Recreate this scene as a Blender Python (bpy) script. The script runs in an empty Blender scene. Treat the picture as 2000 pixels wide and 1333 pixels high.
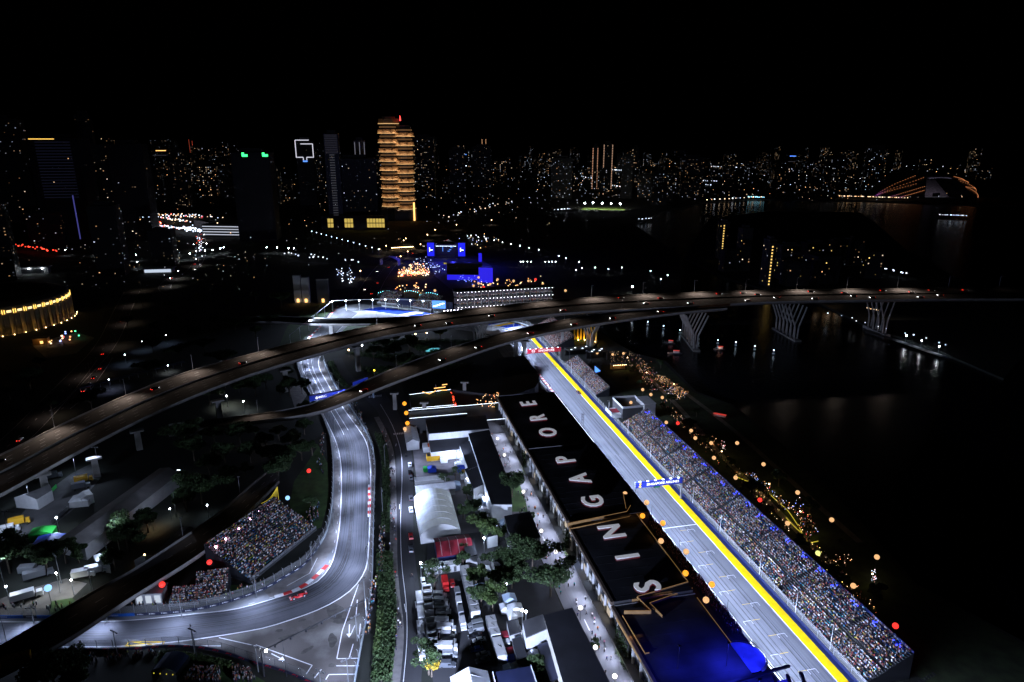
# Night street circuit seen from a high observation point: metres, camera at the origin of the plan.
import bpy, bmesh, math, random
import numpy as np
from mathutils import Vector, Matrix, geometry
random.seed(7); np.random.seed(7)
PI = math.pi; R = math.radians
scene = bpy.context.scene
COL = scene.collection
# ---------------------------------------------------------------- camera
cam = bpy.data.cameras.new('camera'); co = bpy.data.objects.new('camera', cam); COL.objects.link(co)
cam.sensor_width = 36.0; cam.lens = 24.0; cam.clip_start = 1.0; cam.clip_end = 30000.0
co.location = (0, 0, 156); co.rotation_euler = (R(90 - 16.526), 0, 0)
scene.camera = co
# ---------------------------------------------------------------- night sky
w = bpy.data.worlds.new('World'); scene.world = w; w.use_nodes = True
nt = w.node_tree; bg = nt.nodes['Background']
sky = nt.nodes.new('ShaderNodeTexSky'); sky.sky_type = 'NISHITA'; sky.sun_disc = False
sky.sun_elevation = R(-4); sky.sun_rotation = R(200); sky.altitude = 150
nt.links.new(sky.outputs[0], bg.inputs[0]); bg.inputs[1].default_value = 0.007
# ---------------------------------------------------------------- film and sampling
vs = scene.view_settings; vs.view_transform = 'Standard'; vs.look = 'None'; vs.exposure = 0.0; vs.gamma = 1.0
cy = scene.cycles; cy.use_denoising = True; cy.max_bounces = 4; cy.diffuse_bounces = 1; cy.glossy_bounces = 2
cy.transmission_bounces = 2; cy.transparent_max_bounces = 8; cy.sample_clamp_indirect = 2.0; cy.use_light_tree = True
try:
    cy.denoiser = 'OPENIMAGEDENOISE'; cy.denoising_input_passes = 'RGB_ALBEDO_NORMAL'
except Exception: pass
cy.caustics_reflective = False; cy.caustics_refractive = False
# ---------------------------------------------------------------- plan frame of the pit straight
AL = R(12.686); CA, SA = math.cos(AL), math.sin(AL)
def S(u, v, z=0.0):                      # u along the straight, v across it
    return (-SA*u + CA*v, CA*u + SA*v, z)
# ---------------------------------------------------------------- mesh helpers
class MB:
    def __init__(s, ox=0, oy=0): s.v=[]; s.f=[]; s.m=[]; s.k=0; s.ox=ox; s.oy=oy
    def add(s, vs_, fs):
        o=len(s.v); s.v+=[(p[0]-s.ox,p[1]-s.oy,p[2]) for p in vs_]; s.f+=[tuple(i+o for i in f) for f in fs]; s.m+=[s.k]*len(fs); return s
    def box(s,x,y,z,sx,sy,sz,rz=0,tx=1.0,ty=1.0):
        c_,s_=math.cos(rz),math.sin(rz); P=[]
        for zz,kx,ky in ((z,1,1),(z+sz,tx,ty)):
            for a,b in ((-1,-1),(1,-1),(1,1),(-1,1)):
                X=a*sx/2*kx; Y=b*sy/2*ky; P.append((x+X*c_-Y*s_,y+X*s_+Y*c_,zz))
        return s.add(P,[(3,2,1,0),(4,5,6,7),(0,1,5,4),(1,2,6,5),(2,3,7,6),(3,0,4,7)])
    def prism(s,poly,z0,z1,roof=None):
        n=len(poly)
        if sum(poly[i][0]*poly[(i+1)%n][1]-poly[(i+1)%n][0]*poly[i][1] for i in range(n))<0: poly=poly[::-1]
        P=[(p[0],p[1],z0) for p in poly]+[(p[0],p[1],z1) for p in poly]
        s.add(P,[(i,(i+1)%n,n+(i+1)%n,n+i) for i in range(n)])
        k=s.k
        if roof is not None: s.k=roof
        s.f.append(tuple(range(len(s.v)-n,len(s.v)))); s.m.append(s.k); s.k=k
        return s
    def tube(s,p,q,r,r2=None,n=6):
        p=Vector(p); q=Vector(q); d=(q-p)
        if d.length<1e-6: return s
        d.normalize(); a=d.orthogonal().normalized(); b=d.cross(a); r2=r if r2 is None else r2
        P=[tuple(p+(a*math.cos(2*PI*i/n)+b*math.sin(2*PI*i/n))*r) for i in range(n)]+[tuple(q+(a*math.cos(2*PI*i/n)+b*math.sin(2*PI*i/n))*r2) for i in range(n)]
        return s.add(P,[(i,(i+1)%n,n+(i+1)%n,n+i) for i in range(n)]+[tuple(range(n-1,-1,-1)),tuple(range(n,2*n))])
    def ball(s,c,r,n=8,k=5,sz=1.0):
        P=[(c[0],c[1],c[2]-r*sz)]
        for j in range(1,k):
            t=-PI/2+PI*j/k
            P+=[(c[0]+r*math.cos(t)*math.cos(2*PI*i/n),c[1]+r*math.cos(t)*math.sin(2*PI*i/n),c[2]+r*sz*math.sin(t)) for i in range(n)]
        P.append((c[0],c[1],c[2]+r*sz)); F=[]
        F+=[(0,1+(i+1)%n,1+i) for i in range(n)]
        for j in range(k-2):
            a=1+j*n; F+=[(a+i,a+(i+1)%n,a+n+(i+1)%n,a+n+i) for i in range(n)]
        a=1+(k-2)*n; F+=[(a+i,a+(i+1)%n,len(P)-1) for i in range(n)]
        return s.add(P,F)
    def lathe(s,prof,n=16,c=(0,0)):
        P=[]
        for r,z in prof: P+=[(c[0]+r*math.cos(2*PI*i/n),c[1]+r*math.sin(2*PI*i/n),z) for i in range(n)]
        F=[]
        for j in range(len(prof)-1):
            a=j*n; F+=[(a+i,a+(i+1)%n,a+n+(i+1)%n,a+n+i) for i in range(n)]
        return s.add(P,F)
    def quad(s,a,b,c,d): return s.add([a,b,c,d],[(0,1,2,3)])
    def mesh(s,name,mats,smooth=False):
        me=bpy.data.meshes.new(name); me.from_pydata(s.v,[],s.f); ms=mats if isinstance(mats,(list,tuple)) else [mats]
        for x in ms: me.materials.append(x)
        if len(ms)>1: me.polygons.foreach_set('material_index',s.m)
        if smooth: me.polygons.foreach_set('use_smooth',[True]*len(s.f))
        me.update(); return me
    def build(s,name,mats,parent=None,smooth=False,**kw): return ob(name,s.mesh(name,mats,smooth),parent,**kw)
def ob(name,me,parent=None,loc=None,rz=0,label=None,cat=None,group=None,kind=None,scale=None):
    o=bpy.data.objects.new(name,me); COL.objects.link(o)
    if loc is not None: o.location=(loc[0],loc[1],loc[2] if len(loc)>2 else 0)
    if rz: o.rotation_euler=(0,0,rz)
    if scale: o.scale=scale
    if parent is not None: o.parent=parent
    tag(o,label,cat,group,kind); return o
def tag(o,label=None,cat=None,group=None,kind=None):
    if label: o['label']=label
    if cat: o['category']=cat
    if group: o['group']=group
    if kind: o['kind']=kind
def thing(name,label,cat,loc=(0,0,0),rz=0,group=None): return ob(name,None,None,loc,rz,label,cat,group)
def copy_tree(o,parent=None):
    c=o.copy(); COL.objects.link(c); c.parent=parent
    for ch in o.children: copy_tree(ch,c)
    return c
def dup(root,loc,rz,label=None,group=None,scale=None):
    r=copy_tree(root); r.location=(loc[0],loc[1],loc[2] if len(loc)>2 else 0); r.rotation_euler=(0,0,rz)
    if label: r['label']=label
    if group: r['group']=group
    if scale: r.scale=scale if isinstance(scale,tuple) else (scale,)*3
    return r
def repaint(o,m,slot=0):
    o.material_slots[slot].link='OBJECT'; o.material_slots[slot].material=m
ORD=['first','second','third','fourth','fifth','sixth','seventh','eighth','ninth','tenth','eleventh','twelfth','thirteenth','fourteenth','fifteenth','sixteenth','seventeenth','eighteenth','nineteenth','twentieth','twenty-first','twenty-second','twenty-third','twenty-fourth','twenty-fifth','twenty-sixth','twenty-seventh','twenty-eighth','twenty-ninth','thirtieth','thirty-first','thirty-second','thirty-third','thirty-fourth','thirty-fifth','thirty-sixth','thirty-seventh','thirty-eighth','thirty-ninth','fortieth']
# ---------------------------------------------------------------- paths
def smooth(pts,n=8,closed=False):
    out=[]; N=len(pts)
    for i in range(N-1):
        p0=pts[max(i-1,0)]; p1=pts[i]; p2=pts[i+1]; p3=pts[min(i+2,N-1)]
        for k in range(n):
            t=k/n; out.append(tuple(.5*((2*b)+(-a+c)*t+(2*a-5*b+4*c-d)*t*t+(-a+3*b-3*c+d)*t**3) for a,b,c,d in zip(p0,p1,p2,p3)))
    out.append(tuple(pts[-1])); return out
def resample(pts,step=None,n=None):
    P=np.array(pts,float); L=np.r_[0,np.cumsum(np.linalg.norm(np.diff(P[:,:2],axis=0),axis=1))]
    if n is None: n=max(2,int(round(L[-1]/step))+1)
    t=np.linspace(0,L[-1],n); return [tuple(np.interp(x,L,P[:,k]) for k in range(P.shape[1])) for x in t]
def offset(pts,d):                       # + = to the right of travel
    out=[]
    for i,p in enumerate(pts):
        a=pts[max(i-1,0)]; b=pts[min(i+1,len(pts)-1)]; dx,dy=b[0]-a[0],b[1]-a[1]; l=math.hypot(dx,dy) or 1
        out.append((p[0]+dy/l*d,p[1]-dx/l*d)+tuple(p[2:]))
    return out
def length(pts): return sum(math.hypot(pts[i+1][0]-pts[i][0],pts[i+1][1]-pts[i][1]) for i in range(len(pts)-1))
def ribbon(name,A,B,z,m,parent=None,n=None,**kw):
    n=n or max(len(A),len(B),2); A=resample(A,n=n); B=resample(B,n=n); me=bpy.data.meshes.new(name)
    def zz(p): return p[2] if len(p)>2 else z
    V=[(a[0],a[1],zz(a)) for a in A]+[(b[0],b[1],zz(b)) for b in B]
    F=[(i,n+i,n+i+1,i+1) for i in range(n-1)]
    me.from_pydata(V,[],F); me.materials.append(m)
    if n>1 and me.polygons and me.polygons[0].normal.z<0: me.flip_normals()
    uvl=me.uv_layers.new(name='UVMap'); L=[0]
    for i in range(n-1): L.append(L[-1]+math.hypot(A[i+1][0]-A[i][0],A[i+1][1]-A[i][1]))
    Wd=math.hypot(A[0][0]-B[0][0],A[0][1]-B[0][1])
    for lp in me.loops:
        i=lp.vertex_index; uvl.data[lp.index].uv=(L[i%n],0 if i<n else Wd)
    me.update(); return ob(name,me,parent,**kw)
def stripe(name,path,wd,z,m,parent=None,**kw): return ribbon(name,offset(path,-wd/2),offset(path,wd/2),z,m,parent,n=len(path),**kw)
def sheet(name,poly,z,m,parent=None,**kw):
    me=bpy.data.meshes.new(name); V=[Vector((p[0],p[1],0)) for p in poly]
    tr=geometry.tessellate_polygon([V]); me.from_pydata([(p[0],p[1],z) for p in poly],[],[tuple(t) for t in tr])
    if me.polygons and me.polygons[0].normal.z<0: me.flip_normals()
    me.materials.append(m); me.update(); return ob(name,me,parent,**kw)
# ---------------------------------------------------------------- materials
MT={}
def mat(name,col,rough=.7,metal=0.,emit=None,es=0.,var=0.,vs_=1.,alpha=1.,sample=True,spec=.5,attr=None,bump=0.):
    m=bpy.data.materials.new(name); m.use_nodes=True; n=m.node_tree; b=n.nodes['Principled BSDF']; MT[name]=m
    b.inputs['Base Color'].default_value=(*col,1); b.inputs['Roughness'].default_value=rough; b.inputs['Metallic'].default_value=metal
    b.inputs['Specular IOR Level'].default_value=spec
    if emit: b.inputs['Emission Color'].default_value=(*emit,1); b.inputs['Emission Strength'].default_value=es
    if alpha<1: b.inputs['Alpha'].default_value=alpha
    if attr:
        a=n.nodes.new('ShaderNodeAttribute'); a.attribute_name=attr; n.links.new(a.outputs['Color'],b.inputs['Emission Color' if es else 'Base Color'])
        if es: b.inputs['Emission Strength'].default_value=es
    elif var:
        tc=n.nodes.new('ShaderNodeTexCoord'); nz=n.nodes.new('ShaderNodeTexNoise'); nz.inputs['Scale'].default_value=vs_; nz.inputs['Detail'].default_value=6
        mx=n.nodes.new('ShaderNodeMix'); mx.data_type='RGBA'; mx.inputs[6].default_value=(*[c*(1-var) for c in col],1); mx.inputs[7].default_value=(*[min(1,c*(1+var)) for c in col],1)
        rp=n.nodes.new('ShaderNodeMapRange'); rp.inputs[1].default_value=.3; rp.inputs[2].default_value=.7
        n.links.new(tc.outputs['Object'],nz.inputs['Vector']); n.links.new(nz.outputs['Fac'],rp.inputs[0]); n.links.new(rp.outputs[0],mx.inputs[0]); n.links.new(mx.outputs[2],b.inputs['Base Color'])
        if bump:
            bp=n.nodes.new('ShaderNodeBump'); bp.inputs['Strength'].default_value=bump; n.links.new(nz.outputs['Fac'],bp.inputs['Height']); n.links.new(bp.outputs[0],b.inputs['Normal'])
    if not sample:
        try: m.cycles.emission_sampling='NONE'
        except Exception: pass
    return m
def glow(name,col,es,sample=False): return mat(name,(.02,.02,.02),.5,emit=col,es=es,sample=sample)
def asphalt(name,base,dark,light,streak=.6,patch=.5):
    """asphalt with tyre streaks along the UV direction and broad patches of wear"""
    m=bpy.data.materials.new(name); m.use_nodes=True; n=m.node_tree; b=n.nodes['Principled BSDF']; b.inputs['Roughness'].default_value=.85; b.inputs['Specular IOR Level'].default_value=.15
    uvn=n.nodes.new('ShaderNodeUVMap'); mp=n.nodes.new('ShaderNodeMapping'); mp.inputs['Scale'].default_value=(.012,.9,1)
    nz=n.nodes.new('ShaderNodeTexNoise'); nz.inputs['Scale'].default_value=1; nz.inputs['Detail'].default_value=5; nz.inputs['Roughness'].default_value=.65
    n.links.new(uvn.outputs[0],mp.inputs[0]); n.links.new(mp.outputs[0],nz.inputs['Vector'])
    tc=n.nodes.new('ShaderNodeTexCoord'); n2=n.nodes.new('ShaderNodeTexNoise'); n2.inputs['Scale'].default_value=.06; n2.inputs['Detail'].default_value=7; n.links.new(tc.outputs['Object'],n2.inputs['Vector'])
    n3=n.nodes.new('ShaderNodeTexNoise'); n3.inputs['Scale'].default_value=3.; n3.inputs['Detail'].default_value=3; n.links.new(tc.outputs['Object'],n3.inputs['Vector'])
    def mr(src,a,c):
        r=n.nodes.new('ShaderNodeMapRange'); r.inputs[1].default_value=a; r.inputs[2].default_value=c; n.links.new(src,r.inputs[0]); return r.outputs[0]
    def mix(f,a,c,k=1.):
        x=n.nodes.new('ShaderNodeMix'); x.data_type='RGBA'
        if k<1:
            q=n.nodes.new('ShaderNodeMath'); q.operation='MULTIPLY'; q.inputs[1].default_value=k; n.links.new(f,q.inputs[0]); f=q.outputs[0]
        n.links.new(f,x.inputs[0])
        for i,cc in ((6,a),(7,c)):
            if isinstance(cc,tuple): x.inputs[i].default_value=(*cc,1)
            else: n.links.new(cc,x.inputs[i])
        return x.outputs[2]
    c=mix(mr(nz.outputs['Fac'],.46,.64),base,dark,streak)
    c=mix(mr(n2.outputs['Fac'],.5,.7),c,light,patch)
    c=mix(mr(n3.outputs['Fac'],.3,.8),c,dark,.25)
    n.links.new(c,b.inputs['Base Color']); MT[name]=m; return m
# ---------------------------------------------------------------- lights
def aim(o,loc,tgt):
    o.location=loc; o.rotation_euler=(Vector(tgt)-Vector(loc)).to_track_quat('-Z','Y').to_euler()
def area(parent,loc,tgt,power,sx=2,sy=.5,col=(.6,.72,1),spread=150,name='lamp_light'):
    l=bpy.data.lights.new(name,'AREA'); l.shape='RECTANGLE'; l.size=sx; l.size_y=sy; l.energy=power; l.color=col; l.spread=R(spread)
    o=bpy.data.objects.new(name,l); COL.objects.link(o); aim(o,loc,tgt)
    if parent is not None: o.parent=parent
    return o
def spot(parent,loc,tgt,power,ang=100,col=(1,.75,.5),blend=.6,r=.3,name='lamp_light'):
    l=bpy.data.lights.new(name,'SPOT'); l.energy=power; l.spot_size=R(ang); l.spot_blend=blend; l.color=col; l.shadow_soft_size=r
    o=bpy.data.objects.new(name,l); COL.objects.link(o); aim(o,loc,tgt)
    if parent is not None: o.parent=parent
    return o
def point(parent,loc,power,col=(1,.75,.5),r=.3,name='lamp_light'):
    l=bpy.data.lights.new(name,'POINT'); l.energy=power; l.color=col; l.shadow_soft_size=r
    o=bpy.data.objects.new(name,l); COL.objects.link(o); o.location=loc
    if parent is not None: o.parent=parent
    return o
def text_mesh(s,size,extrude=.02,bold=0.,m=None,name='lettering',align='CENTER'):
    cu=bpy.data.curves.new('t','FONT'); cu.body=s; cu.size=size; cu.extrude=extrude; cu.offset=bold; cu.align_x=align; cu.align_y='CENTER'; cu.resolution_u=3
    o=bpy.data.objects.new('t',cu); COL.objects.link(o); dg=bpy.context.evaluated_depsgraph_get()
    me=bpy.data.meshes.new_from_object(o.evaluated_get(dg)); bpy.data.objects.remove(o); me.name=name
    me.materials.clear()
    if m: me.materials.append(m)
    return me
# ---------------------------------------------------------------- palette
ASPH=asphalt('track_asphalt',(.095,.098,.112),(.022,.022,.026),(.16,.162,.18),.72,.45)
ASPHS=asphalt('straight_asphalt',(.125,.13,.148),(.05,.051,.058),(.17,.175,.195),.6,.4)
ASPH2=asphalt('run_off_asphalt',(.11,.1,.095),(.035,.03,.028),(.25,.245,.23),.6,.85)
ROAD=asphalt('road_asphalt',(.05,.05,.055),(.03,.03,.033),(.07,.07,.075),.4,.4)
DECK=asphalt('deck_asphalt',(.15,.142,.138),(.08,.075,.072),(.2,.19,.185),.5,.4)
LANE=asphalt('paddock_concrete',(.2,.2,.215),(.12,.12,.13),(.28,.28,.29),.25,.5)
PAINT=mat('white_paint',(.75,.75,.78),.9,var=.12,vs_=.8,spec=.1); YEL=mat('yellow_paint',(.95,.56,.005),.9,var=.1,vs_=.5,spec=.1); REDP=mat('red_paint',(.6,.03,.03),.6,var=.1)
BLUEP=mat('blue_paint',(.015,.05,.4),.9,var=.15,vs_=.3,spec=.05)
CONC=mat('concrete',(.3,.29,.28),.85,var=.25,vs_=.25); CONCD=mat('weathered_concrete',(.2,.185,.175),.9,var=.35,vs_=.15)
GRASS=mat('grass',(.035,.075,.015),.95,var=.45,vs_=.25); SOIL=mat('dark_ground',(.013,.015,.011),.95,var=.4,vs_=.03)
PAVE=mat('paving',(.2,.185,.18),.85,var=.25,vs_=.4)
STEEL=mat('galvanised_steel',(.35,.36,.38),.45,.7); DARKST=mat('dark_steel',(.05,.05,.055),.5,.4); BLACK=mat('black_paint',(.015,.015,.018),.5)
WHITE=mat('white_sheet',(.72,.73,.76),.55,var=.08,vs_=.6); TENT=mat('tent_fabric',(.68,.7,.74),.6,var=.18,vs_=.35,bump=.2)
ROOF=mat('dark_roof_sheet',(.018,.019,.026),.9,var=.35,vs_=.12); ROOFG=mat('grey_roof_sheet',(.16,.16,.17),.7,var=.25,vs_=.2)
WALLG=mat('grey_wall',(.42,.42,.43),.8,var=.12,vs_=.3); WALLD=mat('dark_wall',(.06,.06,.065),.8,var=.3,vs_=.1)
GLASS=mat('dark_glass',(.015,.018,.022),.12,spec=.8); NAVY=mat('navy_board',(.006,.012,.06),.5); REDT=mat('red_fabric',(.24,.015,.03),.6,var=.15,vs_=.5)
ORANGE=mat('orange_sheet',(.6,.12,.02),.6); YELL=mat('yellow_sheet',(.7,.38,.02),.6); BLUET=mat('blue_fabric',(.015,.06,.5),.55); GREENT=mat('green_fabric',(.02,.4,.06),.6)
TYRE=mat('rubber',(.015,.015,.016),.8); SILV=mat('silver_paint',(.38,.4,.43),.35,.5); CWHITE=mat('white_car_paint',(.7,.71,.73),.3); CBLACK=mat('black_car_paint',(.01,.01,.012),.25); CGREY=mat('grey_car_paint',(.12,.13,.15),.35,.3); CRED=mat('red_car_paint',(.45,.02,.02),.3); CBLUE=mat('blue_car_paint',(.02,.06,.25),.3)
MESHW=mat('wire_mesh',(.45,.46,.47),.6,.3,alpha=.22); TREAD=mat('stand_deck',(.045,.047,.05),.8,var=.2,vs_=.6)
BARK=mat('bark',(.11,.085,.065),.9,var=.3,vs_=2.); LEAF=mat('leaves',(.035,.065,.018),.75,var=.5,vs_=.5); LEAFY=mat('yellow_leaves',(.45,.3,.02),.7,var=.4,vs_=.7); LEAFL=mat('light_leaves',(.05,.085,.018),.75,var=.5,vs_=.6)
SKIN=mat('skin',(.4,.23,.15),.6); DENIM=mat('dark_trousers',(.02,.022,.035),.8)
COOL=glow('lamp_cool',(.8,.88,1),28); COOLH=glow('lamp_cool_hot',(.86,.92,1),70); WARM=glow('lamp_warm',(1,.62,.28),18); WARMS=glow('strip_warm',(1,.5,.14),2.6); ORG=glow('lantern_orange',(1,.36,.02),1.5); CREAM=glow('lantern_cream',(1,.55,.24),1.05)
LRED=glow('lantern_red',(1,.04,.03),1.5); LBLUE=glow('lantern_blue',(.3,.6,1),1.5); LGREEN=glow('lantern_green',(.75,.8,.25),1.3); LWHITE=glow('lantern_white',(1,.92,.86),2.2)
TAIL=glow('tail_lamp',(1,.03,.015),9); HEAD=glow('head_lamp',(.95,.97,1),16); BLUEG=glow('led_blue',(.03,.05,1),5); LEDW=glow('led_white',(.7,.82,1),5); YSTRIP=glow('strip_yellow',(.9,.72,.06),.6); REDG=glow('sign_red',(1,.06,.05),3); GREENG=glow('sign_green',(.03,1,.15),4); PINK=glow('sign_pink',(1,.08,.5),2.5); SCREEN=glow('screen_blue',(.1,.3,1),1.6)

# ================================================================ ground, water, roads
def water_mat():
    m=bpy.data.materials.new('night_water'); m.use_nodes=True; n=m.node_tree; b=n.nodes['Principled BSDF']
    b.inputs['Base Color'].default_value=(.004,.006,.012,1); b.inputs['Roughness'].default_value=.22; b.inputs['IOR'].default_value=1.33; b.inputs['Specular IOR Level'].default_value=.22
    tc=n.nodes.new('ShaderNodeTexCoord'); a=n.nodes.new('ShaderNodeTexNoise'); a.inputs['Scale'].default_value=.35; a.inputs['Detail'].default_value=4
    bp=n.nodes.new('ShaderNodeBump'); bp.inputs['Strength'].default_value=.35; bp.inputs['Distance'].default_value=.6
    n.links.new(tc.outputs['Object'],a.inputs['Vector']); n.links.new(a.outputs['Fac'],bp.inputs['Height']); n.links.new(bp.outputs[0],b.inputs['Normal']); return m
WATER=water_mat()
shore=[S(-300,210)[:2],S(60,206)[:2],S(140,203)[:2]]+[(147.9, 214.1), (148.1, 270.6), (144.0, 331.4), (134.8, 389.7), (118.6, 411.7), (112.5, 475.0), (93.2, 493.7), (82.0, 523.6), (70.6, 566.9), (70.3, 605.7), (176.6, 698.0), (234.5, 941.7), (233.0, 1090.7), (231.1, 1292.5), (327.7, 1524.9), (494.7, 1763.7), (656.4, 1855.0), (926.1, 1793.2), (1117.9, 1680.8), (1490.6, 1680.8)]
land=[(-12000,-300),(60,-300)]+shore+[(12000,1400),(12000,15000),(-12000,15000)]
ground=sheet('ground',land,0,SOIL,kind='structure')
mb=MB()
for i in range(len(shore)-1):
    a,b=shore[i],shore[i+1]; mb.quad((a[0],a[1],-3),(b[0],b[1],-3),(b[0],b[1],0),(a[0],a[1],0))
mb.build('quay_wall',CONCD,kind='structure')
mb=MB(); mb.quad((-200,-400,-1.5),(14000,-400,-1.5),(14000,6000,-1.5),(-200,6000,-1.5)); mb.build('water',WATER,kind='structure')
pen=[(233.0, 920.6), (399.0, 1394.8), (573.0, 1547.1), (763.1, 1514.1), (688.4, 1292.5), (572.1, 986.8), (506.7, 736.6), (463.0, 566.9), (333.1, 436.1), (327.0, 493.7), (317.9, 535.3), (308.7, 566.9), (304.2, 658.6), (275.8, 720.7), (249.4, 779.5)]
mb=MB(); mb.prism(pen,-3,.2); mb.build('peninsula_ground',SOIL,kind='structure')
# grass islands
for i,(nm,pl) in enumerate([('grass_lawn',[(-99.1, 270.6), (-103.4, 291.9), (-102.7, 310.6), (-102.7, 331.4), (-92.4, 310.6), (-82.7, 275.1), (-79.8, 251.8), (-84.6, 247.9), (-93.6, 259.9)]),
    ('grass_lawn',[(-178.6, 493.7), (-194.0, 566.9), (-197.8, 641.4), (-183.6, 663.0), (-172.1, 641.4), (-169.8, 566.9), (-169.3, 528.0), (-167.0, 493.7)]),('grass_lawn',[(-143.3, 553.9), (-142.5, 577.0), (-136.7, 587.5), (-110.0, 591.0), (-112.4, 566.9), (-129.7, 535.3)]),
    ('grass_lawn',[(-111.0, 206.8), (-107.7, 214.1), (-96.8, 212.6), (-87.3, 217.7), (-91.1, 209.7), (-104.1, 203.2)]),('grass_lawn',[(-157.7, 196.0), (-162.0, 204.0), (-156.0, 205.9), (-147.0, 199.9), (-151.6, 196.0)]),
    ('grass_lawn',[(-111.5, 178.4), (-95.8, 175.8), (-81.4, 171.5), (-73.5, 166.8), (-85.8, 166.8), (-104.9, 171.5), (-111.2, 174.7)]),
    ('grass_lawn',[(-2.5, 294.5), (2.5, 297.0), (6.4, 270.6), (6.7, 264.1), (-3.3, 264.1)])]):
    sheet(nm,pl,.012+.002*i,GRASS,kind='structure')
promenade=sheet('promenade_lawn',[S(70,157)[:2],S(70,204)[:2],S(140,201)[:2]]+[(145.9, 217.1), (145.9, 270.6), (141.3, 331.4), (133.2, 389.7), (116.5, 409.9), (109.8, 471.5)]+[S(440,158)[:2]],.012,mat('promenade_grass',(.03,.045,.015),.95,var=.5,vs_=.2),kind='structure')
# ---- pit straight
U0,U1=70,560
ribbon('pit_straight',[S(U0,113.2)[:2],S(U1,113.2)[:2]],[S(U0,132)[:2],S(U1,132)[:2]],.02,ASPHS,n=2,kind='structure')
ribbon('pit_lane',[S(U0,100)[:2],S(U1-60,100)[:2]],[S(U0,113.1)[:2],S(U1-60,113.1)[:2]],.015,ASPH2,n=2,kind='structure')
stripe('yellow_verge',[S(U0,133.55)[:2],S(U1,133.55)[:2]],3.2,.03,YEL,kind='structure')
stripe('edge_line',[S(U0,131.7)[:2],S(U1,131.7)[:2]],.28,.045,PAINT,kind='structure')
stripe('edge_line',[S(U0,116.4)[:2],S(U1-40,116.4)[:2]],.25,.045,PAINT,kind='structure')
stripe('navy_verge',[S(U0,136.)[:2],S(U1,136.)[:2]],1.7,.03,mat('navy_paint',(.006,.012,.07),.6),kind='structure')
stripe('trackside_walk',[S(U0,137.6)[:2],S(U1,137.6)[:2]],1.5,.03,mat('sandy_walk',(.36,.33,.22),.85,var=.25,vs_=.5),kind='structure')
stripe('start_line',[S(230.7,116.6)[:2],S(230.7,131.4)[:2]],.35,.05,PAINT,kind='structure')
GRIDP=mat('worn_grid_paint',(.48,.48,.52),.9,spec=.1); GRIDY=mat('worn_yellow_paint',(.5,.32,.03),.9,spec=.1)
def grid_box(u,v,left):
    mb=MB(); sg=1
    mb.box(*S(u,v)[:2],0,2.7,.16,.004,AL)
    for k in (-1.4,1.4): mb.box(*S(u-.9,v+k)[:2],0,.12,1.8,.004,AL)
    o=mb.build('grid_box_marking',GRIDP,loc=(0,0,.05),kind='structure')
    mb=MB(); x=v+(3.4 if left else -3.0); mb.box(*S(u,x)[:2],0,3.,.15,.004,AL); mb.build('grid_line_marking',GRIDY,loc=(0,0,.05),kind='structure')
for k in range(0,7):
    grid_box(227.6-16*k,127.2,False); grid_box(219.6-16*k,119.8,True)
# ---- curved final sector
TI=smooth([(-168.2, 641.4), (-165.4, 575.3), (-164.8, 532.4), (-154.1, 473.8), (-136.6, 431.0), (-112.3, 375.8), (-95.3, 337.8), (-86.7, 313.4), (-81.0, 291.9), (-76.1, 270.6), (-71.8, 249.1), (-69.1, 228.3), (-70.9, 216.5), (-76.1, 210.5), (-83.9, 205.7), (-95.6, 199.9), (-109.5, 197.3), (-123.2, 194.9), (-136.0, 193.6), (-155.1, 193.4), (-182.7, 193.4)],6)
TO=smooth([(-143.2, 617.2), (-146.6, 575.3), (-146.6, 528.0), (-141.4, 473.8), (-122.3, 426.1), (-100.9, 381.4), (-80.0, 339.8), (-71.9, 313.4), (-67.1, 291.9), (-63.8, 275.1), (-58.3, 244.2), (-55.5, 226.6), (-55.9, 217.1), (-59.1, 208.2), (-66.4, 199.9), (-77.4, 192.9), (-84.8, 189.6), (-103.9, 184.8), (-123.1, 182.0), (-143.4, 181.6), (-173.4, 181.1)],6)
ribbon('curved_track',TI,TO,.03,ASPH,n=150,kind='structure')
IW=smooth([(-157.9, 473.8), (-140.1, 431.0), (-116.7, 383.0), (-100.3, 344.5), (-90.5, 313.4), (-80.9, 275.1), (-76.8, 251.0), (-76.9, 238.7), (-79.1, 225.3), (-83.7, 218.3), (-91.6, 208.5), (-110.2, 198.8), (-137.3, 196.0), (-156.5, 195.4), (-184.3, 195.4)],6)
OW=smooth([(-137.7, 473.8), (-116.0, 421.2), (-94.5, 377.4), (-78.0, 341.1), (-69.3, 313.4), (-62.2, 275.1), (-56.6, 244.2), (-51.5, 216.2), (-49.6, 200.7), (-48.5, 184.8), (-46.9, 165.4)],6)
LF=smooth([(-172.0, 179.3), (-144.7, 179.7), (-122.2, 180.2), (-106.5, 181.6), (-93.4, 179.5), (-79.3, 174.2), (-68.3, 170.4), (-54.3, 163.4)],6)
VERGE=asphalt('pale_verge',(.24,.245,.26),(.12,.12,.13),(.32,.325,.34),.5,.5)
run_off_pts=[p for p in OW if p[1]<232][::1]
ap=[p for p in TO if p[1]<245 and p[0]>-175]
apron=ap[::-1][0:0]+[p for p in TO if p[1]<260]+[(-215,180)]+LF[1:]+[p for p in OW if p[1]<262][::-1]
sheet('asphalt_apron',apron,.02,ASPH2,kind='structure')
ribbon('inner_verge',IW,resample(TI,n=200)[25:],.018,VERGE,n=120,kind='structure')
ribbon('outer_verge',[p for p in TO if 240<p[1]<480],[p for p in OW if 240<p[1]<480],.018,ASPH2,n=60,kind='structure')
stripe('edge_line',TI,.4,.045,PAINT,kind='structure'); stripe('edge_line',TO,.4,.045,PAINT,kind='structure')
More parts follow.
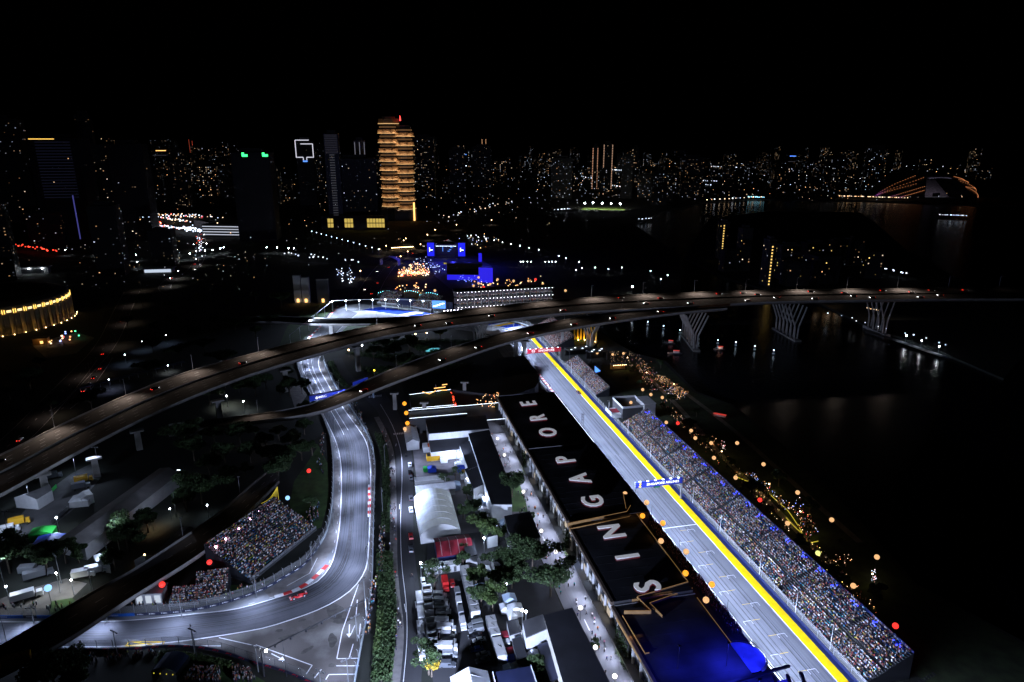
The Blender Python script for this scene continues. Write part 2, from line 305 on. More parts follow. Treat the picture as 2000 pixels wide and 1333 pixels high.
mid=[((a[0]*.62+b[0]*.38),(a[1]*.62+b[1]*.38)) for a,b in zip(resample(TI,n=160),resample(TO,n=160))]
mid2=[((a[0]*.4+b[0]*.6),(a[1]*.4+b[1]*.6)) for a,b in zip(resample(TI,n=160),resample(TO,n=160))]
stripe('lane_line',mid[25:87],.2,.048,PAINT,kind='structure'); stripe('lane_line',mid2[25:84],.2,.048,PAINT,kind='structure')
def dashes(name,path,ln,gap,wd,z,m):
    P=resample(path,step=.5); k=int(ln/.5); g=int((ln+gap)/.5)
    for i in range(0,len(P)-k,g): stripe(name,P[i:i+k+1:max(1,k//3)],wd,z,m,kind='structure')
dashes('lane_dash',offset(TO,-1.9)[30:66],2,4,.18,.048,PAINT)
dashes('lane_dash',offset(TI,1.0)[30:90],2,5,.15,.048,PAINT)
dashes('lane_dash',[(a[0]*.72+b[0]*.28,a[1]*.72+b[1]*.28) for a,b in zip(TI[96:],TO[96:])],2.6,3.5,.22,.048,mat('worn_dash',(.07,.07,.08),.8))
# apron markings
for px in ([(-56.0, 213.5), (-55.9, 205.4), (-56.4, 192.1), (-54.8, 176.6)],[(-54.5, 204.8), (-53.1, 196.0)],[(-52.5, 191.6), (-52.8, 187.7)],[(-51.1, 182.9), (-51.0, 176.8)],[(-54.8, 176.4), (-47.8, 176.6)],[(-54.2, 173.4), (-47.2, 173.4)],[(-55.6, 169.8), (-47.4, 170.0)],[(-55.6, 169.8), (-56.0, 167.8)],
    [(-82.3, 182.5), (-61.7, 173.6)],[(-61.7, 173.6), (-62.5, 170.0)],[(-58.4, 171.9), (-59.6, 168.4)],[(-95.5, 185.8), (-82.1, 182.0)],[(-93.3, 182.0), (-107.6, 182.0)],[(-158.5, 188.2), (-158.4, 193.6)],[(-75.5, 230.0), (-75.7, 220.2), (-81.9, 212.6)],[(-78.6, 239.8), (-79.7, 229.3)]):
    stripe('apron_line',px,.3,.05,PAINT,kind='structure')
for px in ([(-54.4, 192.1), (-53.5, 187.7)],[(-50.8, 192.4), (-50.0, 187.2)],[(-76.0, 178.6), (-72.5, 176.6)]):
    a,b=px; stripe('arrow_marking',px,.35,.05,PAINT,kind='structure'); d=Vector((b[0]-a[0],b[1]-a[1])).normalized(); nn=Vector((-d.y,d.x)); q=Vector(b)
    mb=MB(); t=q+d*2; l=q+nn*.9; r_=q-nn*.9; mb.add([(t.x,t.y,.05),(l.x,l.y,.05),(r_.x,r_.y,.05)],[(0,1,2)]); mb.build('arrow_marking',PAINT,kind='structure')
for a,b,c,d in [[(-124.0, 182.0), (-123.5, 183.9), (-112.2, 183.9), (-112.3, 182.0)]]:
    for p,q in ((a,b),(b,c),(c,d),(d,a),(a,c),(b,d)): stripe('box_junction_line',[p,q],.25,.05,YEL,kind='structure')
# tyre scorch on the run-off
SC=mat('scorched_asphalt',(.05,.046,.042),.9,var=.35,vs_=.6)
def blotch(c,rx,ry,an,sd):
    q=random.Random(sd); n_=22; P=[]; f=[q.uniform(.55,1.15) for _ in range(n_)]
    for i in range(n_):
        k=(f[i-1]+f[i]*2+f[(i+1)%n_])/4; a=2*PI*i/n_; x=rx*k*math.cos(a); y=ry*k*math.sin(a); P.append((c[0]+x*math.cos(an)-y*math.sin(an),c[1]+x*math.sin(an)+y*math.cos(an)))
    sheet('tyre_scorch',P,.027+.001*(sd%5),SC,kind='structure')
for i,(p,rx,ry,an) in enumerate([((-60.8, 198.6),3,5,.3),((-57.3, 193.9),3.5,1.6,.2),((-64.4, 202.6),4,2,.9),((-66.5, 190.9),2.6,1.2,.5),((-58.2, 184.8),2,3.4,.2),((-73.5, 186.0),3,1,.4),((-65.2, 180.2),2.4,1,.9),((-77.0, 189.2),1.6,.9,.1),((-55.7, 173.6),1.2,1,.1),((-70.9, 194.2),1.5,.7,.5)]): blotch(p,rx,ry,an,i)
# long dark tyre arcs on the racing line
RUB=mat('tyre_rubber_mark',(.03,.03,.034),.75,var=.4,vs_=.5)
ZI=resample(TI,n=240); ZO=resample(TO,n=240)
for k,(i0,i1,t0,t1,wd) in enumerate([(60,150,.55,.35,.5),(66,158,.6,.42,.4),(100,200,.7,.2,.45),(105,190,.75,.3,.4),(110,170,.45,.12,.6),(112,172,.5,.17,.5),(150,230,.3,.5,.4),(150,228,.35,.58,.35),(40,100,.3,.6,.35),(30,110,.7,.55,.3)]):
    M_=[(ZI[i][0]*(1-(t0+(t1-t0)*(i-i0)/(i1-i0)))+ZO[i][0]*(t0+(t1-t0)*(i-i0)/(i1-i0)),ZI[i][1]*(1-(t0+(t1-t0)*(i-i0)/(i1-i0)))+ZO[i][1]*(t0+(t1-t0)*(i-i0)/(i1-i0))) for i in range(i0,i1)]
    stripe('tyre_mark',M_,wd,.036+.001*k,RUB,kind='structure')
for k,(v,u0,u1,wd) in enumerate([(121,90,300,.35),(122.6,90,330,.3),(125.4,95,280,.35),(127,90,360,.3),(119,120,250,.3),(124,300,500,.4),(126,320,520,.4)]): stripe('tyre_mark',[S(u0,v)[:2],S(u1,v+.8)[:2]],wd,.03+.001*k,RUB,kind='structure')
# kerbs: every block its own piece
def kerb(label,path,wd,step,start=0):
    T=thing('kerb',label,'kerb',(path[0][0],path[0][1],0)); P=resample(path,step=step); O=offset(P,wd)
    for i in range(len(P)-1):
        mb=MB(path[0][0],path[0][1]); A=[P[i],P[i+1],O[i+1],O[i]]; mb.prism([(p[0],p[1]) for p in A],.02,.13); mb.build('kerb_block',REDP if (i+start)%2 else PAINT,T)
    return T
kerb('red and white kerb on the inside of the bend beside the red race car',smooth([(-83.9, 205.7), (-78.1, 209.1), (-74.0, 214.1), (-71.1, 220.8), (-69.7, 225.0)],5),-1.6,3.2)
kerb('red and white kerb on the outside of the curved track opposite the grassy bank',[(-66.3, 288.4), (-60.7, 259.9)],1.3,2.6)
kerb('red and white kerb on the pit straight beside the far pit roof',[S(432,115.2)[:2],S(372,115.2)[:2]],-1.4,2.4)
kerb('red and white kerb under the elevated expressway at the far bend',[p for p in smooth([(-164.8, 532.4), (-165.4, 575.3), (-167.6, 629.1), (-168.2, 645.6)],5)],-1.5,5)
# ---- far bend and its painted run-off
bend=[(-160.0, 493.7), (-164.8, 532.4), (-167.7, 580.5), (-169.2, 641.4), (-151.1, 654.2), (-126.9, 645.6), (-97.1, 629.1), (-66.4, 613.3), (-23.0, 594.7), (2.3, 580.5), (13.1, 561.9)]+[S(560,131)[:2],S(520,131)[:2],S(500,113)[:2],S(540,100)[:2]]+[(-6.3, 535.3), (-25.8, 550.7), (-61.7, 566.9), (-105.8, 566.9), (-136.7, 566.9), (-144.3, 535.3), (-142.9, 493.7)]
sheet('far_bend_asphalt',bend,.014,mat('pale_asphalt',(.26,.265,.28),.95,var=.2,vs_=.08,spec=.05),kind='structure')
fo=smooth([(-127.6, 641.4), (-102.0, 629.1), (-76.4, 617.2), (-46.8, 603.9), (-18.4, 592.8), (2.3, 580.5), (14.9, 561.9), (19.5, 542.9)],8); fi=smooth([(-143.3, 629.1), (-114.2, 615.3), (-88.6, 602.0), (-54.7, 587.5), (-26.9, 577.0), (-6.6, 565.2), (4.3, 550.7), (9.2, 535.3)],8)
fo=resample(fo,n=41); fi=resample(fi,n=41)
pat=[BLUEP]*9+[PAINT]*2+[BLUEP]*2+[YEL]*2+[BLUEP]*5+[PAINT]*2+[BLUEP]*3+[PAINT]*2+[BLUEP]*2+[PAINT,YEL]+[BLUEP]*2+[PAINT]*2+[BLUEP]*2+[YEL]+[PAINT]*2
for i in range(40): ribbon('painted_run_off',fo[i:i+2],fi[i:i+2],.035,pat[min(i,len(pat)-1)],n=2,kind='structure')
stripe('edge_line',fi,1.0,.045,PAINT,kind='structure'); stripe('edge_line',offset(fi,4),.7,.045,PAINT,kind='structure')
# ---- service road, footpath
AR=smooth([(-79.9, 389.7), (-67.5, 358.5), (-57.4, 325.2), (-52.3, 297.0), (-47.8, 264.1), (-44.1, 240.5), (-40.9, 223.4), (-36.3, 202.6), (-33.4, 184.8), (-31.7, 165.4)],6)
ribbon('service_road',offset(AR,-4.6),offset(AR,3.6),.02,ROAD,n=60,kind='structure')
stripe('service_road_line',offset(AR,.7),.22,.03,PAINT,kind='structure')
for px in ([(-49.4, 266.2), (-50.0, 270.6)],[(-61.7, 333.3), (-61.5, 330.2)],[(-34.0, 204.0), (-33.2, 200.4)]): stripe('lane_dash',px,.3,.034,PAINT,kind='structure')
a,b=[(-36.4, 198.3), (-37.6, 202.6)]; stripe('arrow_marking',[a,b],.3,.034,PAINT,kind='structure')
FP=smooth([(-79.3, 369.6), (-69.7, 344.5), (-62.0, 319.2), (-55.0, 282.1), (-49.1, 247.9), (-45.5, 226.6), (-41.7, 208.2), (-37.9, 192.1), (-36.2, 180.2), (-35.0, 165.4)],6)
ribbon('footpath',offset(FP,-1.6),offset(FP,1.3),.06,PAVE,n=60,kind='structure')
for k in range(9):
    p=S(351.5,12.6+k*.95); mb=MB(); mb.box(p[0],p[1],0,.5,2.2,.004,AL); mb.build('crossing_stripe',PAINT,loc=(0,0,.03),kind='structure')
for k in range(7):
    p=(-89.8, 402.6); mb=MB(); mb.box(p[0]+k*1.15,p[1]-.6+k*.35,0,.7,3.4,.004,.15); mb.build('crossing_stripe',PAINT,loc=(0,0,.03),kind='structure')
LR=smooth([(-129.0, 481.1), (-120.3, 457.6), (-108.8, 434.1), (-97.2, 411.7), (-87.9, 398.2), (-78.4, 381.4)],5); ribbon('slip_road',offset(LR,-3),offset(LR,3),.012,ROAD,n=30,kind='structure')
ribbon('forecourt',[(-88.8, 402.6), (-81.5, 381.4), (-72.1, 354.9)],[(-81.2, 409.0), (-69.2, 381.4), (-58.1, 347.9)],.016,ROAD,n=12,kind='structure')
# paddock lane and yard
ribbon('paddock_lane',[S(60,61.5)[:2],S(360,61.5)[:2]],[S(60,72.6)[:2],S(360,72.6)[:2]],.02,LANE,n=2,kind='structure')
for u in (176,171): 
    p=S(u,64.6+(176-u)*.0); stripe('lane_dash',[S(u-1,64.6)[:2],S(u+2.6,64.6)[:2]],.35,.035,PAINT,kind='structure')
stripe('lane_dash',[S(179,66.6)[:2],S(184.5,66.6)[:2]],.35,.035,PAINT,kind='structure'); stripe('lane_dash',[S(232,66)[:2],S(236,66)[:2]],.3,.035,PAINT,kind='structure')
sheet('parking_yard',[S(120,14)[:2],S(120,45)[:2],S(245,45)[:2],S(245,20)[:2],S(190,13.4)[:2]],.012,ROAD,kind='structure')
sheet('paddock_yard',[S(245,18.5)[:2],S(245,61)[:2],S(362,61)[:2],S(362,22)[:2]],.012,mat('yard_concrete',(.12,.11,.12),.85,var=.3,vs_=.2),kind='structure')
sheet('paddock_court',[S(120,45.2)[:2],S(120,61)[:2],S(244.8,61)[:2],S(244.8,45.2)[:2]],.012,mat('court_paving',(.022,.022,.026),.85,var=.3,vs_=.2),kind='structure')
# left-hand roads
def road(name,path,wd,z=.012,m=ROAD,line=True):
    P=smooth(path,6); r=ribbon(name,offset(P,-wd/2),offset(P,wd/2),z,m,n=len(P),kind='structure')
    if line:
        for s_ in (-1,1): stripe('road_edge_line',offset(P,s_*(wd/2-.6)),.2,z+.015,PAINT,kind='structure')
        dashes('lane_dash',P,3,9,.18,z+.015,PAINT)
    return P
RD1=road('expressway_road',[(-259.8, 294.5), (-269.8, 344.5), (-285.6, 400.0), (-301.3, 455.4), (-312.6, 493.7), (-331.4, 542.9), (-365.8, 621.1), (-403.8, 710.4)],16)
RD2=road('branch_road',[(-270.7, 381.4), (-274.4, 402.6), (-285.2, 436.1), (-295.9, 466.8), (-301.5, 481.1)],11,.02)
RD3=road('approach_road',[(-535.0, 1183.4), (-472.6, 1036.3), (-432.0, 941.7), (-392.7, 827.3), (-393.2, 794.8), (-390.8, 764.7), (-375.3, 723.3), (-344.9, 685.9)],13)
RD4=road('boulevard_road',[(-147.9, 617.2), (-152.4, 710.4), (-157.4, 779.5), (-160.1, 881.0), (-149.2, 941.7), (-124.6, 1036.3), (-87.0, 1163.6), (-38.5, 1292.5)],24)
road('cross_road',[(-299.6, 900.4), (-240.1, 881.0), (-204.3, 900.4), (-191.4, 977.5), (-167.8, 1120.0)],8,.03,line=False)
road('bank_road',[(-739.0, 941.7), (-692.1, 977.5), (-624.7, 1026.0), (-542.4, 1046.7), (-479.1, 1102.2), (-426.0, 1138.3), (-356.8, 1163.6)],9,.012,line=False)
road('link_road',[(-323.6, 1203.7), (-288.9, 1292.5), (-239.6, 1341.8), (-179.6, 1422.9)],10,.012,line=False)
sheet('truck_yard',[(-208.9, 244.2), (-214.2, 270.6), (-214.0, 299.7), (-210.5, 310.6), (-197.5, 297.0), (-192.4, 268.4), (-193.0, 242.3), (-196.3, 226.6)],.012,mat('yard_asphalt',(.07,.07,.075),.8,var=.3,vs_=.2),kind='structure')
sheet('paved_yard',[(-174.2, 196.0), (-181.0, 205.4), (-174.0, 211.1), (-164.8, 217.1), (-155.4, 214.1), (-155.7, 205.4), (-157.7, 196.0)],.014,mat('yard_paving',(.13,.12,.115),.85,var=.3,vs_=.2),kind='structure')
sheet('side_path',[(-143.8, 441.3), (-130.1, 411.7), (-129.2, 381.4), (-132.0, 385.5), (-144.8, 416.4)],.016,PAVE,kind='structure')
ribbon('trackside_strip',offset(IW,-6)[24:60],offset(IW,-.6)[24:60],.022,PAVE,n=36,kind='structure')

# ================================================================ kit of repeated things
# ---- trackside fence: concrete boards, posts and mesh panels, each a piece
POSTM=MB().tube((0,0,0),(0,0,3.9),.07,n=6).tube((0,0,3.9),(0,-.5,4.5),.06,n=5).mesh('fence_post',STEEL)
POSTD=MB().tube((0,0,0),(0,0,3.9),.07,n=6).tube((0,0,3.9),(0,-.5,4.5),.06,n=5).mesh('fence_post',DARKST)
PANM=MB().quad((0,0,1.05),(1,0,1.05),(1,0,3.9),(0,0,3.9)).box(.5,0,3.86,1,.06,.06).mesh('mesh_panel',MESHW)
BRD={}
def board_mesh(m):
    if m.name not in BRD: BRD[m.name]=MB().box(.5,0,0,.985,.35,1.05).mesh('barrier_board',m)
    return BRD[m.name]
def fence(label,path,pattern,step=4.,dark=False,mesh=True,marks=None,side=-1):
    P=resample(path,step=step); x0,y0=P[0][:2]; T=thing('debris_fence',label,'fence',(x0,y0,0))
    for i in range(len(P)-1):
        a,b=P[i],P[i+1]; an=math.atan2(b[1]-a[1],b[0]-a[0]); L=math.hypot(b[0]-a[0],b[1]-a[1])
        bd=ob('barrier_board',board_mesh(pattern[i%len(pattern)]),T,(a[0]-x0,a[1]-y0,.02),an,scale=(L,1,1))
        if marks and marks[i%len(marks)]:
            mk=ob('board_mark',marks[i%len(marks)],bd,(.5,side*.182,.55)); mk.rotation_euler=(R(90),0,0 if side<0 else PI); mk.scale=(1/L,1,1)
        if mesh:
            ob('fence_post',POSTD if dark else POSTM,T,(a[0]-x0,a[1]-y0,.02),an); ob('mesh_panel',PANM,T,(a[0]-x0,a[1]-y0,.02),an,scale=(L,1,1))
    return T
# ---- floodlight mast
def flood_mast(label,loc,tgt,power,h=10,sx=14,col=(.56,.67,1),spread=120,group='track floodlight masts',head=True):
    T=thing('floodlight_mast',label,'floodlight',(loc[0],loc[1],0),group=group)
    mb=MB(); mb.tube((0,0,0),(0,0,h),.16,.1); mb.build('mast',STEEL,T)
    d=Vector((tgt[0]-loc[0],tgt[1]-loc[1],0)).normalized(); t=Vector((-d.y,d.x,0))
    mb=MB(); p=t*(1.6); mb.tube(tuple(-p+Vector((0,0,h))),tuple(p+Vector((0,0,h))),.06)
    mb.build('cross_arm',STEEL,T)
    for k in (-1,0,1):
        q=t*(1.3*k)+d*.25; mb=MB(); mb.box(q.x,q.y,h-.3,.7,.3,.45,math.atan2(t.y,t.x)); mb.build('lamp_head',COOLH if head else STEEL,T)
    area(T,(d.x*1.2,d.y*1.2,h-.5),(tgt[0]-loc[0],tgt[1]-loc[1],0),power,sx,.5,col,spread)
    return T
# ---- trees
def crown_mesh(seed,rx,rz,zc,n,leaf=.55,lobes=9,m=None):
    rg=np.random.RandomState(seed); V=[];F=[]
    cs=[(rg.normal(0,.45)*rx,rg.normal(0,.45)*rx,zc+rg.uniform(-.4,.5)*rz,rg.uniform(.32,.55)*rx) for _ in range(lobes)]
    for i in range(n):
        c=cs[rg.randint(lobes)]; v=rg.normal(0,1,3); v/=np.linalg.norm(v); r=c[3]*rg.uniform(.55,1.08); p=np.array([c[0]+v[0]*r,c[1]+v[1]*r,c[2]+v[2]*r*.62])
        a=rg.normal(0,1,3); a/=np.linalg.norm(a); b=np.cross(a,rg.normal(0,1,3)); b/=np.linalg.norm(b)+1e-6; s=leaf*rg.uniform(.5,1.2); o=len(V)
        V+=[tuple(p+a*s),tuple(p+b*s*.6),tuple(p-a*s),tuple(p-b*s*.6)]; F.append((o,o+1,o+2,o+3))
    me=bpy.data.meshes.new('crown'); me.from_pydata(V,[],F); me.materials.append(m or LEAF); return me,cs
TREES=[]
def make_tree(seed,rx,rz,zc,n,leaf,m=None,lobes=10):
    me,cs=crown_mesh(seed,rx,rz,zc,n,leaf,lobes,m); mb=MB(); mb.tube((0,0,-.2),(.1,.05,zc*.55),.32,.22,7)
    for c in cs: mb.tube((.1,.05,zc*.5),(c[0]*.85,c[1]*.85,c[2]),.16,.05,5)
    TREES.append((me,mb.mesh('trunk',BARK)))
for k,(rx,rz,zc,n,lf,lb) in enumerate([(5.2,3.2,8.,4200,.42,11),(4.2,3.,7,3200,.4,9),(6.2,2.8,9,4600,.45,13),(3.,3,5.5,2200,.34,7)]): make_tree(20+k,rx,rz,zc,n,lf,lobes=lb)
make_tree(31,4.,3,7.,900,.36,lobes=8)              # sparse crown: limbs show
make_tree(32,2.6,1.6,4.,900,.4,LEAFY,lobes=6)      # yellow blossom
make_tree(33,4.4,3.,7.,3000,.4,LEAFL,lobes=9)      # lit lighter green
make_tree(34,1.6,1.4,2.2,1000,.26,lobes=6)         # shrub
def tree(loc,k,label,sc=1.,rz=0,group=None,name='tree'):
    T=thing(name,label,'tree',loc,rz,group); T.scale=(sc,sc,sc); ob('crown',TREES[k][0],T); ob('trunk',TREES[k][1],T); return T
# ---- cars and vans
def car_proto(L=4.5,W=1.8,body=SILV,van=False,lamps=False):
    T=thing('parked_car','proto','car'); h=1.9 if van else 1.0
    mb=MB()
    if van:
        mb.box(0,-.25,.35,W,L-.9,.75); mb.box(0,-.55,1.1,W*.97,L-1.6,.95,0,.93,.97); mb.add([(-W/2,L/2-1.35,.35),(W/2,L/2-1.35,.35),(W/2,L/2,.35),(-W/2,L/2,.35),(-W/2,L/2-1.35,1.1),(W/2,L/2-1.35,1.1),(W/2*.9,L/2-.05,.85),(-W/2*.9,L/2-.05,.85)],[(0,3,2,1),(4,5,6,7),(2,3,7,6),(1,2,6,5),(3,0,4,7)])
    else:
        mb.box(0,0,.32,W,L,.3,0,.98,.985); mb.box(0,0,.62,W*.98,L*.985,.25,0,.9,.95); mb.box(0,-.15,.87,W*.84,L*.56,.5,0,.82,.66)
    mb.build('body',body,T)
    if van: MB().quad((-W*.42,L/2-1.3,1.12),(W*.42,L/2-1.3,1.12),(W*.4,L/2-1.75,1.98),(-W*.4,L/2-1.75,1.98)).build('windscreen',GLASS,T)
    else:
        f=L*.28-.15; MB().quad((-W*.37,f+.06,.93),(W*.37,f+.06,.93),(W*.33,f*.62,1.34),(-W*.33,f*.62,1.34)).build('windscreen',GLASS,T); g=-L*.28-.15
        MB().quad((W*.37,g-.06,.93),(-W*.37,g-.06,.93),(-W*.33,g*.72,1.34),(W*.33,g*.72,1.34)).build('rear_window',GLASS,T)
    for s in (-1,1):
        mb=MB()
        if van: mb.box(s*W*.475,L/2-1.9,1.15,.06,.9,.55)
        else: mb.box(s*W*.4,-.15,.95,.05,L*.42,.28)
        mb.build('side_window',GLASS,T)
    for sx in (-1,1):
        for sy in (-1,1): MB().tube((sx*(W/2-.22),sy*L*.31,.33),(sx*(W/2+.02),sy*L*.31,.33),.33,n=10).build('wheel',TYRE,T)
    for s in (-1,1):
        MB().box(s*W*.36,L/2,.55,.35,.08,.18).build('headlight',HEAD if lamps else WHITE,T); MB().box(s*W*.38,-L/2,.6,.28,.08,.18).build('tail_light',TAIL if lamps else CRED,T)
    return T
PROTO_CAR=car_proto(); PROTO_VAN=car_proto(5.2,1.95,CWHITE,True); PROTO_DRIVE=car_proto(4.5,1.8,CGREY,False,True); PROTO_LORRY=None
def lorry_proto():
    T=thing('box_lorry','proto','lorry'); mb=MB(); mb.box(0,-.9,1.,2.2,4.6,2.2); mb.build('cargo_box',CWHITE,T)
    mb=MB(); mb.box(0,2.35,.5,2.,1.5,1.6,0,.94,.75); mb.build('cab',CWHITE,T); MB().quad((-.85,3.02,1.35),(.85,3.02,1.35),(.8,2.85,1.95),(-.8,2.85,1.95)).build('windscreen',GLASS,T)
    MB().box(0,-.3,.6,1.6,6,.3).build('chassis',DARKST,T)
    for sx in (-1,1):
        for y in (-2.2,2.1): MB().tube((sx*.8,y,.45),(sx*1.08,y,.45),.45,n=10).build('wheel',TYRE,T)
    return T
def pickup_proto():
    T=thing('pickup_truck','proto','truck'); MB().box(0,-.9,.6,2.,3.4,.3).build('cargo_bed',CWHITE,T)
    for s in (-1,1): MB().box(s*.97,-.9,.9,.08,3.4,.4).build('bed_side',CWHITE,T)
    MB().box(0,-2.56,.9,1.9,.08,.4).build('tailgate',CWHITE,T)
    mb=MB(); mb.box(0,1.75,.45,1.9,1.7,.75); mb.box(0,1.55,1.2,1.8,1.25,.75,0,.9,.75); mb.build('cab',CWHITE,T); MB().quad((-.75,2.22,1.25),(.75,2.22,1.25),(.72,2.04,1.85),(-.72,2.04,1.85)).build('windscreen',GLASS,T)
    for sx in (-1,1):
        for y in (-1.7,1.7): MB().tube((sx*.75,y,.38),(sx*1.,y,.38),.38,n=10).build('wheel',TYRE,T)
    return T
PROTO_LORRY=lorry_proto(); PROTO_PICK=pickup_proto()
PROTOS=[PROTO_CAR,PROTO_VAN,PROTO_DRIVE,PROTO_LORRY,PROTO_PICK]
def place(proto,name,loc,rz,label,group=None,paint=None,sc=None):
    r=dup(proto,loc,rz,label,group,sc); r.name=name
    if paint:
        for ch in r.children:
            if ch.name.split('.')[0] in('body','cab','cargo_box','cargo_bed'): repaint(ch,paint)
    return r
# ---- people: one continuous skinned body
def person_mesh(pose):
    J={'pel':(0,0,.95,.16),'chest':(0,0,1.3,.19),'neck':(0,0,1.5,.07),'head':(0,.02,1.66,.12),'ls':(-.2,0,1.42,.08),'rs':(.2,0,1.42,.08),'le':(-.27,-.06,1.15,.055),'re':(.27,.06,1.15,.055),'lw':(-.27,.1,.93,.045),'rw':(.27,.25 if pose else .1,1.0 if pose else .93,.045),
     'lh':(-.1,0,.9,.1),'rh':(.1,0,.9,.1),'lk':(-.11,.12 if pose else 0,.5,.075),'rk':(.11,-.02,.5,.075),'la':(-.11,.2 if pose else 0,.08,.05),'ra':(.11,-.28 if pose else 0,.1,.05),'lf':(-.11,.36 if pose else .14,.05,.045),'rf':(.11,-.15 if pose else .14,.05,.045)}
    E_=[('pel','chest'),('chest','neck'),('neck','head'),('chest','ls'),('chest','rs'),('ls','le'),('le','lw'),('rs','re'),('re','rw'),('pel','lh'),('pel','rh'),('lh','lk'),('lk','la'),('la','lf'),('rh','rk'),('rk','ra'),('ra','rf')]
    K=list(J); me=bpy.data.meshes.new('person'); me.from_pydata([J[k][:3] for k in K],[(K.index(a),K.index(b)) for a,b in E_],[]); o=bpy.data.objects.new('p',me); COL.objects.link(o)
    md=o.modifiers.new('s','SKIN'); sv=me.skin_vertices[0].data
    for i,k in enumerate(K): sv[i].radius=(J[k][3],J[k][3]); sv[i].use_root=(i==0)
    dg=bpy.context.evaluated_depsgraph_get(); r=bpy.data.meshes.new_from_object(o.evaluated_get(dg)); bpy.data.objects.remove(o); r.name='person'
    for m in (WHITE,DENIM,SKIN): r.materials.append(m)
    for p in r.polygons:
        z=p.center.z; p.material_index=2 if z>1.52 or (abs(p.center.x)>.24 and z<1.12) else 1 if z<.93 else 0; p.use_smooth=True
    return r
PM=[person_mesh(0),person_mesh(1)]
SHIRT=[mat('shirt_'+n,c,.8) for n,c in (('white',(.7,.7,.72)),('black',(.02,.02,.025)),('red',(.5,.03,.03)),('orange',(.6,.15,.02)),('teal',(.02,.25,.25)),('grey',(.2,.2,.22)),('navy',(.02,.03,.12)),('pink',(.55,.2,.3)))]
SN=['white','black','red','orange','teal','grey','navy','pink']
def person(loc,rz,k,label,group,pose=None):
    o=ob('person',PM[random.randint(0,1) if pose is None else pose],None,loc,rz,label,'person',group); repaint(o,SHIRT[k]); return o
# ---- crowd and grandstands
CROWD=mat('crowd_clothes',(.5,.5,.5),.85,attr='Col'); 
PAL=[(.66,.66,.68)]*5+[(.36,.36,.4)]*3+[(.02,.02,.03)]*9+[(.2,.18,.17)]*4+[(.3,.06,.06)]*2+[(.42,.18,.08)]*2+[(.05,.2,.35)]*2+[(.04,.3,.34),(.3,.35,.06),(.05,.06,.2),(.25,.2,.16),(.4,.25,.2),(.55,.4,.08),(.12,.12,.13),(.12,.12,.13)]
PALW=[(.5,.32,.24),(.6,.45,.38),(.35,.12,.1),(.03,.03,.03),(.03,.03,.03),(.2,.1,.08),(.6,.55,.5),(.25,.2,.2)]
def blob_mesh(name,items,parent,palette,stand=False,rg=random):
    """many small seated or standing figures as one mass: torso, head and legs for each"""
    V=[];F=[];C=[]
    bx=[(0,3,2,1),(4,5,6,7),(0,1,5,4),(1,2,6,5),(2,3,7,6),(3,0,4,7)]
    def box(cx,cy,z0,sx,sy,sz,col,c,s,tp=.8):
        o=len(V)
        for zz,k in ((z0,1),(z0+sz,tp)):
            for a,b in ((-1,-1),(1,-1),(1,1),(-1,1)):
                X=cx+a*sx/2*k; Y=cy+b*sy/2*k; V.append((x+X*c-Y*s,y+X*s+Y*c,z+zz)); C.append((*col,1))
        F.extend(tuple(i+o for i in f) for f in bx)
    for x,y,z,a in items:
        a+=rg.uniform(-.4,.4); c,s=math.cos(a),math.sin(a); col=rg.choice(palette); f=rg.uniform(.75,1.2); col=tuple(min(.8,q*f) for q in col)
        hd=rg.choice([(.3,.18,.12),(.03,.02,.02),(.03,.02,.02),(.6,.6,.6),(.4,.03,.03),(.35,.22,.16)])
        if stand:
            box(0,0,0,.34,.24,.85,(.02,.02,.03),c,s,1.1); box(0,0,.85,.46,.28,.6,col,c,s,.75); box(0,.02,1.48,.2,.22,.25,hd,c,s,.7)
        else:
            box(0,0,.42,.46,.3,.55,col,c,s,.75); box(0,-.02,1.,.2,.22,.25,hd,c,s,.7); box(0,-.28,.38,.38,.45,.18,(.03,.03,.045) if rg.random()<.7 else (.3,.2,.14),c,s,.9)
    me=bpy.data.meshes.new(name); me.from_pydata(V,[],F); me.materials.append(CROWD)
    at=me.color_attributes.new('Col','FLOAT_COLOR','POINT'); at.data.foreach_set('color',np.array(C,np.float32).ravel())
    return ob(name,me,parent,kind='stuff')
def color_boxes(name,items,parent,m):
    V=[];F=[];C=[]
    bx=[(3,2,1,0),(4,5,6,7),(0,1,5,4),(1,2,6,5),(2,3,7,6),(3,0,4,7)]
    for x,y,z,sx,sy,sz,col in items:
        o=len(V)
        for zz in (z,z+sz):
            for a,b in ((-1,-1),(1,-1),(1,1),(-1,1)): V.append((x+a*sx/2,y+b*sy/2,zz)); C.append((*col,1))
        F.extend(tuple(i+o for i in f) for f in bx)
    me=bpy.data.meshes.new(name); me.from_pydata(V,[],F); me.materials.append(m)
    at=me.color_attributes.new('Col','FLOAT_COLOR','POINT'); at.data.foreach_set('color',np.array(C,np.float32).ravel()); return ob(name,me,parent,kind='stuff')
SEATC=[(.02,.2,.4),(.02,.28,.4),(.35,.42,.05),(.5,.2,.03),(.03,.12,.4),(.1,.1,.11),(.1,.1,.11),(.1,.1,.11)]
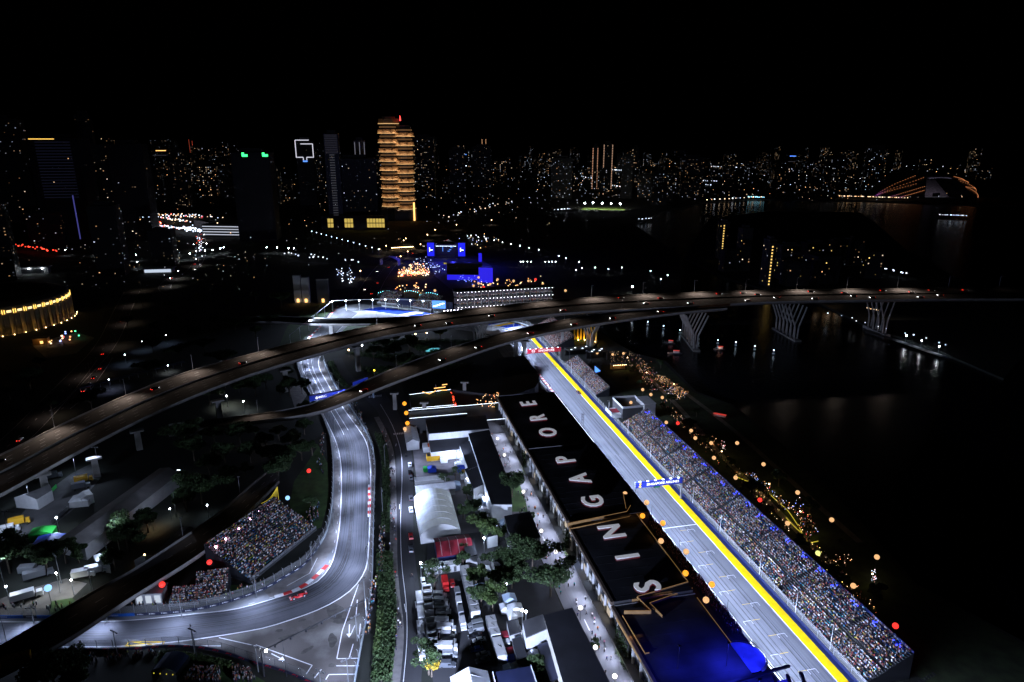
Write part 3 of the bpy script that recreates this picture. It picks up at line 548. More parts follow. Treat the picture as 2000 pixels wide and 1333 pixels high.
def stand(label,loc,rz,Ln,rows,tread=.8,rise=.42,z0=1.3,fill=.85,aisles=(),midrow=None,palette=PAL,pitch=.52,seats=True,back=1.2,backmat=None,name='grandstand',legs=True):
    """local x along the rows, y to the back; spectators face -y"""
    T=thing(name,label,'grandstand',loc,rz); mb=MB(); prof=[(0,0.1)]
    for r in range(rows): prof+=[(r*tread,z0+r*rise),((r+1)*tread,z0+r*rise)]
    D=rows*tread; top=z0+(rows-1)*rise
    for i in range(len(prof)-1):
        (y1,z1),(y2,z2)=prof[i],prof[i+1]; mb.quad((0,y1,z1),(Ln,y1,z1),(Ln,y2,z2),(0,y2,z2))
    mb.build('seating_deck',TREAD,T)
    mb=MB(); mb.box(Ln/2,D+.12,0,Ln,.2,top+back); mb.build('back_wall',backmat or WALLD,T)
    for x in (0,Ln):
        mb=MB(); P=[(x,0,0),(x,D,0),(x,D,top),(x,0,z0)]; e=.1 if x else -.1; Q=[(p[0]+e,p[1],p[2]) for p in P]; mb.add(P+Q,[(0,1,2,3),(7,6,5,4),(3,2,6,7),(0,3,7,4)]); mb.build('side_panel',mat_side,T)
    for x,wd in aisles:
        mb=MB()
        for r in range(rows): mb.box(x,(r+.5)*tread,z0+r*rise,wd,tread*.98,.06)
        mb.build('aisle_stair',AISLE,T)
    MB().box(Ln/2,.05,z0-.1,Ln,.06,1.1).build('front_rail',STEEL,T)
    it=[];st=[]
    for r in range(rows):
        if midrow is not None and r in midrow: continue
        n=int(Ln/pitch); blk=None
        for i in range(n):
            x=(i+.5)*pitch
            if any(abs(x-ax)<wd/2+.1 for ax,wd in aisles): continue
            y=(r+.45)*tread; z=z0+r*rise
            if i%6==0: blk=random.choice(SEATC)
            nz_=.5+.5*math.sin(x*.33+1.7*math.sin(r*.8+x*.05))*math.sin(r*.55+x*.12)
            if random.random()<fill*(.6+.62*nz_): it.append((x+random.uniform(-.1,.1),y+random.uniform(-.08,.08),z,0))
            elif seats and random.random()<.8: st.append((x,y+.1,z+.3,.44,.4,.12,blk))
    blob_mesh('crowd',it,T,palette)
    if st: color_boxes('empty_seating',st,T,CROWD)
    return T
mat_side=mat('stand_side_sheet',(.008,.009,.014),.8); AISLE=mat('aisle_tread',(.03,.03,.034),.8)
# ---- lanterns
def lantern(label,loc,m,r=1.0,h=None,group=None,name='lantern_balloon',pw=0,col=None):
    """glowing globe on a pole; loc z is the globe centre"""
    T=thing(name,label,'lantern',(loc[0],loc[1],h or 0),group=group); z=loc[2]-(h or 0)
    MB().ball((0,0,z),r,14,9).build('globe',m,T,smooth=True); MB().tube((0,0,0),(0,0,z-r*.95),.06,n=5).build('pole',DARKST,T)
    if pw: point(T,(0,0,z-r-.3),pw,col or (1,.7,.4),.5)
    return T
def street_lamp(label,loc,h=8,m=COOL,r=.35,group='street lamps',pw=0,col=(.8,.9,1),z=0,ang=140):
    T=thing('street_lamp',label,'street lamp',(loc[0],loc[1],z),group=group); MB().tube((0,0,0),(0,0,h),.1,.06,5).build('lamp_post',STEEL,T); MB().ball((0,0,h+r*.5),r,6,4).build('lamp_head',m,T)
    if pw: spot(T,(0,0,h-.3),(0,0,0),pw,ang,col)
    return T

# ================================================================ pit building
V0,VB=72.8,106.0
ROOFP=mat('pit_roof_membrane',(.045,.046,.055),.95,var=.4,vs_=.08,spec=.08); FASC=mat('bronze_fascia',(.2,.15,.12),.5,.3,var=.2,vs_=.3); CANOPY=mat('white_canopy',(.6,.62,.68),.5)
PB=thing('pit_building','long dark-roofed pit building carrying big letters along the pit straight','building',S(220,89),AL)
def seg(u0,u1,v0,v1,z,nm='roof_block',m=(WALLD,ROOFP)):
    mb=MB(89,220); mb.prism([(v0,u0),(v1,u0),(v1,u1),(v0,u1)],0,z,roof=1); return mb.build(nm,list(m),PB)
seg(288,360,V0+.2,VB,14.0); seg(222.5,288,V0,VB,14.35); seg(174.5,222.3,V0,100.4,13.4); seg(174.5,222.3,100.4,109.4,8.2,'terrace_block'); seg(60,174.3,V0,100.2,12.2); seg(60,174.3,100.2,109.4,8.,'terrace_block'); seg(222.5,240,VB,109.4,8.2,'terrace_block')
# parapets and gutter rims
for u0,u1,z in ((288,360,14.),(222.5,288,14.35),(174.5,222.3,13.4),(60,174.3,12.2)):
    mb=MB(89,220); mb.box(V0-.5,(u0+u1)/2,z-1.1,1.0,u1-u0,1.2); mb.build('bronze_fascia',FASC,PB)
    mb=MB(89,220); mb.box((V0+101)/2,u1-.3,z,28,.4,.35); mb.build('roof_rim',ROOFG,PB)
# roof sheets: low standing seams
mb=MB(89,220)
for u in np.arange(64,358,4.5):
    z=14. if u>288 else 14.35 if u>222.5 else 13.4 if u>174.5 else 12.2; mb.box(86.5 if u<222 else 89.5,u,z,27 if u<222 else 32,.1,.03)
mb.build('roof_seam',ROOFP,PB,kind='stuff')
# paddock-side facade, bay by bay: two glazed storeys over a canopy and garages
LITW=glow('office_light',(1,.85,.65),.55); LITC=glow('office_light_cool',(.75,.85,1),.7)
PANE=MB().box(0,0,0,.12,4.2,2.6).mesh('window_pane',GLASS); PANEL_=MB().box(0,0,0,.12,4.2,2.6).mesh('window_pane',LITW); PANEC=MB().box(0,0,0,.12,4.2,2.6).mesh('window_pane',LITC)
FIN=MB().box(0,0,0,.9,.28,7.).mesh('facade_fin',WHITE); BLIND=MB().box(0,0,0,.16,1.6,2.4).mesh('white_blind',WHITE); DOORM=MB().box(0,0,0,.16,3.8,3.4).mesh('garage_shutter',WALLG); DOORD=MB().box(0,0,0,.16,3.8,3.4).mesh('garage_shutter',GLASS); CAN=MB().box(0,0,0,2.6,5.9,.35).mesh('canopy_panel',CANOPY)
SIGNC=[mat('sign_%d'%i,c,.5) for i,c in enumerate([(.5,.15,.02),(.02,.12,.1),(.4,.02,.03),(.02,.05,.3),(.6,.6,.6),(.015,.015,.015),(.35,.02,.15)])]
for i,u in enumerate(np.arange(100,356,6.0)):
    k=random.random()
    for z in (5.4,9.0):
        q=random.random(); ob('window_pane',PANEL_ if q<.14 else PANEC if q<.25 else PANE,PB,(V0-.02-89,u-220,z))
        if random.random()<.55: ob('white_blind',BLIND,PB,(V0-.18-89,u-220+random.uniform(-1.2,1.2),z+.1))
    ob('facade_fin',FIN,PB,(V0-.3-89,u+3-220,4.9)); ob('canopy_panel',CAN,PB,(V0-1.3-89,u-220,4.3))
    ob('garage_shutter',DOORM if k<.4 else DOORD,PB,(V0-.02-89,u-220,.1))
    if k>.5: MB(89,220).box(V0-.55,u,2.2,.2,4.5,1.3).build('team_board',SIGNC[i%7],PB)
# green walls hanging on the facade
def green_wall(label,u,wd,z0,z1,m):
    T=thing('vertical_garden',label,'plant',S(u,V0-1.2),AL); rg=np.random.RandomState(int(u)); V=[];F=[]
    for i in range(700):
        p=np.array([rg.normal(0,.45),rg.uniform(-wd/2,wd/2),rg.uniform(z0,z1)]); a=rg.normal(0,1,3); a/=np.linalg.norm(a); b=np.cross(a,rg.normal(0,1,3)); b/=np.linalg.norm(b)+1e-6; o=len(V); s=.32
        V+=[tuple(p+a*s),tuple(p+b*s*.6),tuple(p-a*s),tuple(p-b*s*.6)]; F.append((o,o+1,o+2,o+3))
    me=bpy.data.meshes.new('foliage'); me.from_pydata(V,[],F); me.materials.append(m); ob('foliage',me,T); MB().box(.3,0,0,.3,wd,z1).build('trellis',DARKST,T)
    area(T,(-2.5,0,.6),(0,0,z1*.6),60,1,1,(.85,1,.4),150)
green_wall('lit green climbing plants on the pit building facade beside the letter A',*[(290.4, 74.3)[0]][:1],5,.3,11,LEAFL)
green_wall('lit yellow-green climbing plants on the facade under the lit stair beside letter N',(221.1, 72.7)[0],5,.3,11,LEAFL)
green_wall('dark climbing plants on the facade near the blue-lit roof end',(163.6, 73.6)[0],9,.3,10,LEAF)
green_wall('small bright green plants at the far corner of the pit building',(359.7, 74.6)[0],4,.3,9,LEAFL)
# lit balustrades and stepped walls between the roof levels
RAILW=glow('handrail_warm',(1,.55,.2),.26)
BRONZE=mat('bronze_cladding',(.45,.26,.1),.55,var=.2,vs_=.5)
def strip(path,z,h,label=None,m=BRONZE,wd=.2):
    for a,b in zip(path[:-1],path[1:]):
        L=math.hypot(b[0]-a[0],b[1]-a[1]); an=math.atan2(b[1]-a[1],b[0]-a[0]); mb=MB(89,220); mb.box((a[0]+b[0])/2,(a[1]+b[1])/2,z,L,wd,h*.8,an); mb.build('balustrade',m,PB)
        mb=MB(89,220); mb.box((a[0]+b[0])/2,(a[1]+b[1])/2,z+h*.8,L,.12,.06,an); mb.build('handrail_light',RAILW,PB)
strip([(71.5,220.6),(97,223.9),(100.2,228)],12.6,2.5); strip([(71.5,218.2),(97,221.5),(100.2,225.5)],12.4,1.6)
strip([(100.6,225),(100.6,178.5),(80.9,174.9),(82.5,167.5),(74.2,169.3)],12.6,1.5); strip([(101,176),(84,172),(85.5,165.5)],12.,1.3)
strip([(73.6,169),(73.9,152),(75.2,152)],11.2,1.6); strip([(71.6,169),(71.9,150)],11.,1.2); strip([(97.5,226),(101.,238)],13.6,1.2); strip([(103,176),(103,150)],8.,1.2)
for p,q in (((85,222.3,15.6),(85,217,13.4)),((97,222,15.5),(96,216,13.4)),((101.6,205,14.5),(98,205,13.4)),((90,175.5,14.),(90,172,12.2)),((78,169,13.4),(78,164,12.2)),((73,160,13),(73,156,11))):
    area(PB,(p[0]-89,p[1]-220,p[2]),(q[0]-89,q[1]-220,q[2]-1),26,6,.2,(1,.5,.16),160)
mb=MB(89,220); mb.box(86,174.6,10,14,.4,3.4); mb.build('stair_wall',BRONZE,PB)
# white light line along the track edge of the far roof
for u0 in np.arange(243,358,11.5):
    mb=MB(89,220); mb.box(VB+.12,u0+5.6,13.7,.12,11.2,.16); mb.build('edge_light',LEDW,PB)
mb=MB(89,220); mb.box(109.5,140,8.,.12,28,.2); mb.build('edge_light',LEDW,PB)
# blue-lit curved pavilion on the near end of the terrace
BL=thing('blue_pavilion','blue-lit curved roof pavilion at the near end of the pit building','pavilion',S(150.5,102.5),AL); BLM=mat('pavilion_membrane',(.25,.3,.6),.95,var=.3,vs_=.2,spec=.05)
def arc_roof(cx,cy,r0,r1,z0,z1,a0,a1,n=20):
    mb=MB()
    for i in range(n):
        t0=a0+(a1-a0)*i/n; t1=a0+(a1-a0)*(i+1)/n
        mb.quad((cx+r0*math.cos(t0),cy+r0*math.sin(t0),z0),(cx+r1*math.cos(t0),cy+r1*math.sin(t0),z1),(cx+r1*math.cos(t1),cy+r1*math.sin(t1),z1),(cx+r0*math.cos(t1),cy+r0*math.sin(t1),z0))
    return mb
arc_roof(0,-4,0.1,6.2,10.3,10.4,0,2*PI,32).build('round_canopy',BLM,BL); arc_roof(0,-4,6.2,6.8,10.9,10.2,-PI*.4,PI*.9).build('canopy_rim',ROOFG,BL); MB().lathe([(5.4,8.05),(5.4,9.8)],28,(0,-4)).build('glass_drum',GLASS,BL)

MB().box(-8,-24,11.2,30,17,.3).build('lower_canopy',BLM,BL)
for k in range(8): MB().box(-22+k*4.2,-23.5,13.2,.9,16,.7,-.35).build('roof_beam',BLACK,BL)
for k in range(3): MB().box(-8,-15.5-k*8,14.,32,.7,.6,.1).build('roof_beam',BLACK,BL)
for x,y,z,p in ((3,3,12.5,240),(2,-12,12.2,260),(6.4,-4,12.,150),(-4,-10,14.2,160),(-18,-22,12.6,160),(-8,-26,12.6,200),(4,-20,12.6,200),(0,-28,12.6,160),(-16,6,15.5,60),(-24,-4,15.5,70)): point(BL,(x,y,z),p*3,(.03,.04,1),.6)
for x,y,p in ((-22,-6,900),(-8,-8,3200),(-20,-24,1600),(-7,-22,3200)):
    MB().tube((x,y,10),(x,y,20),.08,n=5).build('blue_fill_pole',BLACK,BL); MB().box(x,y,20,.7,.7,.2).build('lamp_head',BLACK,BL); area(BL,(x,y,19.8),(x+1,y,8),p,3,3,(.025,.035,1),175)  # poles and lamps added to spread the blue wash over the roof
# ---------------------------------------------------------------- roof letters
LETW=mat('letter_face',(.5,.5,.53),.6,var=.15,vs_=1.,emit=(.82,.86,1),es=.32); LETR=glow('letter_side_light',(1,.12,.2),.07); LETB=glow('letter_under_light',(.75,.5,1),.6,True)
for ch,(u,v) in zip('SINGAPORE',[(178.1,86.1),(195.3,86.0),(211.7,86.3),(232.9,86.2),(252.3,86.7),(271.0,86.2),(302.8,86.8),(321.6,86.5),(342.3,86.7)]):
    zr=13.4 if u<222 else 14.35 if u<288 else 14.
    T=thing('roof_letter','big pale letter %s lying on the dark pit roof with pink edge light'%ch,'letter',(*S(u,v)[:2],zr),AL+PI/2)
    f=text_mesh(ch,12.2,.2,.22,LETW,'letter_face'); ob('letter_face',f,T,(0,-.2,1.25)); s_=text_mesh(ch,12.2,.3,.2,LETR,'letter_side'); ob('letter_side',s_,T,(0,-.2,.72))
    pass
# ---------------------------------------------------------------- terrace crowd and lanterns
TC=thing('terrace_crowd','dark crowd lining the pit terrace rail above the grid','crowd',S(200,107.5,8.2),AL); it=[]
for r in range(5):
    for i in range(150):
        u=158+i*.55+random.uniform(-.2,.2)
        if random.random()<.86: it.append((108.9-r*.8-107.5+random.uniform(-.2,.2),u-200,0,-PI/2))
blob_mesh('standing_people',it,TC,[(.03,.03,.035)]*5+[(.12,.06,.05),(.3,.28,.28),(.2,.03,.04)],True)
for i,(px,py,m,nm) in enumerate([(1221,965,CREAM,'cream'),(1263,982,CREAM,'cream'),(1255,1008,ORG,'orange'),(1295,1022,ORG,'orange'),(1291,1057,CREAM,'cream'),(1340,1078,CREAM,'cream'),(1339,1120,ORG,'orange'),(1390,1142,ORG,'orange'),(1379,1172,CREAM,'cream')]):
    u,v=[(238.1,101.9),(229.5,107.8),(220.3,102.1),(213.7,107.7),(202.5,101.8),(194.2,107.7),(182.6,101.7),(175.0,107.4),(168.2,101.7)][i]
    lantern('%s globe lantern, %s from the airline arch along the pit terrace'%(nm,ORD[i]),(*S(u,v)[:2],14.),m,1.02,8.2,'pit terrace lanterns',pw=12,col=(1,.6,.25))
# ---------------------------------------------------------------- light from the pit side over the track
GT=thing('pit_gantry_light_row','white floodlight row along the track edge of the pit building roof','floodlight',S(240,108.6,9.5),AL)
for u in np.arange(84,560,17):
    z=13.2 if u>224 else 8.9; v=107.6 if u>224 else 110.0
    mb=MB(); mb.box(v-108.6-.1,u-240,z-9.5-.2,.25,3,.3); mb.build('lamp_head',STEEL,GT)
    area(GT,(v-108.6+.3,u-240,z-9.5),(128-108.6,u-240,-9.5),7600,15,.4,(.58,.69,1),84)
# ---------------------------------------------------------------- debris fence, boards and masts of the straight
WALLP=mat('pale_blue_wall',(.3,.38,.5),.6); BLK=NAVY
fence('tall debris fence with navy boards between the yellow verge and main grandstand',[S(U0,137.0)[:2],S(545,137.0)[:2]],[NAVY],8.)
fence('low white pit wall along the pit lane edge of the straight',[S(110,112.9)[:2],S(520,112.9)[:2]],[WHITE,WHITE,NAVY],8.,mesh=False)
for i,u in enumerate((455,425,396,352,322,292,266,246,222,193,171,153)):
    T=thing('trackside_pole','thin white pole by the grandstand fence, %s from the red arch'%ORD[i],'pole',S(u,137.6),AL,group='grandstand fence poles'); MB().tube((0,0,0),(0,0,9),.14,.09,6).build('pole_shaft',WHITE,T); MB().box(-.5,0,8.6,1.2,.2,.2).build('camera_arm',STEEL,T); area(T,(.8,0,8.6),(7,0,3),150,10,.3,(.8,.86,1),110)  # area light on each pole is added to brighten the front rows
T=thing('lattice_mast','dark lattice mast standing at the pit wall before the straight','mast',S((318.2, 119.0)[0],110),AL)
for sx in (-.5,.5):
    for sy in (-.5,.5): MB().tube((sx,sy,0),(sx,sy,17),.06,n=4).build('leg',DARKST,T)
for k in range(11): MB().box(0,0,1+k*1.55,1.05,1.05,.08).build('rung',DARKST,T)
for i,px in enumerate(((216.1, 110.9)[0],(179.9, 111.3)[0],(242.0, 117.7)[0])):
    T=thing('pit_wall_pole','thin dark pole at the grid pit wall, %s of three'%ORD[i],'pole',S(px-6,113.4),AL); MB().tube((0,0,0),(0,0,8),.07,n=5).build('pole_shaft',DARKST,T)
# ---------------------------------------------------------------- arches over the track
def arch(label,u,v0,v1,z0,h,pm,words,size,extra=None,m_txt=PAINT,posts=True,bold=.02,tx=0,glowm=None):
    T=thing('advert_arch',label,'arch',S(u,(v0+v1)/2),AL); L=v1-v0
    MB().box(0,0,z0,L,1.0,h).build('sign_panel',pm,T); 
    if posts:
        for s in (-1,1): MB().box(s*(L/2+.2),.2,0,.6,.8,z0+h).build('post',STEEL,T)
    me=text_mesh(words,size,.03,bold,m_txt); t=ob('lettering',me,T,(tx,-.54,z0+h/2)); t.rotation_euler=(R(90),0,0)
    mb=MB()
    for k in range(6): mb.box(-L/2+L*(k+.5)/6,-.0,z0+h,.9,.7,.25)
    mb.build('lamp_row',LEDW if glowm is None else glowm,T)
    area(T,(0,-4,z0+h+2.5),(0,0,z0+h/2),700,L*.8,.3,(.85,.9,1),150)
    return T
SIAP=mat('royal_blue_panel',(.015,.03,.3),.4,emit=(.02,.05,.6),es=.35); REDPN=mat('crimson_panel',(.35,.01,.03),.4,emit=(.6,.02,.05),es=.25); LETG=mat('lit_lettering',(.8,.8,.8),.5,emit=(.9,.93,1),es=.9); GOLD=mat('gold_emblem',(.8,.5,.05),.5,emit=(1,.6,.05),es=.6)
T=arch('blue arch reading SINGAPORE AIRLINES with yellow bird emblem over the straight',251.7,112.6,134.6,8.2,2.6,SIAP,'SINGAPORE AIRLINES',1.62,m_txt=LETG,bold=.03,tx=1.6)
mb=MB(); mb.add([(-10.2,-.56,8.7),(-8.7,-.56,8.5),(-8.5,-.56,9.0),(-9.2,-.56,9.3),(-8.6,-.56,9.9),(-9.0,-.56,11.2),(-9.6,-.56,9.9),(-9.3,-.56,9.4)],[(0,1,2,3,7),(7,3,4,5,6)]); mb.build('bird_emblem',GOLD,T); MB().box(-.9,.2,7.2,3.,.4,.8).build('signal_board',BLACK,T)
for k in range(5): MB().box(-1.8+k*.45,-.02,7.35,.25,.05,.5).build('start_light',GREENT,T)
T=arch('crimson arch reading SINGAPORE with ring emblem near the bridge piers',457.9,114.5,139.5,6.6,3.0,REDPN,'SINGAPORE',2.3,m_txt=LETG,bold=.0,tx=1.6)
ring=[(math.cos(t)*1.1,math.sin(t)*1.1) for t in np.linspace(0,2*PI,20)]
mb=MB()
for a,b in zip(ring[:-1],ring[1:]): mb.tube((-8.2+a[0],-.56,8.1+a[1]),(-8.2+b[0],-.56,8.1+b[1]),.16,n=4)
mb.box(-8.2,-.56,8.0,1.5,.1,.3); mb.build('ring_emblem',LETG,T)
MB().box(0,2.2,7.2,26,3.2,1.6).build('bridge_deck',NAVY,T)
# ---------------------------------------------------------------- grandstands beside the straight
NB=mat('navy_back_sheet',(.015,.03,.12),.6)
ST=stand('huge packed main grandstand facing the grid and pit building',S(334,138.4),AL-PI/2,196,19,.8,.42,1.3,.76,aisles=[(22,1.2),(48,1.2),(74,1.2),(100,1.6),(126,1.2),(152,1.2),(178,1.2),(204,1.2)],midrow=(7,),backmat=NB,back=.9)
for i,x in enumerate(np.arange(6,194,9.3)):
    mb=MB()
    for k in range(5): mb.ball((x+random.uniform(-1.3,1.3),11.8+random.uniform(0,2.4),1.3+.42*15+1.4+random.uniform(.3,1.4)),.22,6,4)
    mb.build('blue_lamp_cluster',BLUEG,ST)
    point(ST,(x,13.8,11.),60,(.05,.08,1),.4)
stand('smaller packed grandstand below the crimson arch with dark red clad crowd',S(446,139.6),AL-PI/2,66,11,.8,.42,1.3,.86,aisles=[(33,1.)],palette=PALW+PAL,seats=False,backmat=BLACK)
stand('warm-lit packed grandstand beyond the crimson arch under the bridge',S(545,141),AL-PI/2,62,20,.85,.42,1.3,.97,palette=PALW,seats=False,backmat=BLACK)
# white-framed hospitality deck between the two stands
T=thing('hospitality_deck','white-railed open hospitality deck between the two grandstands','deck',S(352,150),AL); 
MB().box(0,0,0,14,16,6).build('deck_block',WALLD,T); MB().box(0,0,6,14.2,16.2,.3).build('deck_floor',ROOFG,T)
for x,y,sx,sy in ((-7,0,.3,16.4),(7,0,.3,16.4),(0,-8.1,14,.3),(0,8.1,14,.3)): MB().box(x,y,6.3,sx,sy,1.2).build('white_parapet',WHITE,T)
MB().box(9,-4,0,7,12,8.5).build('stair_tower',WALLG,T); MB().box(9,-4,8.5,7.4,12.4,.3).build('tower_roof',WHITE,T)
T=thing('camera_platform','small white broadcast platform with red seats before the main grandstand','platform',S(351,141),AL); MB().box(0,0,0,8,10,2.2).build('platform_base',WHITE,T); MB().box(0,0,2.2,5,5,.5).build('red_seating',REDT,T)
for s in (-1,1): MB().box(s*3.8,0,2.2,.3,10,1.1).build('white_parapet',WHITE,T)

# ================================================================ elevated expressways
WARMR=(1,.8,.68)
def viaduct(name,label,far,near,th,lines=(),split=None,rail=1.0,girder=2.0,lampm=None,step=9):
    far=smooth(far,5); near=smooth(near,5); n=max(len(far),len(near)); far=resample(far,n=n); near=resample(near,n=n); x0,y0=near[0][:2]
    T=thing(name,label,'bridge',(x0,y0,0))
    def L(P,dz=0,k=None): return [(p[0]-x0,p[1]-y0,p[2]+dz) for p in P]
    def mixp(a,b,t): return [tuple(p[i]*(1-t)+q[i]*t for i in range(3)) for p,q in zip(a,b)]
    ribbon('road_deck',L(far),L(near),0,DECK,T,n=n)
    # box girder under the deck
    mb=MB(x0,y0); a=mixp(far,near,.0); b=mixp(far,near,1.); c=mixp(far,near,.12); d=mixp(far,near,.88)
    for i in range(n-1):
        def q(A,i,dz): return (A[i][0],A[i][1],A[i][2]+dz)
        for (P,pz),(Q,qz) in (((b,-.02),(b,-.7)),((b,-.7),(d,-girder)),((d,-girder),(c,-girder)),((c,-girder),(a,-.7)),((a,-.7),(a,-.02))):
            mb.quad(q(P,i,pz),q(P,i+1,pz),q(Q,i+1,qz),q(Q,i,qz))
    mb.build('box_girder',CONCD,T)
    for nm,P,off in (('far_parapet',far,0),('near_parapet',near,0))+((('median_barrier',mixp(far,near,split),0),) if split else ()):
        O=offset(P,.18); I=offset(P,-.18); mb=MB(x0,y0)
        for i in range(n-1):
            A=[(I[i][0],I[i][1],P[i][2]),(I[i+1][0],I[i+1][1],P[i+1][2]),(O[i+1][0],O[i+1][1],P[i+1][2]),(O[i][0],O[i][1],P[i][2])]; B=[(p[0],p[1],p[2]+rail) for p in A]
            mb.add(A+B,[(4,5,6,7),(0,1,5,4),(2,3,7,6),(7,6,5,4)][:3])
        mb.build(nm,CONC,T)
    for t in lines:
        P=mixp(far,near,t); 
        P=[(p[0]-x0,p[1]-y0,p[2]+.03) for p in P]; Q=resample(P,step=3.)
        for i in range(0,len(Q)-1,3): stripe('lane_dash',Q[i:i+2],.22,0,PAINT,T)
    return T,far,near,mixp
BF=[(-252.8, 284.9, 9.0), (-245.2, 297.7, 10.0), (-234.6, 339.6, 11.5), (-219.8, 379.1, 13.0), (-202.7, 409.1, 14.5), (-173.8, 441.9, 16.0), (-138.8, 473.6, 18.0), (-97.7, 503.0, 20.0), (-51.2, 529.9, 22.5), (0.0, 543.9, 25.0), (53.4, 555.4, 27.5), (130.7, 568.2, 29.0), (220.5, 575.8, 30.0), (311.9, 582.1, 30.0), (384.5, 584.2, 30.0), (471.0, 586.3, 30.0)]
BN=[(-223.5, 246.8, 9.0), (-217.9, 259.6, 10.0), (-206.6, 305.3, 11.5), (-193.7, 342.4, 13.0), (-178.5, 371.8, 14.5), (-159.1, 400.8, 16.0), (-128.2, 434.5, 18.0), (-91.4, 468.0, 20.0), (-47.2, 485.1, 22.5), (0.0, 497.8, 25.0), (49.1, 508.4, 27.5), (119.7, 517.1, 29.0), (204.7, 531.9, 30.0), (290.2, 539.1, 30.0), (358.8, 542.8, 30.0), (438.1, 542.8, 30.0)]
MAINB,bf,bn,mixp=viaduct('expressway_viaduct','wide curving elevated expressway crossing the circuit and the dark water',BF,BN,2,lines=(.12,.22,.32,.6,.7,.8),split=.46,girder=2.6)
RF=[(-189.4, 347.9, 4.0), (-175.1, 348.2, 6.0), (-142.7, 352.9, 8.0), (-111.9, 366.3, 10.0), (-81.2, 409.4, 13.0), (-44.3, 451.3, 16.0), (0.0, 482.9, 20.0), (33.0, 499.7, 22.5), (90.1, 518.6, 27.0), (133.3, 523.8, 28.6)]
RN=[(-183.5, 335.6, 4.0), (-170.5, 337.8, 6.0), (-139.3, 343.5, 8.0), (-106.7, 352.5, 10.0), (-76.7, 384.3, 13.0), (-41.5, 419.9, 16.0), (0.0, 455.2, 20.0), (50.4, 479.7, 24.0), (116.1, 500.1, 28.0), (166.6, 513.8, 29.4)]
RAMP,rf,rn,_=viaduct('slip_ramp_viaduct','narrower slip ramp viaduct curving below the expressway over the track',RF,RN,2,lines=(.5,),girder=1.8)
OF=[(-158.0, 163.6, 9.0), (-153.9, 170.4, 9.0), (-139.2, 199.8, 9.0), (-133.4, 210.5, 9.0), (-120.9, 246.9, 8.0), (-116.8, 278.3, 6.0), (-113.8, 302.6, 4.0)]
ON=[(-149.9, 153.1, 9.0), (-145.9, 159.2, 9.0), (-136.1, 172.6, 9.0), (-127.2, 192.2, 9.0), (-115.5, 219.5, 8.0), (-111.9, 238.6, 7.0), (-109.1, 258.9, 6.0), (-107.4, 283.0, 4.0)]
OVER,of_,on_,_=viaduct('flyover','dark flyover crossing the track at the lower left with warm parapet',OF,ON,2,lines=(.35,.68),girder=1.4)
LF1=[(-234.7, 571.5, 7.0), (-208.5, 572.9, 8.0), (-174.7, 563.8, 9.0), (-138.1, 556.5, 10.0), (-103.4, 556.1, 11.0), (-64.7, 557.4, 12.0)]
LN1=[(-228.2, 554.4, 7.0), (-202.1, 554.0, 8.0), (-169.0, 543.7, 9.0), (-133.9, 538.4, 10.0), (-100.0, 536.3, 11.0), (-62.4, 535.8, 12.0)]
LINK,lf_,ln_,_=viaduct('link_viaduct','low link viaduct crossing the circuit behind the elevated expressway',LF1,LN1,2,girder=1.5)
# ---- piers
def pier(label,px,z,wd=2.,dp=2.,kind='post',rz=0,group=None):
    T=thing('bridge_pier',label,'pier',(px[0],px[1],0),rz,group); MB().box(0,0,0,wd,dp,z,0,.9,.9).build('column',CONC,T); MB().box(0,0,z,wd*2.2,dp*1.1,.8).build('cap',CONC,T); return T
def vpier(label,c,z,rz,spread,count,gap,zk,base=0.):
    """row of bent struts that open into a V under the deck"""
    T=thing('bridge_pier',label,'pier',(c[0],c[1],base),rz)
    MB().box(0,0,-1.4,5.5,count*gap+3,2.2).build('pile_cap',CONC,T)
    for i in range(count):
        y=(i-(count-1)/2)*gap
        for s in (-1,1):
            mb=MB(); mb.tube((s*1.2,y,.8),(s*1.6,y,zk),.75,.65,6); mb.tube((s*1.6,y,zk),(s*spread,y+1.5,z),.65,.6,6); mb.build('strut',CONC,T)
    return T
c1=(138.0, 517.9); vpier('bent-strut V pier standing in the water right of the promenade',(143,527),26.6,R(-2),8.5,6,8.2,11.,-1.)
c2=(228.8, 553.9); vpier('dim bent-strut V pier farther right over the water',(c2[0],c2[1]-6),27,R(6),7.5,6,6.2,11.,-1.)
c3=(308.7, 566.9); vpier('warm-lit V pier at the far shore under the expressway',(c3[0],c3[1]-10),27,R(4),6,4,7,11.)
c4=(64.7, 498.9); vpier('bent-strut V pier beside the yellow-lit garden under the slip ramp',(c4[0]-2,c4[1]+16),22,R(-20),7.,4,6.,9.)
c5=(-25.6, 501.5); vpier('V pier of four struts under the expressway above the far bend',(c5[0],c5[1]+25),20.5,R(-18),7,4,6,8.)
for i,(p,z,w_) in enumerate([((3.7, 466.8),17,2.6),((9.5, 462.2),17.4,3.2)]): pier('thick round-edged pier beside the crimson arch, %s of two'%ORD[i],(p[0]-1,p[1]+3),z,w_,3.,rz=AL)
for i,(p,z) in enumerate([((-50.2, 364.3),10.8),((-70.1, 381.4),10),((-28.8, 389.7),14),((39.0, 506.9),20)]): pier('slip ramp pier %s'%['by the zebra crossing','left of the zebra crossing','behind the orange chevron sign','before the yellow-lit garden'][i],p,z,2.2,2.2)
for i,p in enumerate([(-194.9, 326.5), (-168.3, 364.3), (-214.9, 282.1), (-200.0, 297.0), (-144.9, 411.7), (-107.5, 452.1)]): pier('expressway pier %s from the left over the dark yard'%ORD[[1,3,0,0,4,5][i]] if i not in(0,3) else 'expressway pier %s'%['over the truck yard','','','nearest the parked trucks'][i],p,[10,12,8,9,14,17][i],3,3,rz=.6)
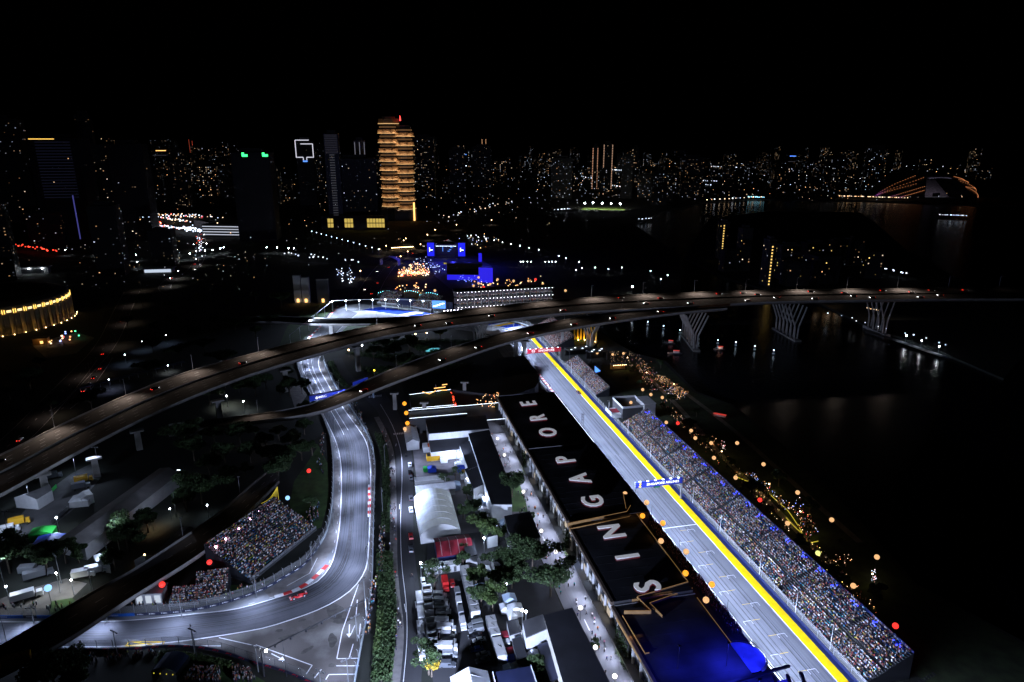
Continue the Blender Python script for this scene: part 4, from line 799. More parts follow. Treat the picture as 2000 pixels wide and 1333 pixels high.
pier('link viaduct pier standing on the track edge in front of the far bend',(-149.2, 542.9),8.5,3,3)
for i,(x,y,p) in enumerate([(118,490,2600),(160,500,2200),(52,490,900),(300,520,1500)]):
    T=thing('pier_fill_light','added warm fill lamp buoy facing the bridge piers, %s from the left'%ORD[i],'floodlight',(x,y,-1.5)); MB().lathe([(0,-.3),(.9,-.2),(.9,.5),(0,.6)],8).build('float',DARKST,T); MB().box(0,.3,.6,.6,.3,.4).build('lamp_head',DARKST,T); spot(T,(0,.6,1.2),(6 if i!=1 else -6,32,16),p*.6,95,(1,.5,.28),.8,.4)  # buoy lamps added to give the piers their warm light
# ---- lamp posts with warm light on the decks
tl=mixp(bf,bn,.0); tl=resample(tl,step=44)
for i,p in enumerate(tl):
    lit=i>0
    T=thing('bridge_lamp','tall expressway lamp post, %s from the left along the far parapet'%ORD[min(i,29)],'street lamp',(p[0],p[1]+.6,p[2]),group='expressway lamp posts')
    MB().tube((0,0,0),(0,0,11),.12,.07,5).build('lamp_post',STEEL,T); MB().tube((0,0,11),(1.2,-2.4,11.3),.06,n=4).build('lamp_arm',STEEL,T); MB().box(1.3,-2.6,11.2,.5,.9,.15).build('lamp_head',STEEL,T)
    spot(T,(1.3,-2.6,11.),(2.5,-9,0),(6500 if p[0]<60 else 10500) if p[0]<350 else 60,140,WARMR,.9,.5)
for i,p in enumerate(resample(mixp(rf,rn,0.),step=48)[1:-1]):
    T=thing('bridge_lamp','slim slip ramp lamp post, %s from the low end'%ORD[i],'street lamp',(p[0],p[1]+.4,p[2]),group='slip ramp lamp posts'); MB().tube((0,0,0),(0,0,9),.1,.06,5).build('lamp_post',STEEL,T); MB().box(.4,-.9,9.,.4,1.4,.15).build('lamp_head',STEEL,T)
    spot(T,(.4,-1.2,8.9),(3,-8,0),2000,140,WARMR,.9,.5)
for i,p in enumerate(resample(of_,step=40)[1:-1]):
    T=thing('bridge_lamp','flyover lamp post, %s from the lower left corner'%ORD[i],'street lamp',(p[0]-.5,p[1]+.4,p[2]),group='flyover lamp posts'); MB().tube((0,0,0),(0,0,9),.1,.06,5).build('lamp_post',STEEL,T); MB().box(.4,-.4,9.,1.,.6,.15).build('lamp_head',STEEL,T)
    spot(T,(.6,-.6,8.9),(6,-3,0),130,140,WARMR,.9,.5)
# ---- traffic
TR=[]
def drive(path,ts,rev,nm,paint=None,group='cars driving on the expressway',lane=''):
    P=resample(path,n=400)
    for j,t in enumerate(ts):
        i=int(t*398); a,b=P[i],P[i+1]; an=math.atan2(b[1]-a[1],b[0]-a[0])-PI/2+(PI if rev else 0); pt=random.choice([CGREY,CBLACK,SILV,CRED,CWHITE])
        pn={'grey_car_paint':'grey','black_car_paint':'black','silver_paint':'silver','red_car_paint':'red','white_car_paint':'white'}[pt.name]
        place(PROTO_DRIVE,'moving_car',(a[0],a[1],a[2]+.02 if len(a)>2 else .04),an,'%s car %s, %s of its lane from the left'%(pn,nm,ORD[j]),group,pt)
drive(mixp(bf,bn,.17),[.02,.13,.56,.66,.685,.755,.83,.88,.915],False,'in the far lane of the expressway')
drive(mixp(bf,bn,.33),[.20,.60,.7,.79,.86],False,'in the middle lane of the expressway')
drive(mixp(bf,bn,.63),[.36,.43,.585,.72,.80,.89],True,'in the near carriageway of the expressway')
drive(mixp(bf,bn,.78),[.39,.5,.63,.69,.76,.82,.87],True,'beside the near parapet of the expressway')
drive(mixp(rf,rn,.62),[.28,.44,.52,.63,.72,.8,.9],True,'on the slip ramp',group='cars driving on the slip ramp')
RL=[p+(0,) for p in RD1]; drive(offset(RL,3),[.1,.46,.7],False,'on the left ground-level expressway',group='cars on the left roads'); drive(offset([p+(0,) for p in RD2],1.5),[.3,.42,.55,.75],False,'on the left branch road',group='cars on the left roads')
drive(offset([p+(0,) for p in RD3],2),[.05,.12,.2,.28,.4,.62,.8],True,'on the approach road by the lamps',group='cars on the approach road'); drive(offset([p+(0,) for p in RD3],-2.5),[.08,.16,.24,.35,.5,.7],False,'leaving on the approach road',group='cars on the approach road')
drive(offset([p+(0,) for p in RD4],5),[.12,.2,.34,.5,.7],False,'on the boulevard beside the village',group='cars on the boulevard'); drive(offset([p+(0,) for p in RD4],-5),[.15,.3,.45,.6],True,'coming down the boulevard',group='cars on the boulevard')
b=place(PROTO_LORRY,'city_bus',(*(-144.6, 162.6),9.02),R(-63)+PI,'yellow bus on the flyover at the lower left corner',None,YELL,(1.1,1.5,1.2)); b['category']='bus'

# ================================================================ final bend: barriers, boards, floodlights, race cars
PALEB=mat('pale_barrier',(.42,.47,.5),.7,var=.2,vs_=.4); ARAM=mat('aramco_blue_board',(.01,.09,.4),.5); DKB=mat('dark_board',(.012,.016,.04),.5); LOGOR=mat('logo_red',(.7,.02,.03),.5)
mk_d=MB().add([(-.9,-.25,0),(-.65,0,0),(-.9,.25,0),(-1.15,0,0)],[(0,1,2,3)]).quad((-.5,-.16,0),(.9,-.16,0),(.9,-.02,0),(-.5,-.02,0)).quad((-.5,.06,0),(.4,.06,0),(.4,.2,0),(-.5,.2,0)).mesh('board_mark',PAINT)
mk_f=MB().add([(-1.2,-.3,0),(-.95,-.3,0),(-.6,.0,0),(.3,.0,0),(.3,.14,0),(-.7,.14,0)],[(0,1,2,3,4,5)]).add([(-.8,.18,0),(.5,.18,0),(.5,.34,0),(-.6,.34,0)],[(0,1,2,3)]).add([(.6,-.3,0),(.85,-.3,0),(1.3,.34,0),(1.05,.34,0)],[(0,1,2,3)]).mesh('board_mark',LOGOR)
mk_a=text_mesh('aramco',1.05,.0,.01,PAINT,'board_mark'); mk_p=MB().quad((-1.4,-.12,0),(1.4,-.12,0),(1.2,.16,0),(-1.2,.16,0)).mesh('board_mark',PAINT)
a_end=[i for i,p in enumerate(IW) if p[0]<-128 and p[1]<225][0]; b_end=[i for i,p in enumerate(IW) if p[1]<240][0]
fence('debris fence with dark sponsor boards along the inside of the bend',IW[b_end:a_end+1],[DKB],4.,marks=[mk_d],side=1)
fence('debris fence with bright blue aramco boards at the left end of the track',IW[a_end:],[ARAM,ARAM,ARAM,DKB],4.8,marks=[None,mk_a,None,mk_p],side=1)
fence('pale concrete wall and debris fence along the left side of the curved track',IW[:b_end+1],[PALEB],5.)
fence('pale wall and debris fence along the right side of the curved track',OW,[PALEB,PALEB,PALEB,WALLP],5.)
fence('debris fence with black boards and red emblems at the bottom of the apron',LF,[DKB],5.,dark=True,marks=[mk_f],side=-1)
fence('white wall around the outside of the far painted bend',offset(fo,-3),[WHITE,PALEB],6.)
# floodlights: both sides of the bend, heads turned to the asphalt
fl=[p for p in resample(offset(OW,1.6),step=19)]
for i,p in enumerate(fl):
    j=min(range(len(TI)),key=lambda k:(TI[k][0]-p[0])**2+(TI[k][1]-p[1])**2); t=TI[j]; t=(t[0]*.5+p[0]*.5,t[1]*.5+p[1]*.5)
    flood_mast('floodlight mast behind the right wall of the curved track, %s from the far end'%ORD[i],p,t,2000,9.5,10,head=False)
fl=[p for p in resample(offset(IW,-3.),step=24)]
for i,p in enumerate(fl):
    j=min(range(len(TO)),key=lambda k:(TO[k][0]-p[0])**2+(TO[k][1]-p[1])**2); t=TO[j]; t=(t[0]*.5+p[0]*.5,t[1]*.5+p[1]*.5)
    flood_mast('floodlight mast behind the inner fence of the bend, %s from the far end'%ORD[i],p,t,2300,9.5 if p[0]>-112 else 6.5,6,head=False)
fl=resample(offset(LF,2.5),step=24)
for i,p in enumerate(fl[2:]): flood_mast('floodlight mast behind the emblem boards, %s from the left'%ORD[i],p,(p[0]+10,p[1]+20),2300,9,4,head=False)
# lamp cable slung across the apron
ca=(-74.9, 169.0); cb=(-49.5, 196.0)
T=thing('lamp_gantry','dark gantry with hanging lamps slung across the apron','gantry',(ca[0],ca[1],0))
dx,dy=cb[0]-ca[0],cb[1]-ca[1]; MB().tube((0,0,0),(0,0,9.5),.25,.2).build('post',DARKST,T); MB().tube((dx,dy,0),(dx,dy,7.),.22,.18).build('post',WHITE,T)
def cab(t): return (dx*t,dy*t,9.2+(6.8-9.2)*t)
MB().tube(cab(0),cab(1),.2,.2,5).build('truss_beam',DARKST,T)
for t in (.04,.12,.26,.4,.55,.68,.8,.9): 
    q=cab(t); mb=MB(); mb.box(q[0],q[1],q[2]-.9,.6,.5,.8); mb.build('lamp_head',BLACK if t>.1 else COOLH,T)
for i,(p,an) in enumerate([((-98.2, 175.8),2.2),((-68.1, 169.0),2.0),((-162.1, 182.5),2.4)]):
    T=thing('street_lamp','curved-neck dark street lamp at the lower fence, %s from the left'%['middle','right','first'][i],'street lamp',p,an,'dark street lamps'); MB().tube((0,0,0),(0,0,8),.13,.09,6).build('lamp_post',DARKST,T); MB().tube((0,0,8),(1.2,0,9.6),.09,.07,5).build('lamp_neck',DARKST,T); MB().tube((1.2,0,9.6),(3.2,0,10.6),.07,.06,5).build('lamp_arm',DARKST,T); MB().box(3.5,0,10.6,.9,.35,.18).build('lamp_head',BLACK,T)
# ---- race cars
def race_car(label,loc,rz,body,trim,acc):
    T=thing('race_car',label,'race car',loc,rz); B=MB()
    B.add([(-.35,-2.2,.1),(.35,-2.2,.1),(.75,-.9,.08),(.75,.3,.08),(.42,.9,.1),(.17,2.5,.18),(-.17,2.5,.18),(-.42,.9,.1),(-.75,.3,.08),(-.75,-.9,.08),
           (-.2,-2.2,.55),(.2,-2.2,.55),(.55,-.9,.6),(.62,.3,.58),(.3,.9,.62),(.1,2.5,.34),(-.1,2.5,.34),(-.3,.9,.62),(-.62,.3,.58),(-.55,-.9,.6)],
          [tuple(range(9,-1,-1)),tuple(range(10,20))]+[(i,(i+1)%10,10+(i+1)%10,10+i) for i in range(10)]); B.build('body',body,T)
    MB().add([(-.3,-1.9,.55),(.3,-1.9,.55),(.28,-.1,.6),(-.28,-.1,.6),(-.08,-1.8,.75),(.08,-1.8,.75),(.16,-.3,1.0),(-.16,-.3,1.0)],[(0,1,5,4),(1,2,6,5),(2,3,7,6),(3,0,4,7),(4,5,6,7)]).build('engine_cover',body,T)
    MB().box(0,.45,.62,.5,.8,.06).build('cockpit',BLACK,T); MB().ball((0,.25,.78),.16,8,5).build('helmet',acc,T)
    h=MB(); h.tube((0,.85,.62),(0,.75,.95),.03); h.tube((0,.75,.95),(.3,.1,.92),.035); h.tube((0,.75,.95),(-.3,.1,.92),.035); h.build('halo',BLACK,T)
    f=MB(); f.box(0,2.45,.12,1.9,.5,.05); f.box(0,2.25,.2,1.8,.25,.04); f.build('front_wing',trim,T)
    for s in (-1,1): MB().box(s*.94,2.4,.1,.04,.6,.28).build('wing_endplate',body,T)
    r=MB(); r.box(0,-2.45,.82,1.0,.4,.06); r.box(0,-2.4,.5,.9,.25,.04); r.build('rear_wing',trim,T)
    for s in (-1,1): MB().box(s*.52,-2.45,.4,.04,.55,.55).build('wing_endplate',body,T)
    for s in (-1,1):
        for y,w_,r_ in ((1.55,.34,.35),(-1.7,.42,.36)):
            wl=MB().tube((s*.66,y,.36),(s*(.66+w_),y,.36),r_,n=14).build('tyre',TYRE,T); MB().tube((s*(.66+w_),y,.36),(s*(.68+w_),y,.36),.2,n=10).build('rim',acc,wl)
        a=MB(); a.tube((s*.2,1.5,.35),(s*.7,1.55,.38),.03); a.tube((s*.2,-1.6,.35),(s*.7,-1.7,.38),.03); a.build('suspension_arm',BLACK,T)
    return T
FR=mat('race_red',(.62,.02,.025),.3); rc=race_car('red open-wheel race car rounding the bend beside the kerb',(*(-75.8, 206.5),.05),R(121),FR,WHITE,PAINT); rc.scale=(1.12,1.12,1.12)
race_car('dark open-wheel race car with orange marks speeding along the pit straight',(*S(*(389.6, 131.3)[:2])[:2],.05),AL+PI,mat('race_navy',(.015,.02,.06),.3),mat('race_orange',(.6,.15,.03),.4),ORANGE)
# ---- arch of blue boards over the curved track
def msc(label,a,b,z,h,n,gl=True):
    L=math.hypot(b[0]-a[0],b[1]-a[1]); an=math.atan2(b[1]-a[1],b[0]-a[0]); T=thing('advert_arch',label,'arch',((a[0]+b[0])/2,(a[1]+b[1])/2,0),an)
    MB().box(0,0,z,L,1.,h).build('sign_panel',SIAP,T); MB().box(0,1.6,z+h-.6,L,2.6,.5).build('walkway_roof',NAVY,T)
    for s in (-1,1): MB().box(s*(L/2-.4),.8,0,.7,2.,z).build('post',WALLP,T)
    for k in range(n):
        x=-L/2+L*(k+.5)/n; me=text_mesh('MSC',2.0,.02,.03,LETG); t=ob('lettering',me,T,(x+1.,-.54,z+h*.52)); t.rotation_euler=(R(90),0,0); t.scale=(1.25,1,1)
        mb=MB(); mb.add([(x-3.6,-.56,z+h/2),(x-2.5,-.56,z+h/2-1.1),(x-1.4,-.56,z+h/2),(x-2.5,-.56,z+h/2+1.1)],[(0,1,2,3)]); mb.build('diamond_emblem',LETG,T)
    if gl: area(T,(0,-3,z+h+2),(0,0,z+h/2),350,L*.7,.3,(.8,.88,1),150)
    return T
msc('blue arch with white MSC signs and diamond emblems across the curved track',(-120.4, 379.5),(-86.3, 400.4),6,3.,3)
msc('plain blue sign arch right of the MSC arch beside the slip road',(-100.2, 405.1),(-93.1, 414.6),6.,2.6,0,False)
# ---- stands and spectators inside the bend
stand('colourful half-empty grandstand with lit stairs inside the bend',(-95.5, 214.1),R(67.8),38,24,.85,.42,1.2,.56,aisles=[(13,1.),(26,1.)],palette=PAL+[(.6,.6,.6)]*6,pitch=.5,back=.6)
def small_stand(label,px,rz,L,rows,pal=PAL,fill=.9): return stand(label,px,rz,L,rows,.8,.4,.9,fill,palette=pal,seats=False,back=.4)
small_stand('small packed stand behind the inner fence right of the red balloon',(-111.0, 201.8),R(14),11,13,PALW+PAL)
small_stand('small packed stand with black roof beside the white cabin inside the bend',(-118.6, 199.9),R(8),10,8)
T=thing('white_cabin','white hospitality cabin with tilted roof panel inside the fence','cabin',(-126.8, 204.8),R(5)); MB().box(0,0,0,9,5,4.5).build('cabin_wall',WALLG,T); MB().box(0,0,4.5,10,6,.3).build('roof_panel',ROOFG,T)
for x in (-3,0,3): MB().box(x,-2.52,.6,2.,.06,3.).build('window',LITC,T)
it=[]
for p in IW[60:96]:
    for k in range(4):
        it.append((p[0]+random.uniform(-2,2),p[1]+random.uniform(3,7),.03,random.uniform(0,6)))
T=thing('spectator_group','people standing along the walk behind the inner fence','crowd',(0,0,0)); blob_mesh('standing_people',it,T,PAL,True)
for lb,poly,n,pal in [('crowd on the lawn below the emblem boards beside the blue shelter',[(-98.8, 166.8), (-97.6, 172.5), (-89.4, 171.9), (-87.3, 166.8)],150,PAL),('crowd at the fence corner right of the blue shelter crowd',[(-84.3, 166.8), (-86.0, 173.2), (-79.7, 171.1), (-76.6, 166.8)],90,PAL),('people queuing on the dark path at the lower left',[(-133.6, 177.5), (-110.5, 179.7), (-109.3, 176.6), (-130.6, 175.1)],60,PAL),('people standing on the path between stand and grassy bank',[(-89.7, 264.1), (-85.5, 270.6), (-82.7, 257.8), (-85.8, 251.8)],50,PAL),('people strolling on the footway left of the curved track',[(-97.0, 305.0), (-104.5, 344.5), (-102.3, 344.5), (-90.9, 297.0), (-93.8, 297.0)],34,PAL),('marshals and people along the wall right of the curved track',[(-51.7, 217.1), (-49.6, 217.1), (-46.7, 187.2), (-48.4, 187.2)],50,PAL+[(.6,.2,.03)]*6),('spectators on the hedge bank right of the bend',[(-55.5, 251.8), (-53.2, 251.8), (-47.9, 220.2), (-49.8, 220.2)],70,PAL),('orange and red clad marshals behind the right wall near the bridge',[(-97.2, 389.7), (-94.1, 389.7), (-78.1, 344.5), (-80.1, 343.1)],30,PAL+[(.6,.12,.03)]*8)]:
    xs=[p[0] for p in poly]; ys=[p[1] for p in poly]; it=[]; c=(sum(xs)/4,sum(ys)/4)
    for _ in range(n):
        s_,t_=random.random(),random.random(); a=tuple(poly[0][i]*(1-s_)*(1-t_)+poly[1][i]*s_*(1-t_)+poly[2][i]*s_*t_+poly[3][i]*(1-s_)*t_ for i in (0,1)); it.append((a[0]-c[0],a[1]-c[1],.03,random.uniform(0,6)))
    T=thing('spectator_group',lb,'crowd',(c[0],c[1],0)); blob_mesh('standing_people',it,T,pal,True)
# balloons, string lights
lantern('red balloon light above the white cabin inside the bend',(*(-121.5, 203.2),7.5),LRED,1.05,pw=25,col=(1,.05,.03)); lantern('red balloon light left of the half-empty grandstand',(*(-110.6, 216.2),7.5),LRED,.95,pw=20,col=(1,.05,.03))
lantern('orange-red balloon light over the grassy bank left of the track',(*(-94.7, 287.9),7.5),LRED,1.0,pw=25,col=(1,.2,.05)); lantern('pale blue balloon light beside the top of the half-empty grandstand',(*(-96.7, 262.8),7.5),LBLUE,.95,pw=15,col=(.4,.7,1)); lantern('pale blue balloon light at the lower left yard',(*(-159.9, 201.3),7.5),LBLUE,1.2,pw=60,col=(.6,.8,1))
apx=(-99.5, 259.9); T=thing('string_light_tent','cone of yellow string lights at the top corner of the half-empty grandstand','string lights',apx)
for k in range(7):
    a=PI*1.08+k*.28; mb=MB(); p0=(0,0,14.5); p1=(7.2*math.cos(a),7.2*math.sin(a),7.5); prev=p0
    for j in range(1,6): 
        t=j/5; q=(p0[0]+(p1[0]-p0[0])*t,p0[1]+(p1[1]-p0[1])*t,p0[2]+(p1[2]-p0[2])*t-1.6*math.sin(PI*t)); mb.tube(prev,q,.09,n=4); prev=q
    mb.build('light_string',YSTRIP,T)
MB().tube((0,0,0),(0,0,14.7),.1,n=5).build('pole',DARKST,T)
T=thing('string_light_tent','looped yellow string lights at the lower back corner of the half-empty grandstand','string lights',(-118.4, 229.0))
for k in range(5):
    mb=MB(); y=k*1.9; prev=(y*.9,y,6.8)
    for j in range(1,9):
        t=j/8; q=(y*.9+4*t,y-1.4*t,6.8-1.3*math.sin(PI*t)); mb.tube(prev,q,.05,n=4); prev=q
    mb.build('light_string',YSTRIP,T)
PKW=glow('lamp_pinkish',(1,.5,.75),30)
for i,p in enumerate([(-110.3, 222.0), (-108.7, 227.1), (-106.6, 234.2), (-104.6, 241.3), (-103.3, 246.8), (-101.4, 251.6)]): street_lamp('pink-white lamp along the back of the half-empty grandstand, %s from the left'%ORD[i],p,10,PKW,.38,'pink-white lamps behind the stand',900,(1,.6,.8))

# ================================================================ paddock
def gable(label,u0,u1,v0,v1,he,hr,roofm,wallm,axis='u',name='paddock_tent',cat='tent',over=.3,end_m=None,frames=0):
    T=thing(name,label,cat,S((u0+u1)/2,(v0+v1)/2),AL); W=v1-v0; L=u1-u0
    if axis=='v': W,L=L,W; T.rotation_euler=(0,0,AL+PI/2)
    MB().box(0,0,0,W,L,he).build('wall',wallm,T)
    for s in (-1,1):
        mb=MB(); a=(s*(W/2+over),-L/2-over,he-.05*over); b=(s*(W/2+over),L/2+over,he-.05*over); c=(0,L/2+over,hr); d=(0,-L/2-over,hr); n_=Vector((s*(hr-he),0,W/2)).normalized()*.12
        P=[a,b,c,d]; Q=[(p[0]+n_.x,p[1],p[2]+n_.z) for p in P]; mb.add(P+Q,[(0,1,2,3),(4,5,6,7),(0,1,5,4),(1,2,6,5),(2,3,7,6),(3,0,4,7)]); mb.build('roof_slope',roofm,T)
    for y in (-L/2,L/2):
        mb=MB(); e=.06 if y>0 else -.06; mb.add([(-W/2,y,he),(W/2,y,he),(0,y,hr),(-W/2,y+e,he),(W/2,y+e,he),(0,y+e,hr)],[(0,1,2),(5,4,3)]); mb.build('gable_end',end_m or wallm,T)
    for k in range(frames):
        y=-L/2+L*(k+.5)/frames; mb=MB()
        for s in (-1,1): mb.tube((s*W/2,y,he+.18),(0,y,hr+.18),.06,n=4)
        mb.build('roof_rib',WHITE,T)
    return T
def flat(label,u0,u1,v0,v1,h,wallm,roofm,name='paddock_building',cat='building',rim=True):
    T=thing(name,label,cat,S((u0+u1)/2,(v0+v1)/2),AL); W=v1-v0; L=u1-u0
    MB().box(0,0,0,W,L,h).build('wall',wallm,T); MB().box(0,0,h,W+.3,L+.3,.25).build('roof_slab',roofm,T)
    if rim:
        for x,y,sx,sy in ((-W/2,0,.25,L+.3),(W/2,0,.25,L+.3)): MB().box(x,y,h+.25,sx,sy,.35).build('parapet',WHITE if wallm is not BLACK else wallm,T)
    return T
# large barrel-vaulted marquee
AT=thing('barrel_marquee','large white barrel-vaulted marquee beside the service road','marquee',S(257,25),AL); W=16.;L=31.
def vault(y0,y1,W,he,rise,n=12):
    mb=MB(); P=[(-W/2*math.cos(PI*i/n) if False else -W/2+W*i/n,he+rise*math.sin(PI*i/n)**.8) for i in range(n+1)]
    for i in range(n): mb.quad((P[i][0],y0,P[i][1]),(P[i+1][0],y0,P[i+1][1]),(P[i+1][0],y1,P[i+1][1]),(P[i][0],y1,P[i][1]))
    return mb,P
VAULT=mat('glowing_membrane',(.6,.66,.74),.45,var=.3,vs_=.18,emit=(.7,.82,1),es=.22)  # faint blue-white glow put into the membrane to brighten the vault
for k in range(6):
    y0=-L/2+L*k/6; mb,P=vault(y0+.05,y0+L/6-.05,W,4.2,3.6); mb.build('roof_bay',VAULT,AT,smooth=True); mb=MB()
    for i in range(12): mb.tube((P[i][0],y0,P[i][1]+.05),(P[i+1][0],y0,P[i+1][1]+.05),.08,n=4)
    mb.build('arch_rib',WHITE,AT)
mb=MB(); mb.add([(p[0],-L/2,p[1]) for p in P]+[(W/2,-L/2,0),(-W/2,-L/2,0)],[tuple(range(15))]); mb.build('end_wall',WALLG,AT)
mb=MB(); mb.add([(p[0],L/2,p[1]) for p in P]+[(W/2,L/2,0),(-W/2,L/2,0)],[tuple(range(15))]); mb.build('end_wall',WALLG,AT)
for s in (-1,1): MB().box(s*W/2,0,0,.2,L,4.2).build('side_wall',WHITE,AT)
gable('red-roofed tent right below the barrel marquee',*[226.,238.5],22.,35.5,3.6,6.,REDT,NAVY,'v',frames=4)
gable('long low white-ribbed tent above the barrel marquee',278.,285.,18.5,36.,3.,4.6,TENT,WALLG,'v',frames=6)
for i,u in enumerate((288.5,274.)): flat(['row of white awning panels above the ribbed tent','row of white awning panels between ribbed tent and marquee'][i],u,u+3.6,18.8,33,3.,WALLG,WHITE,'awning_row','awning')
gable('narrow white gabled tent at the far service road corner',329.,347.,18.,24.5,4.2,6.,TENT,WALLG,'u',frames=4)
flat('small white lean-to tent behind the narrow gabled tent',348.5,352.,19.5,25.,4.,WALLG,TENT,'lean_to_tent','tent')
# long dark hospitality sheds
def shed(label,poly,h,wallm=WHITE,roofm=ROOF,seams=0):
    xs=sum(p[0] for p in poly)/len(poly); ys=sum(p[1] for p in poly)/len(poly); T=thing('hospitality_building',label,'building',(xs,ys,0)); mb=MB(xs,ys); mb.prism(poly,0,h); mb.build('wall',wallm,T)
    cx,cy=xs,ys; Q=[((p[0]-cx)*1.015+cx,(p[1]-cy)*1.015+cy) for p in poly]; mb=MB(xs,ys); mb.prism(Q,h,h+.35); mb.build('roof_slab',roofm,T); return T
shed('wide dark flat-roofed hospitality building with white front below the blue deck',[(-46.8, 343.3), (-14.7, 349.7), (-12.2, 332.4), (-43.1, 325.9)],9)
shed('dark lean-to roof in front of the white-fronted hospitality building',[(-43.2, 325.8), (-21.7, 332.1), (-18.3, 317.8), (-40.6, 312.5)],5)
shed('long dark-roofed team building beside the paddock lane',[(-22.5, 325.2), (-12.1, 329.8), (-1.1, 272.7), (0.0, 255.0), (-8.6, 255.0)],9)
shed('dark-roofed annex left of the long team building',[(-26.5, 316.6), (-19.8, 322.7), (-13.5, 296.6), (-20.4, 289.8)],7)
shed('second dark annex with grey end left of the long team building',[(-22.2, 290.8), (-15.2, 297.6), (-9.8, 279.7), (-17.1, 272.6)],6.5,WALLG)
shed('blue-tinted long dark-roofed team building at the bottom beside the paddock lane',[(10.2, 184.7), (19.7, 188.4), (27.4, 157.1), (29.2, 145.2), (16.3, 145.2)],9,mat('cream_wall',(.55,.52,.45),.7))
shed('grey-roofed team annex with white end left of the bottom team building',[(3.4, 183.5), (9.9, 186.6), (11.6, 180.4), (4.4, 176.0)],8,WHITE,ROOFG)
shed('low dark terrace roof in the bottom team court',[(8.0, 176.8), (13.7, 179.5), (17.5, 166.5), (11.2, 161.9)],4.5,WALLD,mat('navy_roof',(.02,.025,.06),.6))
shed('dark team building roof left of the big lane tree',[(-3.1, 246.5), (7.4, 250.5), (10.9, 231.6), (0.0, 226.4)],8,WALLD)
gable('large pale gabled marquee at the bottom edge of the parking yard',140.,163.,18.5,29.,5.,7.6,TENT,WHITE,'u',frames=4); flat('dark navy annex roof right of the bottom marquee',136.,161.,30.5,42.,6.,WALLD,mat('navy_roof_sheet',(.015,.02,.06),.5,var=.3,vs_=.2))
# small tents, containers, awnings: (label,px,py,sx,sy,h,mat,gabled)
SM=[('small white awning with stripes beside the yellow container',(-35.0, 322.2),7,6,3.4,TENT),('white awning left of the dark annex',(-29.2, 319.2),4.5,5,3.2,TENT),('white box tent in front of the striped awning',(-34.2, 311.7),3.6,2.6,2.8,WHITE),('grey box tent by the second annex',(-24.4, 310.6),4,3,3.,WALLG),('pale container beside the grey box tent',(-26.7, 306.7),3.5,2.6,2.6,WHITE),('white container above the orange container',(-44.9, 325.2),3.,6,2.8,WHITE),('orange container in the paddock yard',(-42.2, 325.2),3.4,4.2,3.,ORANGE),('blue canopy tent in the paddock yard',(-39.1, 301.8),4.2,3.2,2.6,BLUET),('green crate stack beside the blue canopy',(-42.3, 301.8),2,2.4,2.,GREENT),('blue-sided kiosk under the tree near the annex',(-24.7, 301.3),3.6,3.,2.8,BLUET),('pale timber crate stack under the tree',(-23.4, 299.7),2,2,2.,YELL),
    ('white pitched tent beside the big trees',(1.1, 197.3),5,4,3.5,TENT),('white annex tent below the pitched tent',(0.0, 195.2),3,4,3.,WHITE),('square white tent in the bottom team court',(5.5, 180.6),5,5,4.,TENT),('small white tent left of the square court tent',(4.2, 179.7),3.5,3,3.,WHITE),('narrow white tent below the square court tent',(7.0, 174.0),3.4,5.5,4.,TENT),('small grey tent left of the narrow court tent',(5.2, 174.5),3.2,3.4,3.,WALLG),('red crate nearest the container row',(-2.7, 184.8),3.,2.6,2.2,REDT),('red crate below the first red crate',(-1.0, 177.5),3.,2.6,2.2,REDT),('red and white crate between the two red crates',(-2.0, 181.6),2.4,2.4,2.,WHITE),('dark blue crate below the red crates',(0.0, 174.5),3,2.6,2.2,BLUET)]
def box_tent(lb,p,sx,sy,h,m):
    T=thing('small_tent' if 'tent' in lb or 'awning' in lb else 'container',lb,'tent' if 'tent' in lb or 'awning' in lb else 'container',p,AL)
    if 'tent' in lb or 'awning' in lb:
        MB().box(0,0,0,sx*.94,sy*.94,h*.72).build('wall',WALLG if m is TENT else m,T); mb=MB(); mb.box(0,0,h*.72,sx,sy,.2); mb.box(0,0,h*.72+.2,sx,sy,h*.28,0,.12,.7); mb.build('canopy',m,T)
    else:
        MB().box(0,0,.15,sx,sy,h).build('body',m,T); mb=MB()
        for k in range(int(sy/.6)): mb.box(-sx/2-.02,-sy/2+.3+k*.6,.3,.06,.2,h-.4); mb.box(sx/2+.02,-sy/2+.3+k*.6,.3,.06,.2,h-.4)
        mb.build('ribbing',m,T); MB().box(0,-sy/2-.03,.3,sx*.9,.05,h-.3).build('door_leaf',m,T); MB().box(0,0,h+.15,sx*.96,sy*.96,.06).build('lid',m,T)
for a in SM: box_tent(*a)

T=thing('yellow_dumpster','bright yellow framed container with open top in the paddock yard','container',(-40.0, 314.6),AL); MB().box(0,0,.2,6.5,4,2.6).build('body',YELL,T); MB().box(1,-.8,2.8,4.5,1.6,.7).build('tipped_lid',YELL,T); MB().box(0,0,2.82,5.9,3.4,.05).build('opening',BLACK,T)
